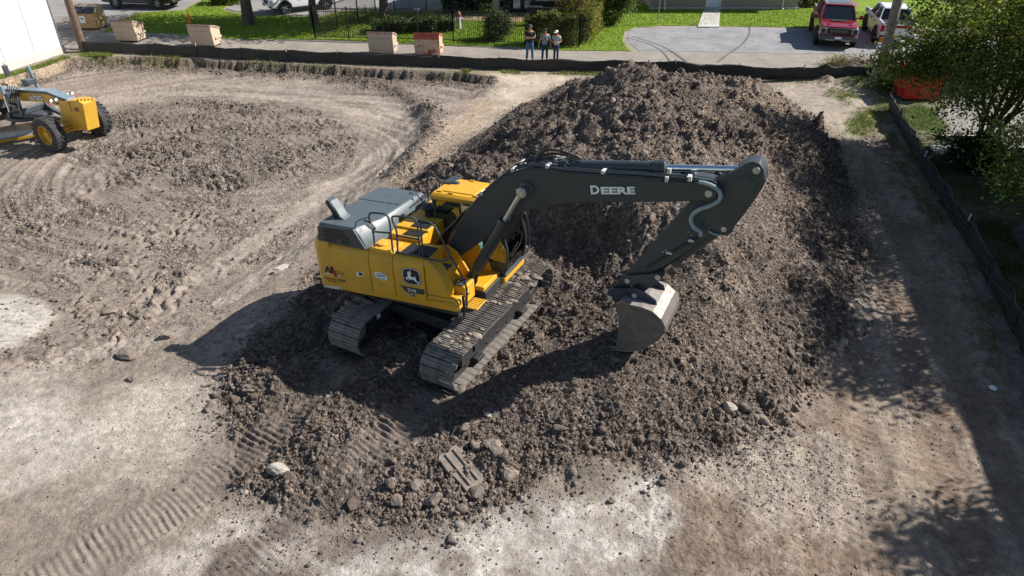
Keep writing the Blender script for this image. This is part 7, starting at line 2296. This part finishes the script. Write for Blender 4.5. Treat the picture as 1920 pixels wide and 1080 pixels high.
# nose block: tall weight box ahead of the axle
nb_ = [gl_(*q, 1, -0.36) for q in ((590, 500), (690, 480), (775, 478), (835, 512), (885, 790), (760, 742), (690, 700), (625, 690))]
nose = MB().prism([(p.x, p.z) for p in nb_], 'y', -0.36, 0.20).build('nose_block', YEL2, gr, 0.02)
q1, q2 = gl_(690, 490, 1, -0.37), gl_(725, 595, 1, -0.37)
MB().tube([(q1.x, -0.37, q1.z), (q2.x, -0.37, q2.z)], 0.02, 4).build('nose_seam', RIMY, nose)
ntop = MB()
for i in range(5):
    p = nb_[2].lerp(nb_[3], (i + 0.5) / 5)
    ntop.box(p.x - 0.04, p.x + 0.04, -0.32 + i * 0.10, -0.25 + i * 0.10, p.z - 0.02, p.z + 0.07)
tag(ntop.build('nose_teeth', YEL2, nose), kind='stuff')
A, B, C_ = gl_(757, 585, 1, -0.365), gl_(800, 590, 1, -0.365), gl_(757, 552, 1, -0.365)
text_mesh('logo_letters', 'All', BLKDEC, nose, plane_frame((A.x, -0.368, A.z), B - A, C_ - A), (B - A).length, (C_ - A).length, 0.04, 0)
A, B, C_ = gl_(785, 590, 1, -0.365), gl_(805, 592, 1, -0.365), gl_(785, 560, 1, -0.365)
text_mesh('logo_numeral', '4', REDDEC, nose, plane_frame((A.x, -0.371, A.z), B - A, C_ - A), (B - A).length, (C_ - A).length, 0.04, 0)
A, B, C_ = gl_(316, 470, 1, -0.17), gl_(440, 478, 1, -0.17), gl_(316, 432, 1, -0.17)
text_mesh('model_number', '672G', WHITE, gr, plane_frame((A.x, -0.182, A.z), B - A, C_ - A), (B - A).length, (C_ - A).length, 0.03, 0)
text_mesh('model_shadow', '672G', BLKDEC, gr, plane_frame((A.x - 0.02, -0.179, A.z - 0.02), B - A, C_ - A), (B - A).length + 0.05, (C_ - A).length + 0.04, 0.09, 0)
# lamps on brackets either side, with orange markers
for (a, b, y, lab) in ((540, 480, -0.42, -1), (705, 415, 0.42, 1)):
    p = gl_(a, b, 1, y)
    br = MB().tube([(p.x - 0.05, y * 0.4, p.z - 0.18), (p.x, y, p.z - 0.1)], 0.025, 6).build('lamp_bracket', BLUED, gr)
    for k in (-1, 1):
        q = Vector((p.x + 0.02 * k, y + 0.09 * k, p.z + 0.02))
        o = MB().lathe([(0.01, -0.07), (0.06, -0.06), (0.075, 0.0), (0.07, 0.02)], q, (1, 0, 0), 14).build('work_lamp', BLACK, gr)
        MB().lathe([(0.062, 0.021), (0.05, 0.026), (0.01, 0.028)], q, (1, 0, 0), 14).build('lamp_lens', WHITE, o)
    MB().box(p.x - 0.03, p.x + 0.03, y * 1.35 - 0.04, y * 1.35 + 0.04, p.z - 0.12, p.z - 0.05).build('marker_lamp', paint('amber_lens', (0.75, 0.08, 0.02), 0.3), gr, 0.01)
# drawbar, circle, moldboard
dbp = [gl_(*q, 1, -0.10) for q in ((600, 650), (440, 640), (200, 665), (60, 690))]
m = MB()
for s in (-1, 1):
    m.tube([(-0.25, s * 0.08, 0.92), (-1.4, s * 0.35, 0.98), (-2.5, s * 0.75, 0.98)], 0.09, 4)
m.box(-2.6, -2.4, -0.85, 0.85, 0.88, 1.08)
m.build('drawbar', BLUED, gr, 0.015)
MB().lathe([(0.72, -0.06), (0.86, -0.06), (0.86, 0.06), (0.72, 0.06)], (-2.5, 0, 0.80), (0, 0, 1), 36).build('turning_circle', BLUED, gr)
prof = [(0.10, 0.04), (-0.04, 0.12), (-0.10, 0.28), (-0.08, 0.45), (0.02, 0.60), (0.05, 0.60), (-0.05, 0.45), (-0.065, 0.28), (-0.01, 0.14), (0.13, 0.06)]
bm_ = Matrix.Translation(Vector((-2.1, -0.35, 0.02))) @ Matrix.Rotation(R(-33), 4, 'Z')
MB().prism(prof, 'y', -2.0, 1.85, bm_).build('moldboard', paint('blade_steel', (0.40, 0.385, 0.36), 0.38, 0.6, var=0.2, dust=0.3), gr, 0.006)
MB().prism([(0.10, 0.0), (0.14, 0.02), (0.155, 0.12), (0.125, 0.12)], 'y', -2.02, 1.87, bm_).build('cutting_edge', RIMY, gr)
for s in (-1, 1):
    p = bm_ @ Vector((-0.2, s * 0.7, 0.45))
    MB().tube([p, (-2.5, s * 0.6, 0.82)], 0.07, 6).build('blade_bracket', BLUED, gr)
# lift cylinders and side shift
tops = [gl_(278, 130, 1, 0.55), gl_(8, 330, 1, -0.60)]
for tpp, s in zip(tops, (1, -1)):
    bs_ = Vector((tpp.x + 0.10, s * 0.70, 0.95))
    d = (tpp - bs_).normalized()
    o = MB().cyl(bs_ + d * 0.75, tpp, 0.075, n=16).build('lift_cylinder', BLUEG, gr, 0.008)
    MB().cyl(bs_, bs_ + d * 0.8, 0.04, n=12).build('piston_rod', CHROME, o)
    y0 = s * 0.17
    mid_ = bs_.lerp(tpp, 0.66)
    MB().box(mid_.x - 0.18, mid_.x + 0.18, min(y0, mid_.y), max(y0, mid_.y), mid_.z - 0.12, mid_.z + 0.10).build('saddle_arm', BLUED, gr, 0.02)
MB().cyl((-2.3, -0.4, 1.6), (-1.7, -0.75, 1.1), 0.06, n=12).build('shift_cylinder', BLUED, gr)
for i in range(6):
    x = -2.9 + i * 0.12
    P = [(x, -0.2, 2.0 - 0.02 * i), (x + 0.15, -0.42, 1.8), (x + 0.05, -0.5, 1.45), (x - 0.1, -0.3, 1.2)]
    MB().tube(smooth_path(P, 5), 0.018, 6).build('hydraulic_hose', HOSE, gr)
# cab, mirror and engine end lie beyond the picture edge
cabx = -5.0
MB().box(cabx - 1.3, cabx, -0.72, 0.72, 1.15, 1.55).build('cab_base', YEL2, gr, 0.02)
for x in (cabx - 1.25, cabx - 0.05):
    for y in (-0.68, 0.68):
        MB().tube([(x, y, 1.5), (x, y * 0.96, 3.05)], 0.05, 6).build('cab_pillar', BLUED, gr)
MB().box(cabx - 1.22, cabx - 0.08, -0.66, 0.66, 1.58, 3.0).build('cab_glass', DGLASS, gr, 0.01)
MB().box(cabx - 1.4, cabx + 0.1, -0.80, 0.80, 3.02, 3.18).build('cab_roof', YEL2, gr, 0.03)
p = gl_(62, 175, 1, -1.05)
mo = MB().box(p.x - 0.05, p.x + 0.05, p.y - 0.09, p.y + 0.09, p.z - 0.20, p.z + 0.20).build('mirror', BLUED, gr, 0.02)
q = gl_(0, 95, 1, -1.05)
MB().tube(smooth_path([(q.x - 0.6, -0.85, q.z - 0.05), (q.x, -1.05, q.z), (p.x, p.y, p.z + 0.28), (p.x, p.y, p.z + 0.18)], 4), 0.014, 6).build('mirror_arm', BLUED, mo)
MB().box(-9.2, -6.4, -0.55, 0.55, 1.15, 2.25).build('engine_hood', YEL2, gr, 0.05)
for s in (-1, 1):
    MB().box(-7.6, -5.3, s * 0.80 - 0.1, s * 0.80 + 0.1, 0.50, 0.90).build('tandem_case', YEL2, gr, 0.05)
MB().box(-8.5, -4.0, -0.5, 0.5, 0.85, 1.2).build('rear_frame', BLUED, gr, 0.02)
# ================================================================== people
SKIN = paint('skin', (0.42, 0.23, 0.15), 0.55, var=0.06)
JEANB = paint('blue_denim', (0.075, 0.16, 0.33), 0.9, var=0.15, scale=12)
JEAND = paint('dark_denim', (0.022, 0.040, 0.095), 0.9, var=0.15, scale=12)
SHIRTK = paint('black_cotton', (0.014, 0.014, 0.016), 0.85)
SHIRTC = paint('grey_mottled_shirt', (0.22, 0.26, 0.29), 0.85, var=0.45, scale=9)
SHIRTB = paint('pale_blue_shirt', (0.33, 0.42, 0.46), 0.85, var=0.18, scale=8)
HAIR = paint('dark_hair', (0.018, 0.013, 0.010), 0.7, var=0.3)
REDSC = paint('red_cloth', (0.34, 0.02, 0.025), 0.8)
CAPG = paint('grey_cap', (0.05, 0.052, 0.055), 0.85)
CAPW = paint('white_cap', (0.75, 0.75, 0.74), 0.8)
SHOE = paint('brown_boot', (0.06, 0.04, 0.03), 0.7)
EYE = paint('eye', (0.02, 0.015, 0.012), 0.3)
def skinned(name, nodes, edges, mat, parent, root_i=0, sub=2):
    me = bpy.data.meshes.new(name)
    me.from_pydata([n[0] for n in nodes], edges, [])
    o = link(name, me, parent)
    o.modifiers.new('skin', 'SKIN').use_smooth_shade = True
    for i, n in enumerate(nodes):
        r_ = n[1] if isinstance(n[1], tuple) else (n[1], n[1])
        sv_ = me.skin_vertices[0].data[i]
        sv_.radius = r_
        sv_.use_root = i == root_i
    sb = o.modifiers.new('sub', 'SUBSURF')
    sb.levels = sb.render_levels = sub
    me.materials.append(mat)
    return o
def person(label, loc, rz, H, arms, head_dir, shirt, trousers, hat, sleeve=0.62, stance=0.10):
    """standing figure facing -y; arms: for each side (-1 left of picture, +1) elbow and wrist positions"""
    k = H / 1.75
    root = thing('person', label, 'person', loc, rz)
    root.scale = (k, k, k)
    hd = Vector(head_dir).normalized()
    nk = Vector((0, 0.01, 1.50))
    hc = Vector((0, -0.015, 1.635)) + Vector((hd.x, hd.y, 0)) * 0.02 + Vector((0, 0, hd.z * 0.04))
    nodes = [((0, 0, 0.97), (0.15, 0.11)), ((0, 0.005, 1.12), (0.135, 0.10)), ((0, 0.005, 1.30), (0.165, 0.115)), ((0, 0.01, 1.44), (0.12, 0.085)), (tuple(nk), 0.058), (tuple(hc + Vector((0, 0, -0.03))), (0.072, 0.085)), (tuple(hc + Vector((0, 0.0, 0.05))), (0.080, 0.098))]
    edges = [(0, 1), (1, 2), (2, 3), (3, 4), (4, 5), (5, 6)]
    nose_ = hc + Vector((hd.x, hd.y, 0)).normalized() * 0.105 + Vector((0, 0, -0.01))
    nodes.append((tuple(nose_), 0.016))
    edges.append((5, len(nodes) - 1))
    shirt_n = [((0, 0, 0.86), (0.180, 0.142)), ((0, 0.0, 1.0), (0.175, 0.140)), ((0, 0.005, 1.30), (0.190, 0.142)), ((0, 0.01, 1.465), (0.135, 0.098))]
    shirt_e = [(0, 1), (1, 2), (2, 3)]
    tr_n = [((0, 0, 1.04), (0.165, 0.128))]
    tr_e = []
    for s in (-1, 1):
        el, wr = (Vector(p) for p in arms[s])
        sh = Vector((s * 0.185, 0.01, 1.405))
        b = len(nodes)
        pd_ = (wr - el).normalized()
        nodes += [(tuple(sh), 0.060), (tuple(sh.lerp(el, 0.5)), 0.049), (tuple(el), 0.041), (tuple(el.lerp(wr, 0.45)), 0.040), (tuple(wr), 0.027), (tuple(wr + pd_ * 0.075), (0.036, 0.018))]
        edges += [(3, b), (b, b + 1), (b + 1, b + 2), (b + 2, b + 3), (b + 3, b + 4), (b + 4, b + 5)]
        # four fingers and a thumb
        side_ = pd_.cross(Vector((0, 1, 0)))
        side_ = side_.normalized() if side_.length > 0.1 else Vector((1, 0, 0))
        palm = wr + pd_ * 0.075
        curl = side_.cross(pd_) * (0.022 * s)
        for q, ln in zip((-1.5, -0.5, 0.5, 1.5), (0.062, 0.074, 0.070, 0.054)):
            i = len(nodes)
            a_ = palm + side_ * q * 0.019 + pd_ * 0.022
            nodes += [(tuple(a_), 0.0095), (tuple(a_ + pd_ * ln * 0.55 + curl * 0.4), 0.0085), (tuple(a_ + pd_ * ln + curl * 1.4), 0.007)]
            edges += [(b + 5, i), (i, i + 1), (i + 1, i + 2)]
        i = len(nodes)
        a_ = wr + pd_ * 0.035 + side_ * 0.038 * s
        nodes += [(tuple(a_), 0.0105), (tuple(a_ + pd_ * 0.04 + side_ * 0.014 * s), 0.009)]
        edges += [(b + 4, i), (i, i + 1)]
        b2 = len(shirt_n)
        shirt_n += [(tuple(sh), 0.080), (tuple(sh.lerp(el, sleeve * 0.5)), 0.072), (tuple(sh.lerp(el, sleeve)), 0.070)]
        shirt_e += [(3, b2), (b2, b2 + 1), (b2 + 1, b2 + 2)]
        hp, kn, an, toe = Vector((s * 0.085, 0, 0.90)), Vector((s * stance * 0.98, -0.015, 0.50)), Vector((s * stance * 1.12, 0.02, 0.09)), Vector((s * stance * 1.3, -0.13, 0.035))
        b = len(nodes)
        nodes += [(tuple(hp), 0.088), (tuple(hp.lerp(kn, 0.5)), 0.074), (tuple(kn), 0.056), (tuple(kn.lerp(an, 0.35)), 0.054), (tuple(an), 0.038), (tuple(toe), (0.038, 0.03))]
        edges += [(0, b), (b, b + 1), (b + 1, b + 2), (b + 2, b + 3), (b + 3, b + 4), (b + 4, b + 5)]
        b2 = len(tr_n)
        tr_n += [(tuple(hp), 0.098), (tuple(hp.lerp(kn, 0.5)), 0.088), (tuple(kn), 0.072), (tuple(kn.lerp(an, 0.5)), 0.068), (tuple(an + Vector((0, 0, 0.02))), 0.062)]
        tr_e += [(0, b2), (b2, b2 + 1), (b2 + 1, b2 + 2), (b2 + 2, b2 + 3), (b2 + 3, b2 + 4)]
        MB().ball((toe + an * 0.6) / 1.6 + Vector((0, 0, 0.01)), (0.052, 0.135, 0.055), 12, 8).build('boot', SHOE, root)
    skinned('body', nodes, edges, SKIN, root)
    skinned('shirt', shirt_n, shirt_e, shirt, root)
    skinned('trousers', tr_n, tr_e, trousers, root)
    fw = Vector((hd.x, hd.y, 0)).normalized()
    sd = Vector((-fw.y, fw.x, 0))
    for s in (-1, 1):
        MB().ball(hc + fw * 0.082 + sd * s * 0.032 + Vector((0, 0, 0.022)), 0.011, 8, 6).build('eye', EYE, root)
        MB().ball(hc + sd * s * 0.083 + Vector((0, 0, 0.0)), (0.016, 0.022, 0.03), 8, 6).build('ear', SKIN, root)
    MB().tube([hc + fw * 0.088 + sd * 0.025 + Vector((0, 0, -0.048)), hc + fw * 0.092 + Vector((0, 0, -0.050)), hc + fw * 0.088 - sd * 0.025 + Vector((0, 0, -0.048))], 0.006, 5).build('mouth', REDSC, root)
    hair = MB()
    hair.ball(hc - fw * 0.018 + Vector((0, 0, 0.058)), (0.094, 0.104, 0.085), 16, 10)
    hair.build('hair', HAIR, root)
    if hat is not None:
        c_ = MB()
        c_.ball(hc - fw * 0.005 + Vector((0, 0, 0.085)), (0.106, 0.116, 0.075), 16, 8)
        cp = c_.build('cap', hat, root)
        MB().ball(hc + fw * 0.135 + Vector((0, 0, 0.062)), (0.085, 0.085, 0.014), 12, 6).build('cap_brim', hat, cp)
    return root
def gpt(u, v):
    p = at(u, v)
    return Vector((p.x, p.y, 0.0))
p1 = person('man in black shirt, grey cap and blue jeans with folded arms', gpt(993, 114), R(0), 1.80,
            {-1: ((-0.27, -0.10, 1.16), (0.02, -0.24, 1.20)), 1: ((0.27, -0.10, 1.16), (-0.04, -0.22, 1.16))}, (0.35, -1, 0), SHIRTK, JEANB, CAPG, 0.6, 0.13)
MB().box(0.06, 0.12, -0.15, -0.147, 1.36, 1.39).build('shirt_logo', WHITE, p1)
person('bareheaded person in mottled grey shirt and dark jeans, arms hanging', gpt(1021, 114.5), R(4), 1.62,
       {-1: ((-0.29, 0.02, 1.14), (-0.33, -0.04, 0.90)), 1: ((0.29, 0.02, 1.14), (0.31, -0.05, 0.90))}, (-0.8, -1, -0.1), SHIRTC, JEAND, None, 0.55, 0.12)
p3 = person('person in white cap and pale blue shirt looking down at their hands', gpt(1042, 115), R(-6), 1.56,
            {-1: ((-0.27, -0.02, 1.14), (-0.06, -0.26, 1.10)), 1: ((0.28, -0.02, 1.14), (0.0, -0.24, 1.08))}, (-0.5, -1, -0.9), SHIRTB, JEAND, CAPW, 0.5, 0.09)
MB().tube(smooth_path([(-0.05, -0.06, 1.50), (0.06, -0.02, 1.53), (0.12, 0.06, 1.50), (0.10, 0.11, 1.40)], 5), [0.03] * 15 + [0.02], 8).build('red_scarf', REDSC, p3)
